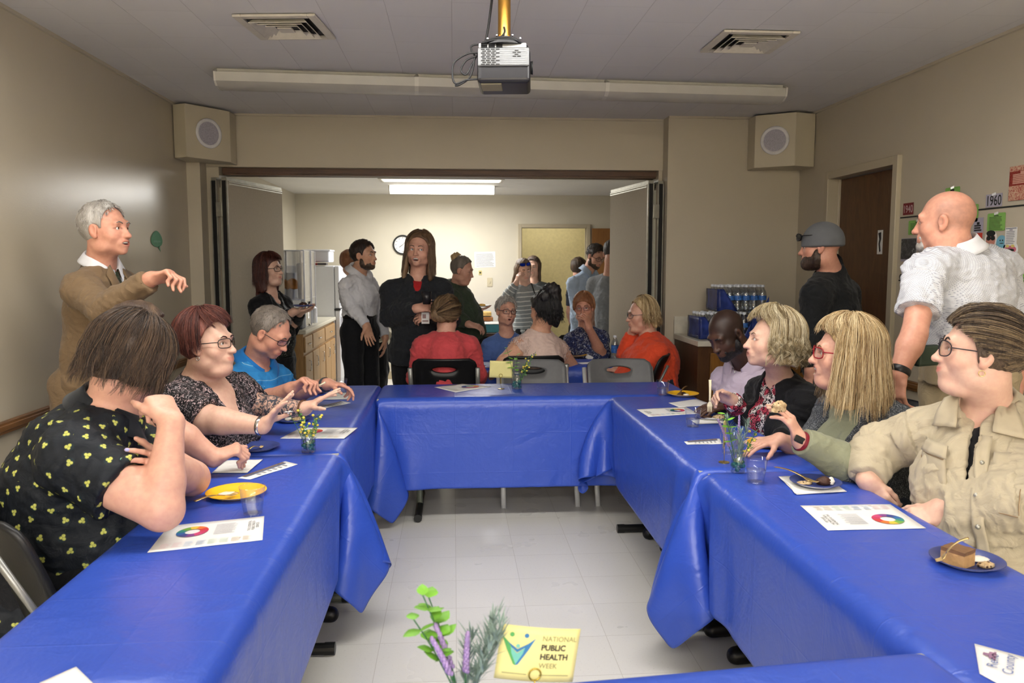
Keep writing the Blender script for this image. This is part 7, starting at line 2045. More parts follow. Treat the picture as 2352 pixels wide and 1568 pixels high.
def cast_black_cardigan():
 p = Person('woman with dark red hair and glasses in black cardigan at the left partition', h=.008, hh=.0055)
 p.head(P(620, 619, 6.35), 55, 4, 0, .98, .6, 'fair', lips=.6)
 R, L = sh(P(622, 688, 6.38), 48, .17); p.torso(R, L, P(628, 815, 6.4), d=(1.2, 1.3, 1.3), w=(1, 1.05, 1.1), bust=1.0, belly=.4, nb=P(618, 668, 6.40))
 p.arm('R', P(602, 762, 6.22), P(676, 715, 6.10)); p.arm('L', P(668, 750, 6.45), P(690, 716, 6.20))
 p.start(p.PV); p.hand('R', (.95, 0, .12), (0, 0, 1), .25, size=.95); p.hand('L', (.5, -.5, .1), (0, 0, 1), .3, size=.95)
 p.legs_stand(standing_feet(p.PV, 48, .09), 1.15, 48); p.body(); p.brows(H_RED)
 p.hair(H_RED, .018, (0, -.012, -.005), ears=False, nape=None, curtain=[((0, -.07, .03), (0, -.085, -.20), (.08, .035), (.085, .03), (1, 0, 0)), ((.075, -.02, .02), (.085, -.03, -.16), (.018, .045), (.016, .04), (1, 0, 0)), ((-.075, -.02, .02), (-.085, -.03, -.16), (.018, .045), (.016, .04), (1, 0, 0))], h=.0055); p.strands(H_RED, side_locks((.12, .2), .005, 64, r=(.010, .004)), 130, 12, t=.022, rad=.0011); p.strands(H_RED, bang_locks(-60, 60, (60, 80), 20), 40, 12, 5, t=.02, rad=.0011, name='fringe')
 p.glasses(M_BLK, .025, .018, r=.0022, rnd=.35)
 p.garment('top', F_SEQ, .008, (0, 0), ('scoop', .13, .06), skirt=(.16, 1.08)); p.garment('cardigan', F_BLACK, .020, (.93, .93), ('crew', .02), open_=(.07, .14), skirt=(.25, 1.1)); p.trousers(F_BPANT, h=.012); p.shoes(M_SHOE)
 t = thing('snack_plate', 'small dark plate with cake in the hands of the woman in black cardigan', 'plate', P(697, 703, 6.05)); b = MB(); b.lathe([(0.001, 0), (.06, 0), (.085, .012), (.06, .003), (.001, .003)], n=28, cap=False); b.build('dish', M_NAVY, t, smooth=True); blob('cake', M_BROWN, t, (0, 0, .01), (.03, .03, .02))
def cast_white_shirt():
 p = Person('bearded man in a white shirt and black trousers standing with hand in pocket', h=.008, hh=.0055)
 p.head(P(836, 586, 6.6), 58, 2, 0, 1.02, .1, 'tan', 'smile', male=True)
 R, L = sh(P(824, 642, 6.65), 52, .19); p.torso(R, L, P(826, 752, 6.66), d=(1.2, 1.15, 1.1), nb=P(824, 622, 6.66), neck=.058)
 p.arm('R', P(806, 702, 6.52), P(842, 748, 6.42), (.052, .044, .040, .030)); p.arm('L', L + np.array((.04, .06, -.28)), L + np.array((.10, -.02, -.50)))
 p.start(p.PV); p.hand('R', (.2, 0, -1), (.4, -1, 0), .3); p.hand('L', (0, 0, -1), (-1, 0, 0), .3)
 p.legs_stand(standing_feet(P(826, 752, 6.66), 52, .10), 1.08, 52); p.body(); p.brows(H_DKBR)
 p.strands(H_DKBR, short_locks(52), 350, 4, t=.012, rad=.0011)
 p.hair(H_DKBR, .013, (0, 0, .018), nape=-.055, bump=.002); p.beard(H_BROWN, .003)
 p.garment('shirt', F_WHITE, .013, (.97, .97), ('crew', .03), hem=.10, wrinkle=.009, flare=.004); p.collar(F_WHITE, gap=30, w=.036); p.trousers(F_BPANT, waist=.11, t=.012, h=.01); p.shoes(M_SHOE)
 b = MB(); a, b2 = p.st[0], p.st[1]; c = a[0] + p.ua * .10
 b.tube([c + p.xa * (a[1] * .98 + .012) * math.cos(q) + p.fa * (a[2] + .012) * math.sin(q) for q in [2 * math.pi * k / 40 for k in range(40)]], .016, 8, closed=True, flat=.25); p.mb('belt', b, M_SHOE, smooth=True)
def cast_cream_coat():
 p = Person('person with red hair in a cream coat half hidden behind the white shirt', h=.01, hh=.007)
 p.head(P(804, 604, 7.9), 150, -8, 0, 1.0, .2, 'fair', eyes='closed')
 R, L = sh(P(838, 655, 8.0), 110, .19); p.torso(R, L, P(872, 770, 8.0), d=(1.2, 1.2, 1.2)); p.arm('R', R + np.array((.06, -.05, -.28)), R + np.array((.12, .05, -.5))); p.arm('L', L + np.array((.0, .05, -.28)), L + np.array((.1, .1, -.45)))
 p.start(p.PV); p.hand('R', (0, 0, -1), (-1, 0, 0)); p.hand('L', (0, 0, -1), (1, 0, 0)); p.legs_stand(standing_feet(P(868, 760, 8.0), 90, .09), 1.0, 90); p.body()
 p.hair(H_COPPER, .018, ears=False, nape=-.1); p.garment('coat', F_CREAMC, .03, (.95, .95), ('crew', .02), skirt=(.05, 1.15)); p.trousers(F_BPANT, h=.012); p.shoes(M_SHOE)
def cast_center():
 p = Person('tall woman with long hair in a dark zip jacket over a red top', h=.007, hh=.0048)
 p.head(P(963, 574, 6.02), -14, 2, -3, 1.10, .3, 'pink', 'open', iris='blue', lips=.4, gaze=(-.35, 0))
 p.torso(P(890, 655, 6.02), P(1024, 648, 6.04), P(952, 800, 6.08), d=(1.35, 1.35, 1.35), w=(1.0, 1.0, 1.05), bust=.9, neck=.056, nb=P(960, 634, 6.06), shr=.056)
 p.arm('R', P(893, 730, 5.98), P(958, 708, 5.78), (.058, .050, .046, .032)); p.arm('L', P(1036, 735, 6.02), P(990, 722, 5.84), (.058, .050, .046, .032))
 p.start(p.PV); p.hand('R', (.85, -.2, .15), (.2, .4, -.3), curls=(.5, .6, .7, .8), thumb=.6); p.hand('L', (-.9, -.1, -.2), (0, .6, -.4), .6)
 p.legs_stand(standing_feet(P(955, 800, 6.08), -8, .09), 1.12, -8); p.body(); p.brows(H_LONGB)
 p.hair(H_LONGB, .014, (0, -.004, .022), ears=False, nape=None, curtain=[((0, -.07, .03), (0, -.085, -.16), (.08, .030), (.09, .02), (1, 0, 0)), ((.075, -.005, .02), (.092, .015, -.19), (.014, .038), (.016, .026), (1, 0, 0)), ((-.075, -.005, .02), (-.090, .015, -.19), (.014, .038), (.016, .026), (1, 0, 0))], h=.0045); p.strands(H_LONGB, side_locks((.17, .25), .004, 62, r=(.009, .003), out=.02), 170, 12, t=.018, rad=.001)
 p.garment('undershirt', F_RED, .006, (0, 0), ('crew', .04)); p.garment('jacket', F_CHAR, .020, (.96, .96), ('v', .16, .045), flare=.008, skirt=(.10, 1.05), wrinkle=.007); p.trousers(F_BPANT, h=.01); p.shoes(M_SHOE)
 b = MB(); V, F = text_mesh('medical', .016, 0.0); o = p.front(-.10, -.16, .006)
 b.add([tuple(o - p.xa * v[0] + p.ua * v[1] + p.fa * .006) for v in V], F); p.mb('chest_lettering', b, plain('logo_thread', (150, 156, 170), .6))
 b = MB(); d = P(977, 730, 5.80); b.box(d, (.058, .004, .085)); o = p.mb('id_badge', b, M_PAPER, bevel=.002); b = MB(); b.box(d + np.array((-.008, -.003, .012)), (.026, .002, .030)); b.box(d + np.array((.0, -.003, -.022)), (.044, .002, .010)); p.mb('badge_print', b, plain('badge_tone', (150, 120, 116), .5), o)
 t = thing('drink_cup', 'dark drink cup in the hand of the woman in the zip jacket', 'cup', P(980, 692, 5.68)); b = MB(); b.lathe([(.028, -.02), (.038, .07), (.036, .07), (.026, -.016)], n=24); b.build('wall', plain('smoke_cup', (40, 38, 40), .25), t, smooth=True)
def cast_hoodie():
 p = Person('woman in an olive green hoodie with grey-blond bun holding a plate', h=.009, hh=.0058)
 p.head(P(1062, 620, 7.15), 72, -14, 0, 1.0, .6, 'pink', eyes='down', gaze=(0, -.4))
 R, L = sh(P(1056, 672, 7.2), 70, .185); p.torso(R, L, P(1058, 800, 7.25), d=(1.4, 1.5, 1.45), w=(1, 1.1, 1.15), bust=.8, belly=.6, nb=P(1050, 652, 7.2))
 p.arm('R', P(1052, 730, 6.98), P(1078, 745, 6.88)); p.arm('L', L + np.array((.06, .02, -.27)), P(1085, 712, 7.25))
 p.start(p.PV); p.hand('R', (.9, -.1, -.2), (0, .5, -1), .5); p.hand('L', (.9, 0, .05), (0, 0, 1), .2)
 p.legs_stand(standing_feet(P(1056, 800, 7.25), 70, .09), 1.15, 70); p.body(); p.brows(H_SALT)
 p.hair(H_SALT, .012, (0, -.016, .02), nape=-.06, h=.006); p.hair(H_BLOND, .004, bun=[((0, -.085, .085), (.05, .042, .042)), ((.03, -.10, .10), (.028, .028, .028)), ((-.03, -.08, .115), (.03, .028, .026))], cap=False, nofacecut=True, ears=False, nape=None, bump=.007, h=.006, name='hair_bun')
 p.garment('hoodie', F_OLIVE, .020, (.93, .93), ('high', .02), skirt=(.05, 1.0), wrinkle=.008, extra=lambda F: F.ell(p.NB - p.fa * .06 - p.ua * .01, (.11, .06, .06), np.stack([p.xa, p.fa, p.ua], 1), .03)); p.trousers(F_JEAN, h=.012); p.shoes(M_SHOE)
 t = thing('food_plate', 'white plate of food held by the woman in the olive hoodie', 'plate', P(1104, 704, 7.3)); b = MB(); b.lathe([(0.001, 0), (.07, 0), (.105, .014), (.07, .004), (.001, .004)], n=28, cap=False); b.build('dish', M_WHT, t, smooth=True); blob('fruit', M_YEL, t, (.01, 0, .012), (.035, .03, .015), 2)
def cast_stripes():
 p = Person('woman in a grey striped sweater with blue sunglasses on her hair', h=.009, hh=.0055)
 p.head(P(1203, 620, 8.45), 18, -12, 6, 1.0, .1, 'fair', eyes='down', lips=.5, gaze=(.2, -.4))
 p.torso(P(1166, 668, 8.45), P(1240, 660, 8.5), P(1210, 770, 8.5), d=(1.1, 1.1, 1.1), bust=.7, nb=P(1205, 650, 8.5))
 p.arm('R', P(1160, 688, 8.30), P(1186, 650, 8.25)); p.arm('L', P(1245, 720, 8.45), P(1235, 760, 8.35))
 p.start(p.PV); p.hand('R', (.2, -.1, 1), (.9, .3, 0), .7, size=.95); p.hand('L', (-.2, 0, -1), (0, 1, 0), .3); p.legs_stand(standing_feet(P(1208, 770, 8.5), 10, .09), 1.0, 10); p.body(); p.brows(H_BROWN)
 p.hair(H_LONGB, .012, (0, -.004, .02), ears=False, nape=None, curtain=[((0, -.07, .03), (-.04, -.09, -.17), (.075, .03), (.06, .025), (1, 0, 0)), ((.075, -.02, .02), (.13, -.03, -.17), (.014, .035), (.018, .02), (1, 0, 0))], h=.0055)
 p.glasses(M_BLK, .027, .017, z=.0, up=.078, y=.085, tint=plain('blue_mirror_lens', (20, 60, 200), .08, .6), name='sunglasses')
 p.garment('sweater', F_STRIPE, .012, (.95, .95), ('v', .09, .05), skirt=(.06, 1.0), wrinkle=.006); p.trousers(F_BPANT, h=.012); p.shoes(M_SHOE)
 b = MB(); a, c = p.NB + p.fa * .10 - p.xa * .05, p.st[1][0] + p.fa * .13 - p.xa * .16; b.tube([a, (a + c) / 2 + p.fa * .03, c], .006, 6); p.mb('bag_strap', b, M_SHOE, smooth=True)
def cast_greytop():
 p = Person('woman with brown hair in a grey top behind the striped sweater', h=.010, hh=.006)
 p.head(P(1224, 612, 9.3), -10, -4, 0, 1.0, .1, 'fair')
 p.torso(P(1195, 655, 9.3), P(1256, 652, 9.3), P(1228, 750, 9.3), bust=.7); p.arm('R', P(1190, 700, 9.2), P(1195, 745, 9.1)); p.arm('L', P(1262, 700, 9.2), P(1258, 745, 9.1))
 p.start(p.PV); p.hand('R', (0, 0, -1), (1, 0, 0)); p.hand('L', (0, 0, -1), (-1, 0, 0)); p.legs_stand(standing_feet(P(1228, 750, 9.3), 0, .09), 1.0, 0); p.body(); p.brows(H_BROWN)
 p.hair(H_BROWN, .014, (0, -.004, .02), ears=False, nape=None, curtain=[((0, -.07, .03), (0, -.085, -.15), (.075, .03), (.07, .02), (1, 0, 0)), ((.075, -.01, .02), (.082, .0, -.16), (.014, .035), (.014, .025), (1, 0, 0)), ((-.075, -.01, .02), (-.082, .0, -.16), (.014, .035), (.014, .025), (1, 0, 0))], h=.006)
 p.glasses(M_BLK, .026, .016, up=.085, y=.08, name='sunglasses'); p.garment('top', F_DGREY, .01, (.35, .35), ('crew', .05), skirt=(.05, 1)); p.trousers(F_JEAN, h=.012); p.shoes(M_SHOE)
 b = MB(); c = p.st[2]; q = c[0] + p.fa * (c[2] + .045) - p.xa * .07 + p.ua * .05; b.box(q, (.06, .004, .03)); p.mb('name_tag', b, M_PAPER)
def cast_beardman():
 p = Person('bearded man with glasses in a light blue shirt looking down at the right partition', h=.009, hh=.0055)
 p.head(P(1368, 588, 8.35), 40, -24, -4, 1.03, .2, 'pink', eyes='down', male=True)
 R, L = sh(P(1346, 640, 8.4), 40, .21); p.torso(R, L, P(1342, 770, 8.45), d=(1.3, 1.3, 1.2), belly=.3, nb=P(1352, 620, 8.4)); p.arm('R', P(1322, 705, 8.3), P(1330, 728, 8.1)); p.arm('L', P(1382, 705, 8.4), P(1372, 735, 8.2))
 p.start(p.PV); p.hand('R', (.3, -.6, -.3), (.6, 0, -.6), .5); p.hand('L', (-.3, -.6, -.3), (-.6, 0, -.6), .5); p.legs_stand(standing_feet(P(1342, 770, 8.45), 40, .1), 1.1, 40); p.body(); p.brows(H_DKBR)
 p.strands(H_DKBR, short_locks(52), 300, 4, t=.012, rad=.0012)
 p.hair(H_DKBR, .012, (0, 0, .024), nape=-.055, h=.0055); p.beard(H_BROWN, .006); p.glasses(M_BLK, .024, .017, rnd=.4)
 p.garment('shirt', F_LBLUE, .014, (.97, .97), ('crew', .03), skirt=(.06, 1), wrinkle=.007); p.collar(F_LBLUE, gap=34); p.trousers(F_JEAN, h=.012); p.shoes(M_SHOE)
def cast_greytee():
 p = Person('man in a grey tee seen from behind, partly hidden by the right partition', h=.009, hh=.006)
 p.head(P(1406, 580, 7.6), 165, -18, 0, 1.0, .1, 'pink', eyes='closed', male=True)
 R, L = sh(P(1402, 640, 7.65), 160, .20); p.torso(R, L, P(1404, 770, 7.65), d=(1.25, 1.2, 1.2)); p.arm('L', P(1358, 712, 7.85), P(1352, 760, 8.05)); p.arm('R', R + np.array((.05, .05, -.28)), R + np.array((0, .2, -.4)))
 p.start(p.PV); p.hand('R', (0, .8, -.3), (0, 0, -1)); p.hand('L', (0, .6, -.6), (0, 0, -1)); p.legs_stand(standing_feet(P(1404, 770, 7.65), 160, .1), 1.1, 160); p.body()
 p.hair(H_DKBR, .008, (0, -.0, .02), nape=-.055, h=.006); p.garment('tee', F_GREYT, .016, (.36, .36), ('crew', .03), flare=.02, skirt=(.08, 1), wrinkle=.007); p.trousers(F_JEAN, h=.012); p.shoes(M_SHOE)
def cast_farhead():
 p = Person('short-haired person mostly hidden behind the light blue shirt', h=.011, hh=.007)
 p.head(P(1330, 616, 9.1), 150, -5, 0, 1.0, .1, 'pink', eyes='closed'); R, L = sh(P(1338, 662, 9.15), 150, .17); p.torso(R, L, P(1340, 750, 9.15)); p.arm('L', L + np.array((0, 0, -.28)), L + np.array((.05, .15, -.45))); p.arm('R', R + np.array((0, 0, -.28)), R + np.array((0, .15, -.45)))
 p.start(p.PV); p.hand('R', (0, .5, -1), (0, 0, -1)); p.hand('L', (0, .5, -1), (0, 0, -1)); p.legs_stand(standing_feet(P(1340, 750, 9.15), 150, .09), 1.0, 150); p.body(); p.hair(H_BROWN, .016, ears=False, nape=-.08, h=.007); p.garment('shirt', F_JEAN, .01, (.35, .35), skirt=(.05, 1)); p.trousers(F_BPANT, h=.012); p.shoes(M_SHOE)
def cast_coral():
 p = Person('woman in a coral cardigan with twisted updo seen from behind', h=.008, hh=.0045)
 p.head(P(1026, 722, 5.66), 172, -4, 0, 1.02, .4, 'pink', eyes='closed')
 p.torso(P(1082, 782, 5.64), P(966, 782, 5.62), P(1022, 900, 5.60), d=(1.5, 1.6, 1.6), w=(1.02, 1.1, 1.15), hunch=.03, neck=.058, nb=P(1024, 765, 5.64), shr=.062)
 p.arm('R', P(1096, 862, 5.66), P(1072, 890, 5.90), (.066, .054, .048, .034)); p.arm('L', P(956, 868, 5.66), P(985, 880, 5.90), (.066, .054, .048, .034))
 p.start(p.PV); p.hand('R', (-.2, .9, -.1), (0, 0, -1), .3); p.hand('L', (.2, .9, -.1), (0, 0, -1), .3); p.legs_sit((0, 1, 0), r=1.2); p.body()
 p.hair(hair_mat('hair_two_tone', (56, 38, 26), (112, 86, 58), (170, 142, 104)), .018, (0, -.01, .02), ears=False, nape=-.075, bun=[((-.065, -.105, -.005), (.032, .026, .046)), ((-.02, -.108, -.02), (.045, .022, .04))], lr=.011, h=.0045, bump=.003); p.strands(hair_mat('hair_two_tone', (56, 38, 26), (112, 86, 58), (170, 142, 104)), sweep_locks((-.06, -.115, .0), (.008, .005)), 180, 12, t=.022, rad=.001, shrink=.4)
 p.garment('cardigan', F_CORAL, .018, (.96, .96), ('crew', .0), wrinkle=.008, flare=.006, k=.05); p.trousers(F_BPANT, h=.012)
def cast_bluetee():
 p = Person('grey-haired woman with glasses in a blue tee across the round of talkers', h=.008, hh=.0048)
 p.head(P(1163, 714, 6.45), 20, 0, -4, .98, .3, 'pink', 'talk', lips=.4)
 p.torso(P(1120, 782, 6.45), P(1200, 778, 6.48), P(1160, 880, 6.55), d=(1.3, 1.3, 1.3), w=(1, 1.1, 1.1), bust=1.0, nb=P(1163, 762, 6.5))
 p.arm('R', P(1112, 842, 6.42), P(1130, 850, 6.15)); p.arm('L', P(1210, 842, 6.42), P(1195, 850, 6.15))
 p.start(p.PV); p.hand('R', (.5, -.8, 0), (0, 0, -1), .2); p.hand('L', (-.5, -.8, 0), (0, 0, -1), .2); p.legs_sit((0, -1, 0)); p.body(); p.brows(H_GREY)
 p.strands(H_GREY, short_locks(52, 18), 350, 4, t=.014, rad=.0011)
 p.hair(H_GREY, .014, (0, -.01, .015), ears=True, nape=-.06, h=.005, bump=.004); p.glasses(plain('frame_plum', (60, 44, 58), .3), .026, .017, r=.0022, rnd=.4)
 p.garment('tee', F_BLUET, .014, (.38, .38), ('crew', .05), flare=.014); p.trousers(F_JEAN, h=.012)
 b = MB(); c = p.st[2]; q = c[0] + p.fa * (c[2] + .062) - p.xa * .09 + p.ua * .02; b.box(q, (.05, .004, .03)); p.mb('name_tag', b, M_PAPER)
def cast_lace():
 p = Person('woman with black hair knot in a pale pink lace-shouldered top seen from behind', h=.0075, hh=.0045)
 p.head(P(1248, 712, 5.78), -138, -4, 0, 1.04, .5, 'tan', eyes='closed')
 p.torso(P(1288, 790, 5.90), P(1190, 782, 5.70), P(1238, 905, 5.74), d=(1.45, 1.5, 1.5), w=(1.05, 1.12, 1.15), neck=.062, nb=P(1240, 757, 5.80), shr=.068)
 p.arm('L', P(1160, 832, 5.62), P(1128, 862, 5.92), (.076, .060, .050, .034)); p.arm('R', P(1310, 840, 6.0), P(1290, 860, 6.2), (.072, .058, .050, .034))
 p.start(p.PV); p.hand('L', (-.1, .6, -.8), (.8, 0, 0), .35); p.hand('R', (-.3, .9, 0), (0, 0, -1), .2); p.legs_sit((0, 1, 0), r=1.25); p.body()
 def ex(F):
  for c, r in (((0.02, -.075, .135), (.068, .066, .056)), ((.03, -.09, .085), (.05, .045, .05)), ((-.05, -.085, .095), (.045, .042, .046))): F.ell(p.L(c), np.array(r) * p.hs, p.hR, .02)
  for c, r in (((-.01, -.10, -.03), (.055, .030, .08)), ((.03, -.095, -.06), (.035, .025, .07))): F.ell(p.L(c), np.array(r) * p.hs, p.hR, .02)
 p.hair(H_BLACK, .020, (0, -.02, .02), ears=True, nape=None, extra=ex, locks=30, lock=side_locks((.06, .13), .012, 115, r=(.007, .0025), wfreq=7), h=.0045, bump=.006); p.strands(H_BLACK, side_locks((.06, .15), .014, 100, r=(.010, .004), wfreq=9), 90, 10, t=.026, rad=.001); earring(p, 1, M_PAPER, hoop=False); earring(p, -1, M_PAPER, hoop=False)
 p.garment('top', F_PINK, .012, (0, 0), ('crew', .0), wrinkle=.007)
 lm = NT('lace'); vo = lm.n('ShaderNodeTexVoronoi'); vo.inputs['Scale'].default_value = 70; lm.l(lm.coord(), vo.inputs['Vector']); lm.set(srgb(224, 196, 182), .8); lm.l(lm.ramp(vo.outputs[0], [(.38, (1, 1, 1)), (.46, (0, 0, 0))]), lm.b.inputs['Alpha'])
 for side in 'LR':
  F = Field(); a = p.arms[side]; d = a['E'] - a['S']; F.cone(a['S'] - d * .05, a['S'] + d * .36, a['r'][0] + .012, a['r'][0] + .010, .02); e = a['S'] + d * .30; z = U(d); x = U(np.cross(z, (.3, .2, 1))); y = np.cross(z, x); F.box(e + z * .09, (.12, .12, .09), np.stack([x, y, z], 1), .002, .004, '-')
  V, Q = F.mesh(.007); V = V + normals(V, Q) * wobble(V, 140, .003, 2)[:, None]; p.put('lace_cap', V, Q, lm.m)
 p.trousers(F_KHAKI, h=.012)
def cast_navyfloral():
 p = Person('woman with fringe and glasses in a navy floral top, hand at her mouth', h=.008, hh=.0048)
 p.head(P(1341, 705, 6.75), -6, -4, 3, 1.0, .4, 'ruddy', lips=.4)
 p.torso(P(1308, 768, 6.65), P(1385, 764, 6.75), P(1346, 880, 6.78), d=(1.3, 1.35, 1.3), w=(1, 1.1, 1.15), bust=1.2, belly=.4, nb=P(1344, 750, 6.75))
 p.arm('L', P(1382, 815, 6.62), P(1352, 752, 6.45), (.062, .050, .044, .030)); p.arm('R', P(1300, 835, 6.5), P(1318, 838, 6.25))
 p.start(p.PV); p.hand('L', (-.25, -.1, .9), (-.7, .6, 0), curls=(.7, .9, 1.0, 1.1), size=.98); p.hand('R', (.5, -.7, 0), (0, 0, -1), .3); p.legs_sit((0, -1, 0), r=1.2); p.body(); p.brows(H_COPPER)
 p.hair(H_COPPER, .014, (0, 0, -.012), ears=True, nape=-.075, locks=40, lock=side_locks((.02, .06), .004, 60, r=(.009, .004), out=.002), h=.005); p.glasses(plain('frame_rose', (150, 100, 100), .3), .025, .017, rnd=.6)
 p.garment('top', F_NAVYF, .012, (.36, .36), ('v', .12, .05), flare=.02); p.trousers(F_JEAN, h=.012)
 b = MB(); c = p.st[2]; q = c[0] + p.fa * (c[2] + .075) + p.xa * .085 + p.ua * .0; b.box(q, (.062, .004, .034), Matrix.Rotation(.45, 3, 'Y')); p.mb('name_tag', b, M_PAPER)
def cast_orange():
 p = Person('woman with curly blond hair and glasses in an orange cardigan, side on', h=.0075, hh=.0045)
 p.head(P(1472, 722, 5.88), -72, -4, 0, 1.02, .7, 'pink', eyes='open', lips=.4)
 R, L = sh(P(1494, 790, 5.86), -75, .19); p.torso(R, L, P(1500, 900, 5.80), d=(1.7, 1.75, 1.7), w=(1.05, 1.15, 1.2), bust=1.1, belly=.5, hunch=.02, neck=.058, nb=P(1490, 768, 5.88), shr=.068)
 p.arm('L', P(1452, 868, 5.66), P(1418, 850, 5.78), (.072, .058, .050, .034)); p.arm('R', P(1440, 815, 6.02), P(1452, 762, 5.98), (.068, .056, .048, .034))
 p.start(p.PV); p.hand('L', (-1, .2, 0), (0, 0, -1), .3); p.hand('R', (0, .1, 1), (.8, 0, 0), .8); p.legs_sit(fdir(-85), r=1.25); p.body(); p.brows(H_BLOND)
 p.hair(H_BLOND, .016, (0, -.02, .03), ears=False, nape=-.10, curtain=[((0, -.075, .02), (0, -.09, -.12), (.07, .03), (.08, .03), (1, 0, 0))], h=.0045, bump=.004)
 p.strands(H_BLOND, side_locks((.07, .15), .013, 74, r=(.008, .004), wfreq=9, out=.012), 160, 12, t=.022, rad=.0011)
 p.glasses(plain('frame_silver', (120, 120, 126), .25, .6), .025, .018, rnd=.5); p.garment('cardigan', F_ORANGE, .018, (.95, .95), ('crew', .02), wrinkle=.008, k=.05); p.trousers(F_JEAN, h=.012)
def cast_lavender():
 p = Person('bearded man in a lavender shirt looking down at papers, right row', h=.0065, hh=.004)
 p.head(P(1668, 766, 4.05), -42, -30, 5, 1.06, .15, 'dark', eyes='closed', male=True, lips=.35, gaze=(0, -.6))
 R, L = sh(P(1716, 862, 4.10), -42, .205); p.torso(R, L, P(1745, 1000, 4.15), d=(1.25, 1.2, 1.2), neck=.062, nb=P(1712, 826, 4.12))
 p.arm('R', P(1655, 925, 4.22), P(1655, 925, 4.0) , (.056, .046, .042, .031)); p.arms['R']['E'] = P(1668, 920, 4.30); p.arm('L', P(1745, 935, 3.92), P(1680, 935, 3.86), (.056, .046, .042, .031))
 p.start(p.PV); p.hand('R', (-.8, -.3, -.1), (0, -.2, -1), .2, spread=.1, size=1.05); p.hand('L', (-.95, -.1, 0), (0, 0, -1), .25, size=1.05); p.legs_sit(fdir(-80)); p.body(hair_line=(.085, 1.0, .2, .7, (24, 18, 16))); p.brows(H_BLACK, .004)
 p.beard(H_BLACK, .005); p.garment('shirt', F_LAV, .012, (.96, .96), ('crew', .03), flare=.006, wrinkle=.008); p.collar(F_LAV, gap=46, w=.05, spread=.045); p.trousers(F_JEAN, h=.012)
 c = p.st[2]
 for u in (.1, .45, .8): b = MB(); b.sphere(p.NB + p.fa * .085 + (c[0] + p.fa * (c[2] + .028) - p.ua * .12 - p.NB - p.fa * .085) * u, .005, 8, 5); p.mb('button', b, M_PAPER, smooth=True)
def cast_curly():
 p = Person('woman with tousled blond curls in a black cardigan holding a fork', h=.0065, hh=.0036)
 p.head(P(1772, 782, 3.48), -74, 6, 4, 1.06, .25, 'fair', 'talk', lips=.55, iris='blue', gaze=(.1, .3), blush=.35)
 R, L = sh(P(1800, 890, 3.55), -50, .185); p.torso(R, L, P(1822, 1080, 3.60), d=(1.2, 1.2, 1.25), w=(1, 1, 1.05), bust=.9, neck=.052, nb=P(1790, 862, 3.56), shr=.056)
 p.arm('R', P(1735, 990, 3.78), P(1680, 918, 3.60), (.054, .046, .042, .029)); p.arm('L', P(1838, 1005, 3.42), P(1790, 1010, 3.25), (.058, .050, .044, .030))
 p.start(p.PV); p.hand('R', (-.8, -.15, .35), (-.2, -.6, -.5), curls=(.7, .95, 1.05, 1.1), size=.98, thumb=.3); p.hand('L', (-1, 0, 0), (0, 0, -1), .2); p.legs_sit(fdir(-85)); p.body(); p.brows(H_BLOND, .0026)
 p.hair(H_BLOND2, .020, (0, -.016, .030), ears=False, nape=-.10, locks=0, curtain=[((0, -.07, .02), (0, -.09, -.11), (.07, .035), (.08, .03), (1, 0, 0)), ((.07, -.035, .02), (.085, -.04, -.09), (.022, .04), (.022, .035), (1, 0, 0)), ((-.07, -.035, .02), (-.085, -.04, -.09), (.022, .04), (.022, .035), (1, 0, 0))], bump=.003, capr=(1.05, 1.05, 1.06))
 p.strands(H_BLOND2, side_locks((.05, .15), 0.017, 66, r=(.0085, .003), wfreq=12, out=.016), 360, 14, t=.030, rad=.0008, spread=.8); p.strands(H_BLOND2, bang_locks(-70, 60, (52, 78), -35, (.010, .003)), 70, 14, 5, t=.032, rad=.0008, name='fringe')
 p.garment('blouse', F_LEOP, .008, (.99, 0), ('v', .15, .045), flare=.014); p.garment('cardigan', F_BLACK, .020, (.86, .97), ('crew', .0), open_=(.055, .10), wrinkle=.007, flare=.008); p.trousers(F_BPANT, h=.012)
 fork('ivory fork held upright by the woman with tousled blond curls', P(1631, 872, 3.52), P(1630, 946, 3.50), M_FORKW)
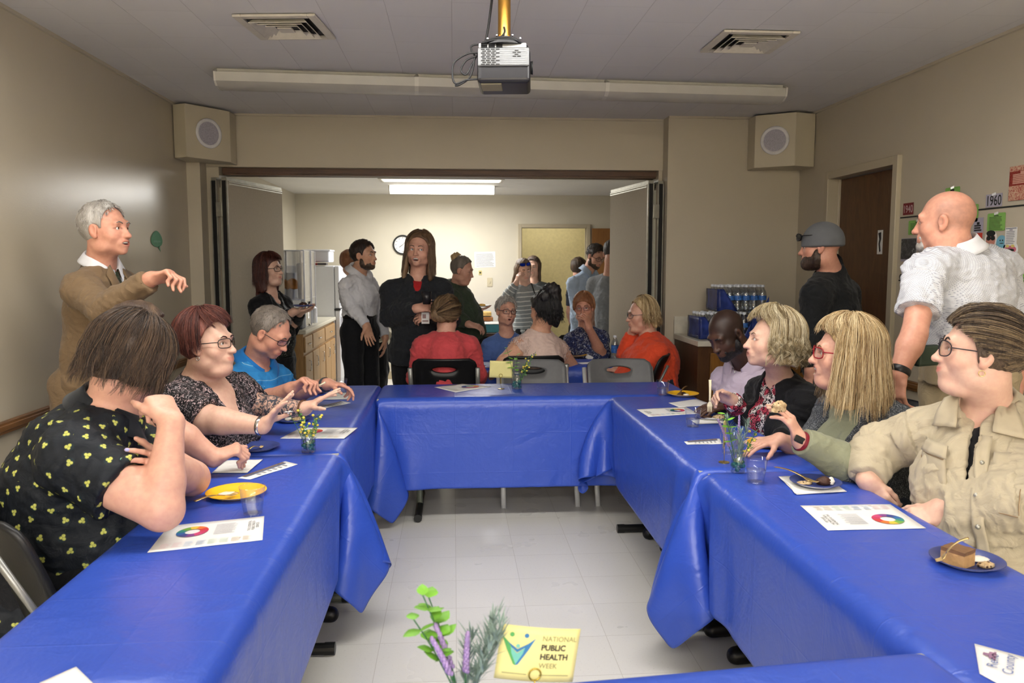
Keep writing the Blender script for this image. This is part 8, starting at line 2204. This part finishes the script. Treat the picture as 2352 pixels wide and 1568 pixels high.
def cast_marl():
 p = Person('laughing blond woman with red glasses in a grey marl cardigan holding a cookie', h=.006, hh=.0034)
 p.head(P(1938, 812, 2.88), -80, 4, 0, 1.06, .6, 'pink', 'open', lips=.6, blush=.4)
 R, L = sh(P(1985, 935, 2.95), -50, .19); p.torso(R, L, P(1995, 1180, 2.95), d=(1.3, 1.35, 1.35), w=(1, 1.08, 1.1), bust=1.2, belly=.4, neck=.056, nb=P(1968, 900, 2.96), shr=.060)
 p.arm('R', P(1850, 1040, 3.12), P(1790, 1010, 3.05), (.056, .048, .044, .030)); p.arm('L', P(1962, 1075, 2.70), P(1838, 1012, 2.66), (.060, .052, .046, .030))
 p.start(p.PV); p.hand('R', (-.9, -.1, -.12), (0, 0, -1), curls=(.2, .25, .3, .35), spread=.1, size=.98); p.hand('L', (-.42, .05, .88), (-.75, .55, -.2), curls=(.55, .40, .35, .45), size=1.0, thumb=.35); p.legs_sit(fdir(-85), r=1.15); p.body(); p.brows(H_BLOND, .003)
 cur = [((0, -.07, .02), (.0, -.10, -.17), (.075, .030), (.085, .020), (1, 0, 0)), ((.075, -.03, .02), (.092, -.01, -.17), (.014, .045), (.012, .040), (1, 0, 0)), ((-.075, -.03, .02), (-.092, .0, -.17), (.014, .045), (.012, .045), (1, 0, 0))]
 p.hair(H_BLOND, .020, (0, -.014, .006), ears=False, nape=None, curtain=cur, bump=.003); p.strands(H_BLOND, side_locks((.17, .27), .006, 62, r=(.010, .003), wfreq=3.5, out=.04), 300, 16, t=.026, rad=.0008); p.strands(H_BLOND, bang_locks(-60, 50, (58, 80), -30), 60, 16, 5, t=.024, rad=.0008, name='fringe')
 p.glasses(plain('frame_red', (150, 26, 34), .3), .026, .019, r=.0022, rnd=.4)
 p.garment('blouse', F_SAGE, .010, (0, .985), ('v', .15, .06), slv_t=.016, wrinkle=.005, flare=.008); p.garment('cardigan', F_MARL, .022, (.7, .60), ('crew', .0), open_=(.085, .15), wrinkle=.006, flare=.012, k=.045); p.trousers(F_JEAN, h=.012)
 band(p, 'L', plain('red_strap', (126, 24, 40), .5), .965, .014, face=(-.55, -.75, .35), mface=plain('watch_dark', (40, 42, 42), .15), name='watch_strap')
 food('cookie', 'bitten cookie held up by the laughing woman with red glasses', 'cookie', P(1790, 946, 2.66), [('bite', M_COOKIE, (0, 0, .018), (.026, .014, .022)), ('bite', M_COOKIE, (-.012, 0, .002), (.018, .013, .014))])
def cast_beige():
 p = Person('smiling woman with swept-back hair and round glasses in a beige denim jacket', h=.006, hh=.0032)
 p.head(P(2250, 806, 2.38), -80, 6, 0, 1.13, .55, 'fair', 'smile', lips=.75, blush=.45, gaze=(.0, .15))
 R = P(2098, 968, 2.60); R, L = sh(R + np.array((.21 * math.cos(math.radians(-52)), .21 * math.sin(math.radians(-52)), 0)), -52, .21, raw=True); p.torso(R, L, np.array((1.74, 2.34, .56)), d=(1.6, 1.7, 1.75), w=(1.04, 1.12, 1.2), bust=1.5, belly=.9, neck=.066, nb=P(2268, 930, 2.44), shr=.075)
 p.arm('R', P(2012, 1030, 2.66), P(1992, 1102, 2.56), (.070, .060, .052, .036)); p.arm('L', P(2385, 1150, 2.10), P(2165, 1172, 2.28), (.078, .068, .060, .038))
 p.start(p.PV); p.hand('R', (.35, -.4, -.75), (.5, .5, 0), .55, size=.95, thumb=.1, tcurl=.7); p.hand('L', (-.85, .25, -.3), (.2, .4, -.8), .45, size=1.0); p.legs_sit(fdir(-70), r=1.35); p.body(); p.brows(H_BROWN, .0034, .004)
 p.strands(H_HIGHL, sweep_locks(), 300, 14, t=.016, rad=.0008, shrink=.5)
 p.hair(H_HIGHL, .014, (0, -.014, .016), ears=False, nape=-.085, bun=[((0, -.128, .035), (.040, .036, .042)), ((.02, -.135, .0), (.03, .026, .03))], lr=.0095, bump=.0022, topcut=lambda F: [F.ell(p.L((x * .094, .0, -.042)), np.array((.030, .026, .036)) * p.hs, p.hR, .006, '-') for x in (-1, 1)])
 p.glasses(plain('frame_dark2', (38, 34, 40), .3), .025, .022, r=.0016, rnd=.8); earring(p, -1, M_GOLD, -.046, .008); earring(p, -1, M_PAPER, -.030, hoop=False)
 p.garment('undershirt', F_BLACK, .006, (0, 0), ('v', .13, .07)); p.garment('jacket', F_BEIGE, .022, (.97, .94), ('v', .12, .055), open_=(.010, .012), wrinkle=.008, flare=.010, k=.05, skirt=(.05, 1.05)); p.collar(F_BEIGE, gap=95, w=.075, spread=.060, stand=.018, point=.03)
 stm = plain('brown_stitch', (150, 120, 86), .7)
 for x in (-1, 1):
  k = p.patch('chest_pocket', F_BEIGE, [(x * .065, -.16), (x * .155, -.15), (x * .15, -.30), (x * .07, -.30)], (8, 10), .004, .005); p.patch('pocket_flap', F_BEIGE, [(x * .060, -.135), (x * .160, -.125), (x * .158, -.165), (x * .062, -.175)], (8, 5), .010, .005, k)
  for q in ([(x * .07, -.178), (x * .15, -.168)], [(x * .075, -.295), (x * .145, -.295)], [(x * .155, -.18), (x * .148, -.29)]):
   b = MB(); b.tube([p.front(q[0][0] + (q[1][0] - q[0][0]) * u, q[0][1] + (q[1][1] - q[0][1]) * u, .010) for u in np.linspace(0, 1, 8)], .0012, 5); p.mb('stitching', b, stm, k)
  p.patch('collar', F_BEIGE, [(x * .055, .035), (x * .10, .01), (x * .135, -.085), (x * .05, -.075)], (8, 8), .014, .006)
 pl = p.patch('placket', F_BEIGE, [(-.050, -.09), (-.016, -.09), (-.014, -.46), (-.048, -.46)], (5, 24), .005, .004)
 for z in (-.17, -.26, -.35, -.43): b = MB(); b.sphere(p.front(-.032, z, .010), .0075, 10, 6); p.mb('button', b, M_STEEL, pl, smooth=True)
 p.trousers(F_BEIGE, h=.012)
def cast_beanie():
 p = Person('bearded man in a grey beanie and black pullover in front of the brown door', h=.0075, hh=.0045)
 p.head(P(1884, 566, 4.55), -92, -2, 0, 1.06, .2, 'ruddy', male=True, blush=.4)
 R, L = sh(P(1908, 658, 4.55), -115, .215); p.torso(R, L, P(1905, 835, 4.58), d=(1.25, 1.2, 1.2), w=(1, .98, .98), neck=.064, nb=P(1908, 625, 4.58), shr=.07)
 p.arm('L', P(1862, 770, 4.40), P(1862, 850, 4.30), (.062, .052, .048, .034)); p.arm('R', P(1962, 760, 4.72), P(1950, 850, 4.75), (.062, .052, .048, .034))
 p.start(p.PV); p.hand('L', (-.2, 0, -1), (1, .2, 0), .4); p.hand('R', (-.2, 0, -1), (-1, 0, 0), .4); p.legs_stand(standing_feet(p.PV, -105, .1), 1.15, -105); p.body()
 bm = fabric('beanie_grey', (108, 110, 112), .9, 300)
 p.beard(hair_mat('beard_brown', (36, 26, 20), (70, 52, 40), (104, 84, 68)), .014)
 p.hair(bm, .016, (0, .01, -.012), ears=False, nape=-.005, capr=(1.02, 1.02, 1.04), bump=0, name='beanie', extra=lambda F: [F.econe(p.L((0, -.014, .004)), p.L((0, -.014, .040)), np.array((.099, .118)) * p.hs * .97, np.array((.097, .116)) * p.hs * .97, p.hR @ np.array((1., 0, 0)), .006, end=.012)], nofacecut=True, h=.005)
 p.glasses(M_BLK, .027, .018, r=.0026, up=.058, y=.124, tint=plain('black_lens', (22, 22, 24), .1), name='sunglasses')
 p.garment('pullover', F_BLACK if False else fabric('black_fleece', (30, 31, 32), .85), .020, (.98, .98), ('high', .02), skirt=(.06, 1), wrinkle=.006, extra=lambda F: F.cone(p.NB, p.NB + p.ua * .05, p.neckr * 1.25, p.neckr * 1.12, .02)); p.trousers(F_GPANT); p.shoes(M_SHOE)
def cast_bald():
 p = Person('bald man with grey goatee in a white dashed polo and khakis seen from behind', h=.0065, hh=.0038)
 p.head(P(2170, 508, 3.28), -98, -2, 0, 1.10, .35, 'ruddy', 'talk', male=True, blush=.35, lips=.3)
 p.torso(P(2305, 590, 3.40), P(2110, 605, 3.14), P(2225, 840, 3.28), d=(1.45, 1.45, 1.4), w=(1.0, .96, .95), neck=.068, nb=P(2195, 575, 3.28), shr=.078)
 p.arm('L', P(2100, 768, 3.02), P(2064, 858, 2.98), (.058, .048, .047, .034)); p.arm('R', P(2330, 760, 3.42), P(2335, 880, 3.42), (.058, .048, .047, .034))
 p.start(p.PV); p.hand('L', (-.1, -.05, -1), (1, .3, 0), .5, size=1.1); p.hand('R', (0, -.05, -1), (-1, 0, 0), .5); p.legs_stand(standing_feet(p.PV, 140, .11), 1.15, 140)
 p.body(hair_line=(.030, 1.0, .085, .30, (70, 66, 62))); p.brows(H_DKBR, .004)
 p.beard(H_GREY, .006, True, False)
 p.garment('polo', F_DASH, .014, (.40, .40), ('high', .02), flare=.022, skirt=(.06, .98), hem=.10, wrinkle=.009, k=.05); p.collar(F_WHITE, gap=30, w=.040, spread=.030, stand=.030); p.trousers(F_KHAKI, waist=.12, t=.012)
 a = p.st[0]; c = a[0] + p.ua * .095; b = MB(); b.tube([c + p.xa * (a[1] * .96 + .020) * math.cos(q) + p.fa * (a[2] + .020) * math.sin(q) for q in [2 * math.pi * k / 40 for k in range(40)]], .018, 8, closed=True, flat=.22); p.mb('belt', b, M_SHOE, smooth=True)
 b = MB(); gp = P(2128, 816, 3.06); b.box(gp, (.12, .035, .085), Matrix.Rotation(.35, 3, 'Z')); t = p.mb('belt_pouch', b, plain('green_case', (50, 66, 52), .5), bevel=.01)
 band(p, 'L', M_SHOE, .93, .014, name='watch_strap')
CAST = [cast_brown_suit, cast_print_shirt, cast_hidden_man, cast_tattoo, cast_polo, cast_black_cardigan, cast_white_shirt, cast_cream_coat, cast_center, cast_hoodie, cast_stripes, cast_greytop, cast_beardman, cast_greytee, cast_farhead, cast_coral, cast_bluetee, cast_lace, cast_navyfloral, cast_orange, cast_lavender, cast_curly, cast_marl, cast_beige, cast_beanie, cast_bald]
import time as _time
for fn in CAST:
 _t = _time.time(); fn(); print('CAST', fn.__name__, round(_time.time() - _t, 2))
# ------------------------------------------------------------------ kitchen and the back corners
M_LAM = plain('laminate_top', (214, 208, 190), 0.35, bump=0.05)
M_APPL = plain('appliance_white', (226, 228, 234), 0.3, var=0.01)
def cabinet(name, label, x0, x1, y0, y1, z1, face, m, ms, fronts):
 """fronts: (kind, a0, a1, z0, z1) along the face; face 'x' looks to +X, 'y' looks to -Y"""
 t = thing(name, label, 'cabinet', ((x0 + x1) / 2, (y0 + y1) / 2, 0)); cx, cy = (x0 + x1) / 2, (y0 + y1) / 2
 b = MB(); b.box((0, 0, z1 / 2 + .04), (x1 - x0, y1 - y0, z1 - .08)); b.build('body', ms, t, bevel=.002)
 b = MB(); b.box((-.03 if face == 'x' else 0, 0 if face == 'x' else .03, .04), (x1 - x0 - .06, y1 - y0 - .06, .08)); b.build('plinth', M_DARK, t)
 for kind, a0, a1, z0, zz in fronts:
  c, w, h = (a0 + a1) / 2, a1 - a0, zz - z0; b = MB(); hb = MB()
  if face == 'x':
   o = x1 - cx; b.box((o + .009, c - cy, (z0 + zz) / 2), (.018, w, h)); hp = (o + .035, c - cy, (z0 + zz) / 2 + (0 if kind == 'drawer' else h * .3))
   hb.tube([(hp[0] - .02, hp[1] - (.04 if kind == 'drawer' else 0), hp[2] + (0 if kind == 'drawer' else .05)), (hp[0], hp[1] - (.035 if kind == 'drawer' else 0), hp[2] + (0 if kind == 'drawer' else .045)), (hp[0], hp[1] + (.035 if kind == 'drawer' else 0), hp[2] - (0 if kind == 'drawer' else .045)), (hp[0] - .02, hp[1] + (.04 if kind == 'drawer' else 0), hp[2] - (0 if kind == 'drawer' else .05))], .005, 6)
  else:
   o = y0 - cy; b.box((c - cx, o - .009, (z0 + zz) / 2), (w, .018, h)); q = (c - cx + (0 if kind == 'drawer' else -w * .4), o - .03, (z0 + zz) / 2)
   hb.tube([(q[0], q[1] + .02, q[2] + .04), (q[0], q[1], q[2] + .035), (q[0], q[1], q[2] - .035), (q[0], q[1] + .02, q[2] - .04)], .005, 6)
  d = b.build(kind, m, t, bevel=.006); hb.build('handle', M_CHROME if face == 'x' else M_DARK, d, smooth=True)
 return t
n0, f0 = PZ(707, 758, .91), PZ(769, 727, .91); XC = (n0[0] + f0[0]) / 2; YK0, YK1 = n0[1], f0[1]
fr = []
for a0, a1 in ((YK0 + .02, YK0 + .38), (YK0 + .42, YK0 + 1.12), (YK0 + 1.16, YK1 - .03)): fr += [('drawer', a0, a1, .70, .84), ('door', a0, (a0 + a1) / 2 - .005 if a1 - a0 > .5 else a1, .12, .67)] + ([('door', (a0 + a1) / 2 + .005, a1, .12, .67)] if a1 - a0 > .5 else [])
cabinet('kitchen_cabinet', 'oak kitchen base cabinets with drawers along the left kitchen wall', XL + .005, XC - .03, YK0 + .01, YK1, .87, 'x', M_OAK, M_OAK, fr)
b = MB(); b.box(((XL + XC) / 2 + .003, (YK0 + YK1) / 2, .89), (XC - XL - .01, YK1 - YK0, .038)); b.box((XL + .017, (YK0 + YK1) / 2, .95), (.02, YK1 - YK0, .09)); tag(b.build('worktop', M_LAM, bevel=.008), 'cream worktop on the oak kitchen cabinets', 'worktop')
# fridge
a, c = P(712, 700, YK1 + .02), P(781, 700, YK1 + .02)
t = thing('fridge', 'white fridge at the end of the oak kitchen cabinets', 'fridge', ((XL + .01 + c[0]) / 2, YK1 + .36, 0)); w = c[0] - XL - .01
b = MB(); b.box((-.03, 0, .76), (w - .06, .68, 1.46)); b.build('cabinet_body', M_APPL, t, bevel=.01)
for z0, z1, nm in ((.06, .98, 'door'), (1.0, 1.49, 'freezer_door')):
 b = MB(); b.box((w / 2 - .028, 0, (z0 + z1) / 2), (.055, .68, z1 - z0)); d = b.build(nm, M_APPL, t, bevel=.012, seg=3); b = MB(); b.box((w / 2 + .012, -.29, z1 - .2 if nm == 'door' else z0 + .16), (.025, .025, .26)); b.build('handle', M_APPL, d, bevel=.006)
b = MB(); b.box((w / 2 - .03, -.335, .99), (.07, .03, .02)); b.build('hinge', M_DARK, t)
FZ = 1.495
p = P(742, 588, YK1 + .3); t = thing('storage_box', 'white storage box on top of the fridge', 'box', (p[0] - .05, p[1], FZ + .03)); b = MB(); b.box((0, 0, .07), (.30, .34, .13)); b.build('body', M_APPL, t, bevel=.015); b = MB(); b.box((0, 0, .14), (.32, .36, .02)); b.build('lid', M_APPL, t, bevel=.006)
for i, (dx, cc) in enumerate(((-.14, (40, 60, 110)), (-.03, (130, 40, 40)), (.07, (60, 56, 60)))):
 b = MB(); b.box((p[0] - .04 + dx, p[1] - .22, FZ + .014), (.10, .13, .026)); tag(b.build('snack_packet', plain('packet_%d' % i, cc, .4), bevel=.006), ('navy snack packet on the fridge', 'red snack packet on the fridge', 'dark snack packet on the fridge')[i], 'packet')
# clear organiser towers with cup stacks on the worktop
M_ACR = clear('acrylic', (.93, .94, .97), .20, .08); M_CUPW = plain('white_cup_stack', (236, 238, 244), .4)
def tower(label, q, Y, dep):
 x0, y0, x1, y1 = q; A, B = P(x0, y1, Y), P(x1, y0, Y); w, z0, z1 = B[0] - A[0], .912, B[2]
 t = thing('cup_organiser', label, 'organiser', ((A[0] + B[0]) / 2, Y + dep / 2, z0)); h = z1 - z0; b = MB()
 for x in (-w / 2, w / 2): b.box((x, 0, h / 2), (.006, dep, h))
 b.box((0, dep / 2, h / 2), (w, .006, h)); b.box((0, -dep / 2, h * .68), (w, .006, h * .62)); b.build('panel', M_ACR, t)
 b = MB()
 for z in (0.004, h * .36, h - .004): b.box((0, 0, z), (w, dep, .008))
 for x in (-w / 2, w / 2):
  for y in (-dep / 2, dep / 2): b.box((x, y, h / 2), (.012, .012, h))
 b.build('frame', plain('acrylic_edge', (222, 226, 238), .2), t)
 return t, w, h
t, w, h = tower('clear tall organiser with white cup stacks behind the woman in black cardigan', (645, 574, 697, 745), 7.55, .30)
for i, x in enumerate((-.05, .055)): b = MB(); b.lathe([(.035, h * .37), (.045, h * (.70 + .12 * i)), (.04, h * (.70 + .12 * i) + .005)], (x, .03, 0), 20); b.build('cup_stack', M_CUPW, t, smooth=True, auto=.5)
t, w, h = tower('clear narrow organiser standing nearer the fridge', (694, 576, 713, 742), 8.1, .22)
p = P(668, 657, 7.72); food('orange_bag', 'bag of orange snacks in the organiser on the worktop', 'food', (p[0], p[1], p[2] - .03), [('wrapper', plain('orange_wrap', (236, 140, 40), .3, var=.3), (0, 0, .05), (.07, .05, .06))])
p = P(676, 700, 7.42); b = MB(); b.box((p[0], p[1], .912 + .09), (.16, .14, .18)); tag(b.build('grey_bin', plain('bin_grey', (92, 100, 112), .5), bevel=.008), 'grey bin standing on the worktop under the organiser', 'bin')
p = P(706, 742, 7.75); t = thing('faucet', 'chrome faucet with black lever on the kitchen worktop', 'faucet', (p[0], p[1], .91)); b = MB(); b.lathe([(.03, 0), (.03, .02), (.018, .03), (.016, .16)], n=16); b.tube([(0, 0, .15), (-.02, -.03, .20), (-.03, -.09, .20), (-.03, -.12, .16)], .011, 8); b.build('spout', M_CHROME, t, smooth=True); b = MB(); b.tube([(.0, 0, .17), (.03, .0, .24)], .007, 6); b.build('lever', M_DARK, t, smooth=True)
p = P(719, 735, 8.2); b = MB(); b.lathe([(.045, 0), (.045, .15), (.02, .17), (.02, .2)], (p[0], p[1], .91), 16); tag(b.build('soap_bottle', M_CUPW, smooth=True, auto=.5), 'white soap bottle standing on the kitchen worktop', 'bottle')
# brown cabinet and water packs at the back right
YCF, ZCT = 5.60, .95; X0 = P(1603, 787, YCF)[0]
cabinet('storage_cabinet', 'brown wooden base cabinet under the water bottle packs', X0 + .01, XR - .02, YCF + .03, YB - .005, ZCT - .04, 'y', M_CAB, M_CABS, [('drawer', X0 + .10, X0 + .62, .64, .86), ('door', X0 + .10, X0 + .35, .10, .60), ('door', X0 + .37, X0 + .62, .10, .60), ('drawer', X0 + .66, XR - .1, .64, .86)])
b = MB(); b.box(((X0 + XR) / 2, (YCF + YB) / 2, ZCT - .02), (XR - X0, YB - YCF, .04)); b.box(((X0 + XR) / 2 - .0, YB - .012, ZCT + .07), (XR - X0, .022, .14)); tag(b.build('worktop', M_LAM, bevel=.003), 'pale worktop with backsplash on the brown cabinet', 'worktop')
M_BOT = clear('bottle_plastic', (.90, .93, .96), .16, .06); M_LABEL = plain('bottle_label', (60, 110, 180), .4, var=.4, scale=70); M_FILM = plain('blue_film', (46, 62, 128), .22, var=.35, scale=14); M_CAPW = plain('bottle_cap', (226, 230, 236), .4)
PR = [(.001, .001), (.026, .001), (.031, .008), (.031, .05), (.029, .06), (.031, .07), (.031, .125), (.026, .15), (.013, .175), (.012, .19)]
def bottle_parts(t, x, y, first=[None]):
 if first[0] is None:
  b = MB(); b.lathe(PR, n=14, cap=False); w = b.build('bottle', M_BOT, t, smooth=True); b = MB(); b.lathe([(.0315, .085), (.0315, .118)], n=14, cap=False); l = b.build('label', M_LABEL, w, smooth=True); b = MB(); b.lathe([(.0145, .183), (.0145, .2), (.001, .2)], n=12); c = b.build('cap', M_CAPW, w); first[0] = (w, l, c); w.location = (x, y, 0); return
 w = first[0][0].copy(); COL.objects.link(w); w.parent = t; w.location = (x, y, 0)
 for s in first[0][1:]: k = s.copy(); COL.objects.link(k); k.parent = w
def pack(label, x, y, z, rz, nx=6, ny=4):
 t = thing('water_pack', label, 'bottle pack', (x, y, z), rz, 'packs of bottled water')
 for i in range(nx):
  for j in range(ny): bottle_parts(t, (i - (nx - 1) / 2) * .064, (j - (ny - 1) / 2) * .064)
 W, D = nx * .064 / 2 + .004, ny * .064 / 2 + .004
 b = MB(); b.sheet(lambda u, v: (-W - .002 * math.sin(9 * v), (u - .5) * 2 * D, .004 + .165 * v), 8, 6); b.sheet(lambda u, v: (-W + .15 * u * (1 - v * .75), -D - .002, .004 + .165 * v), 6, 6); b.build('printed_film', M_FILM, t, smooth=True, thick=.001)
 b = MB(); b.sheet(lambda u, v: (W - .06 * u * (1 - v), -D - .002, .004 + .11 * v), 6, 6); b.build('printed_film', M_FILM, t, smooth=True, thick=.001)
p = P(1618, 745, 5.86); pack('pack of bottled water at the left on the brown cabinet worktop', X0 + .24, 5.86, ZCT, R_(3)); pack('pack of bottled water at the right on the brown cabinet worktop', X0 + .67, 5.90, ZCT, R_(-3)); pack('pack of bottled water stacked on top of the other two', X0 + .40, 5.92, ZCT + .203, R_(2))
# the talkers' table and the food tables
def cloth_table(label, x0, x1, y0, y1, ov, sd):
 table('folding table under the blue cloth, ' + label, x0, x1, y0, y1, 'x'); g, r = cloth_sim(x0, x1, y0, y1, ov, [], seed=sd, it=70, step=.06); cloth_object('blue plastic cloth over the table ' + label, g, r)
cloth_table('where the talkers sit', .22, 1.36, 5.92, 6.34, (.25, .25, .40, .2), 21)
cloth_table('of food along the kitchen wall', .10, .80, 9.62, 10.2, (.25, .25, .40, .12), 22)
chair('black stacking chair under the grey-haired woman in the blue tee', (.44, 6.72, 0), R_(180), M_CHB, M_CHF); chair('black stacking chair under the woman in the navy floral top', (1.16, 6.85, 0), R_(180), M_CHB, M_CHF)
p = PZ(1325, 818, CZ); plate('orange paper plate on the talkers\' table', p[0], p[1], M_YEL, .09)
p = PZ(1140, 832, CZ); t = thing('paper_tray', 'pale blue paper with a white plate at the left of the talkers\' table', 'paper', (p[0] + .02, 6.06, CZ)); b = MB(); b.box((0, 0, .001), (.26, .2, .002)); b.build('sheet', plain('pale_blue_paper', (176, 190, 226), .6), t); b = MB(); b.lathe([(.001, .003), (.05, .003), (.075, .010), (.05, .005)], n=24, cap=False); b.build('plate', M_WHT, t, smooth=True)
p = P(1419, 812, 6.2); t = thing('water_bottle', 'clear water bottle beside the woman in orange', 'bottle', (p[0] - .02, 6.22, CZ)); b = MB(); b.lathe(PR, n=16, cap=False); b.build('body', M_BOT, t, smooth=True); b = MB(); b.lathe([(.0316, .06), (.0316, .12)], n=16, cap=False); b.build('label', M_LABEL, t, smooth=True); b = MB(); b.lathe([(.0145, .183), (.0145, .2), (.001, .2)], n=12); b.build('cap', M_CAPW, t)
p = P(1346, 824, 6.1); b = MB(); b.box((p[0], 6.04, CZ + .001), (.13, .09, .002), Matrix.Rotation(.3, 3, 'Z')); tag(b.build('leaflet', M_PAPER), 'white leaflet lying on the talkers\' table', 'leaflet')
for i in range(3):
 p = P(1106, 735, 9.75); b = MB(); b.box((p[0] + .02 * (i == 1), 9.8, CZ + .030 + .062 * i), (.24, .24, .05)); tag(b.build('pie_box', plain('pie_box_%d' % i, ((186, 140, 70), (150, 96, 50), (196, 160, 92))[i], .4, var=.2), bevel=.006), ('brown bakery box at the bottom of the stack on the food table', 'dark brown bakery box in the middle of the stack on the food table', 'tan bakery box topmost of the stack on the food table')[i], 'box')
t = thing('side_table', 'white folding table behind the woman in the blue tee', 'table', (.36, 8.1, 0)); b = MB(); b.box((0, 0, .72), (.6, .6, .035)); b.build('tabletop', M_APPL, t, bevel=.006)
for sx in (-1, 1):
 for sy in (-1, 1): b = MB(); b.tube([(sx * .26, sy * .26, 0), (sx * .26, sy * .26, .70)], .012, 8); b.build('leg', M_STEEL, t)
for i, (z, cc, lab_) in enumerate(((.738, (110, 74, 60), 'brown sheet cake box at the bottom on the white side table'), (.828, (90, 180, 196), 'white cake box with teal side on top on the white side table'))):
 t = thing('cake_box', lab_, 'box', (.36, 8.0, z)); b = MB(); b.box((0, 0, .04), (.36, .30, .08)); b.build('tray', plain('cake_tray_%d' % i, cc, .4), t, bevel=.006); b = MB(); b.box((0, 0, .083), (.37, .31, .006)); b.build('lid', M_WHT, t, bevel=.002)
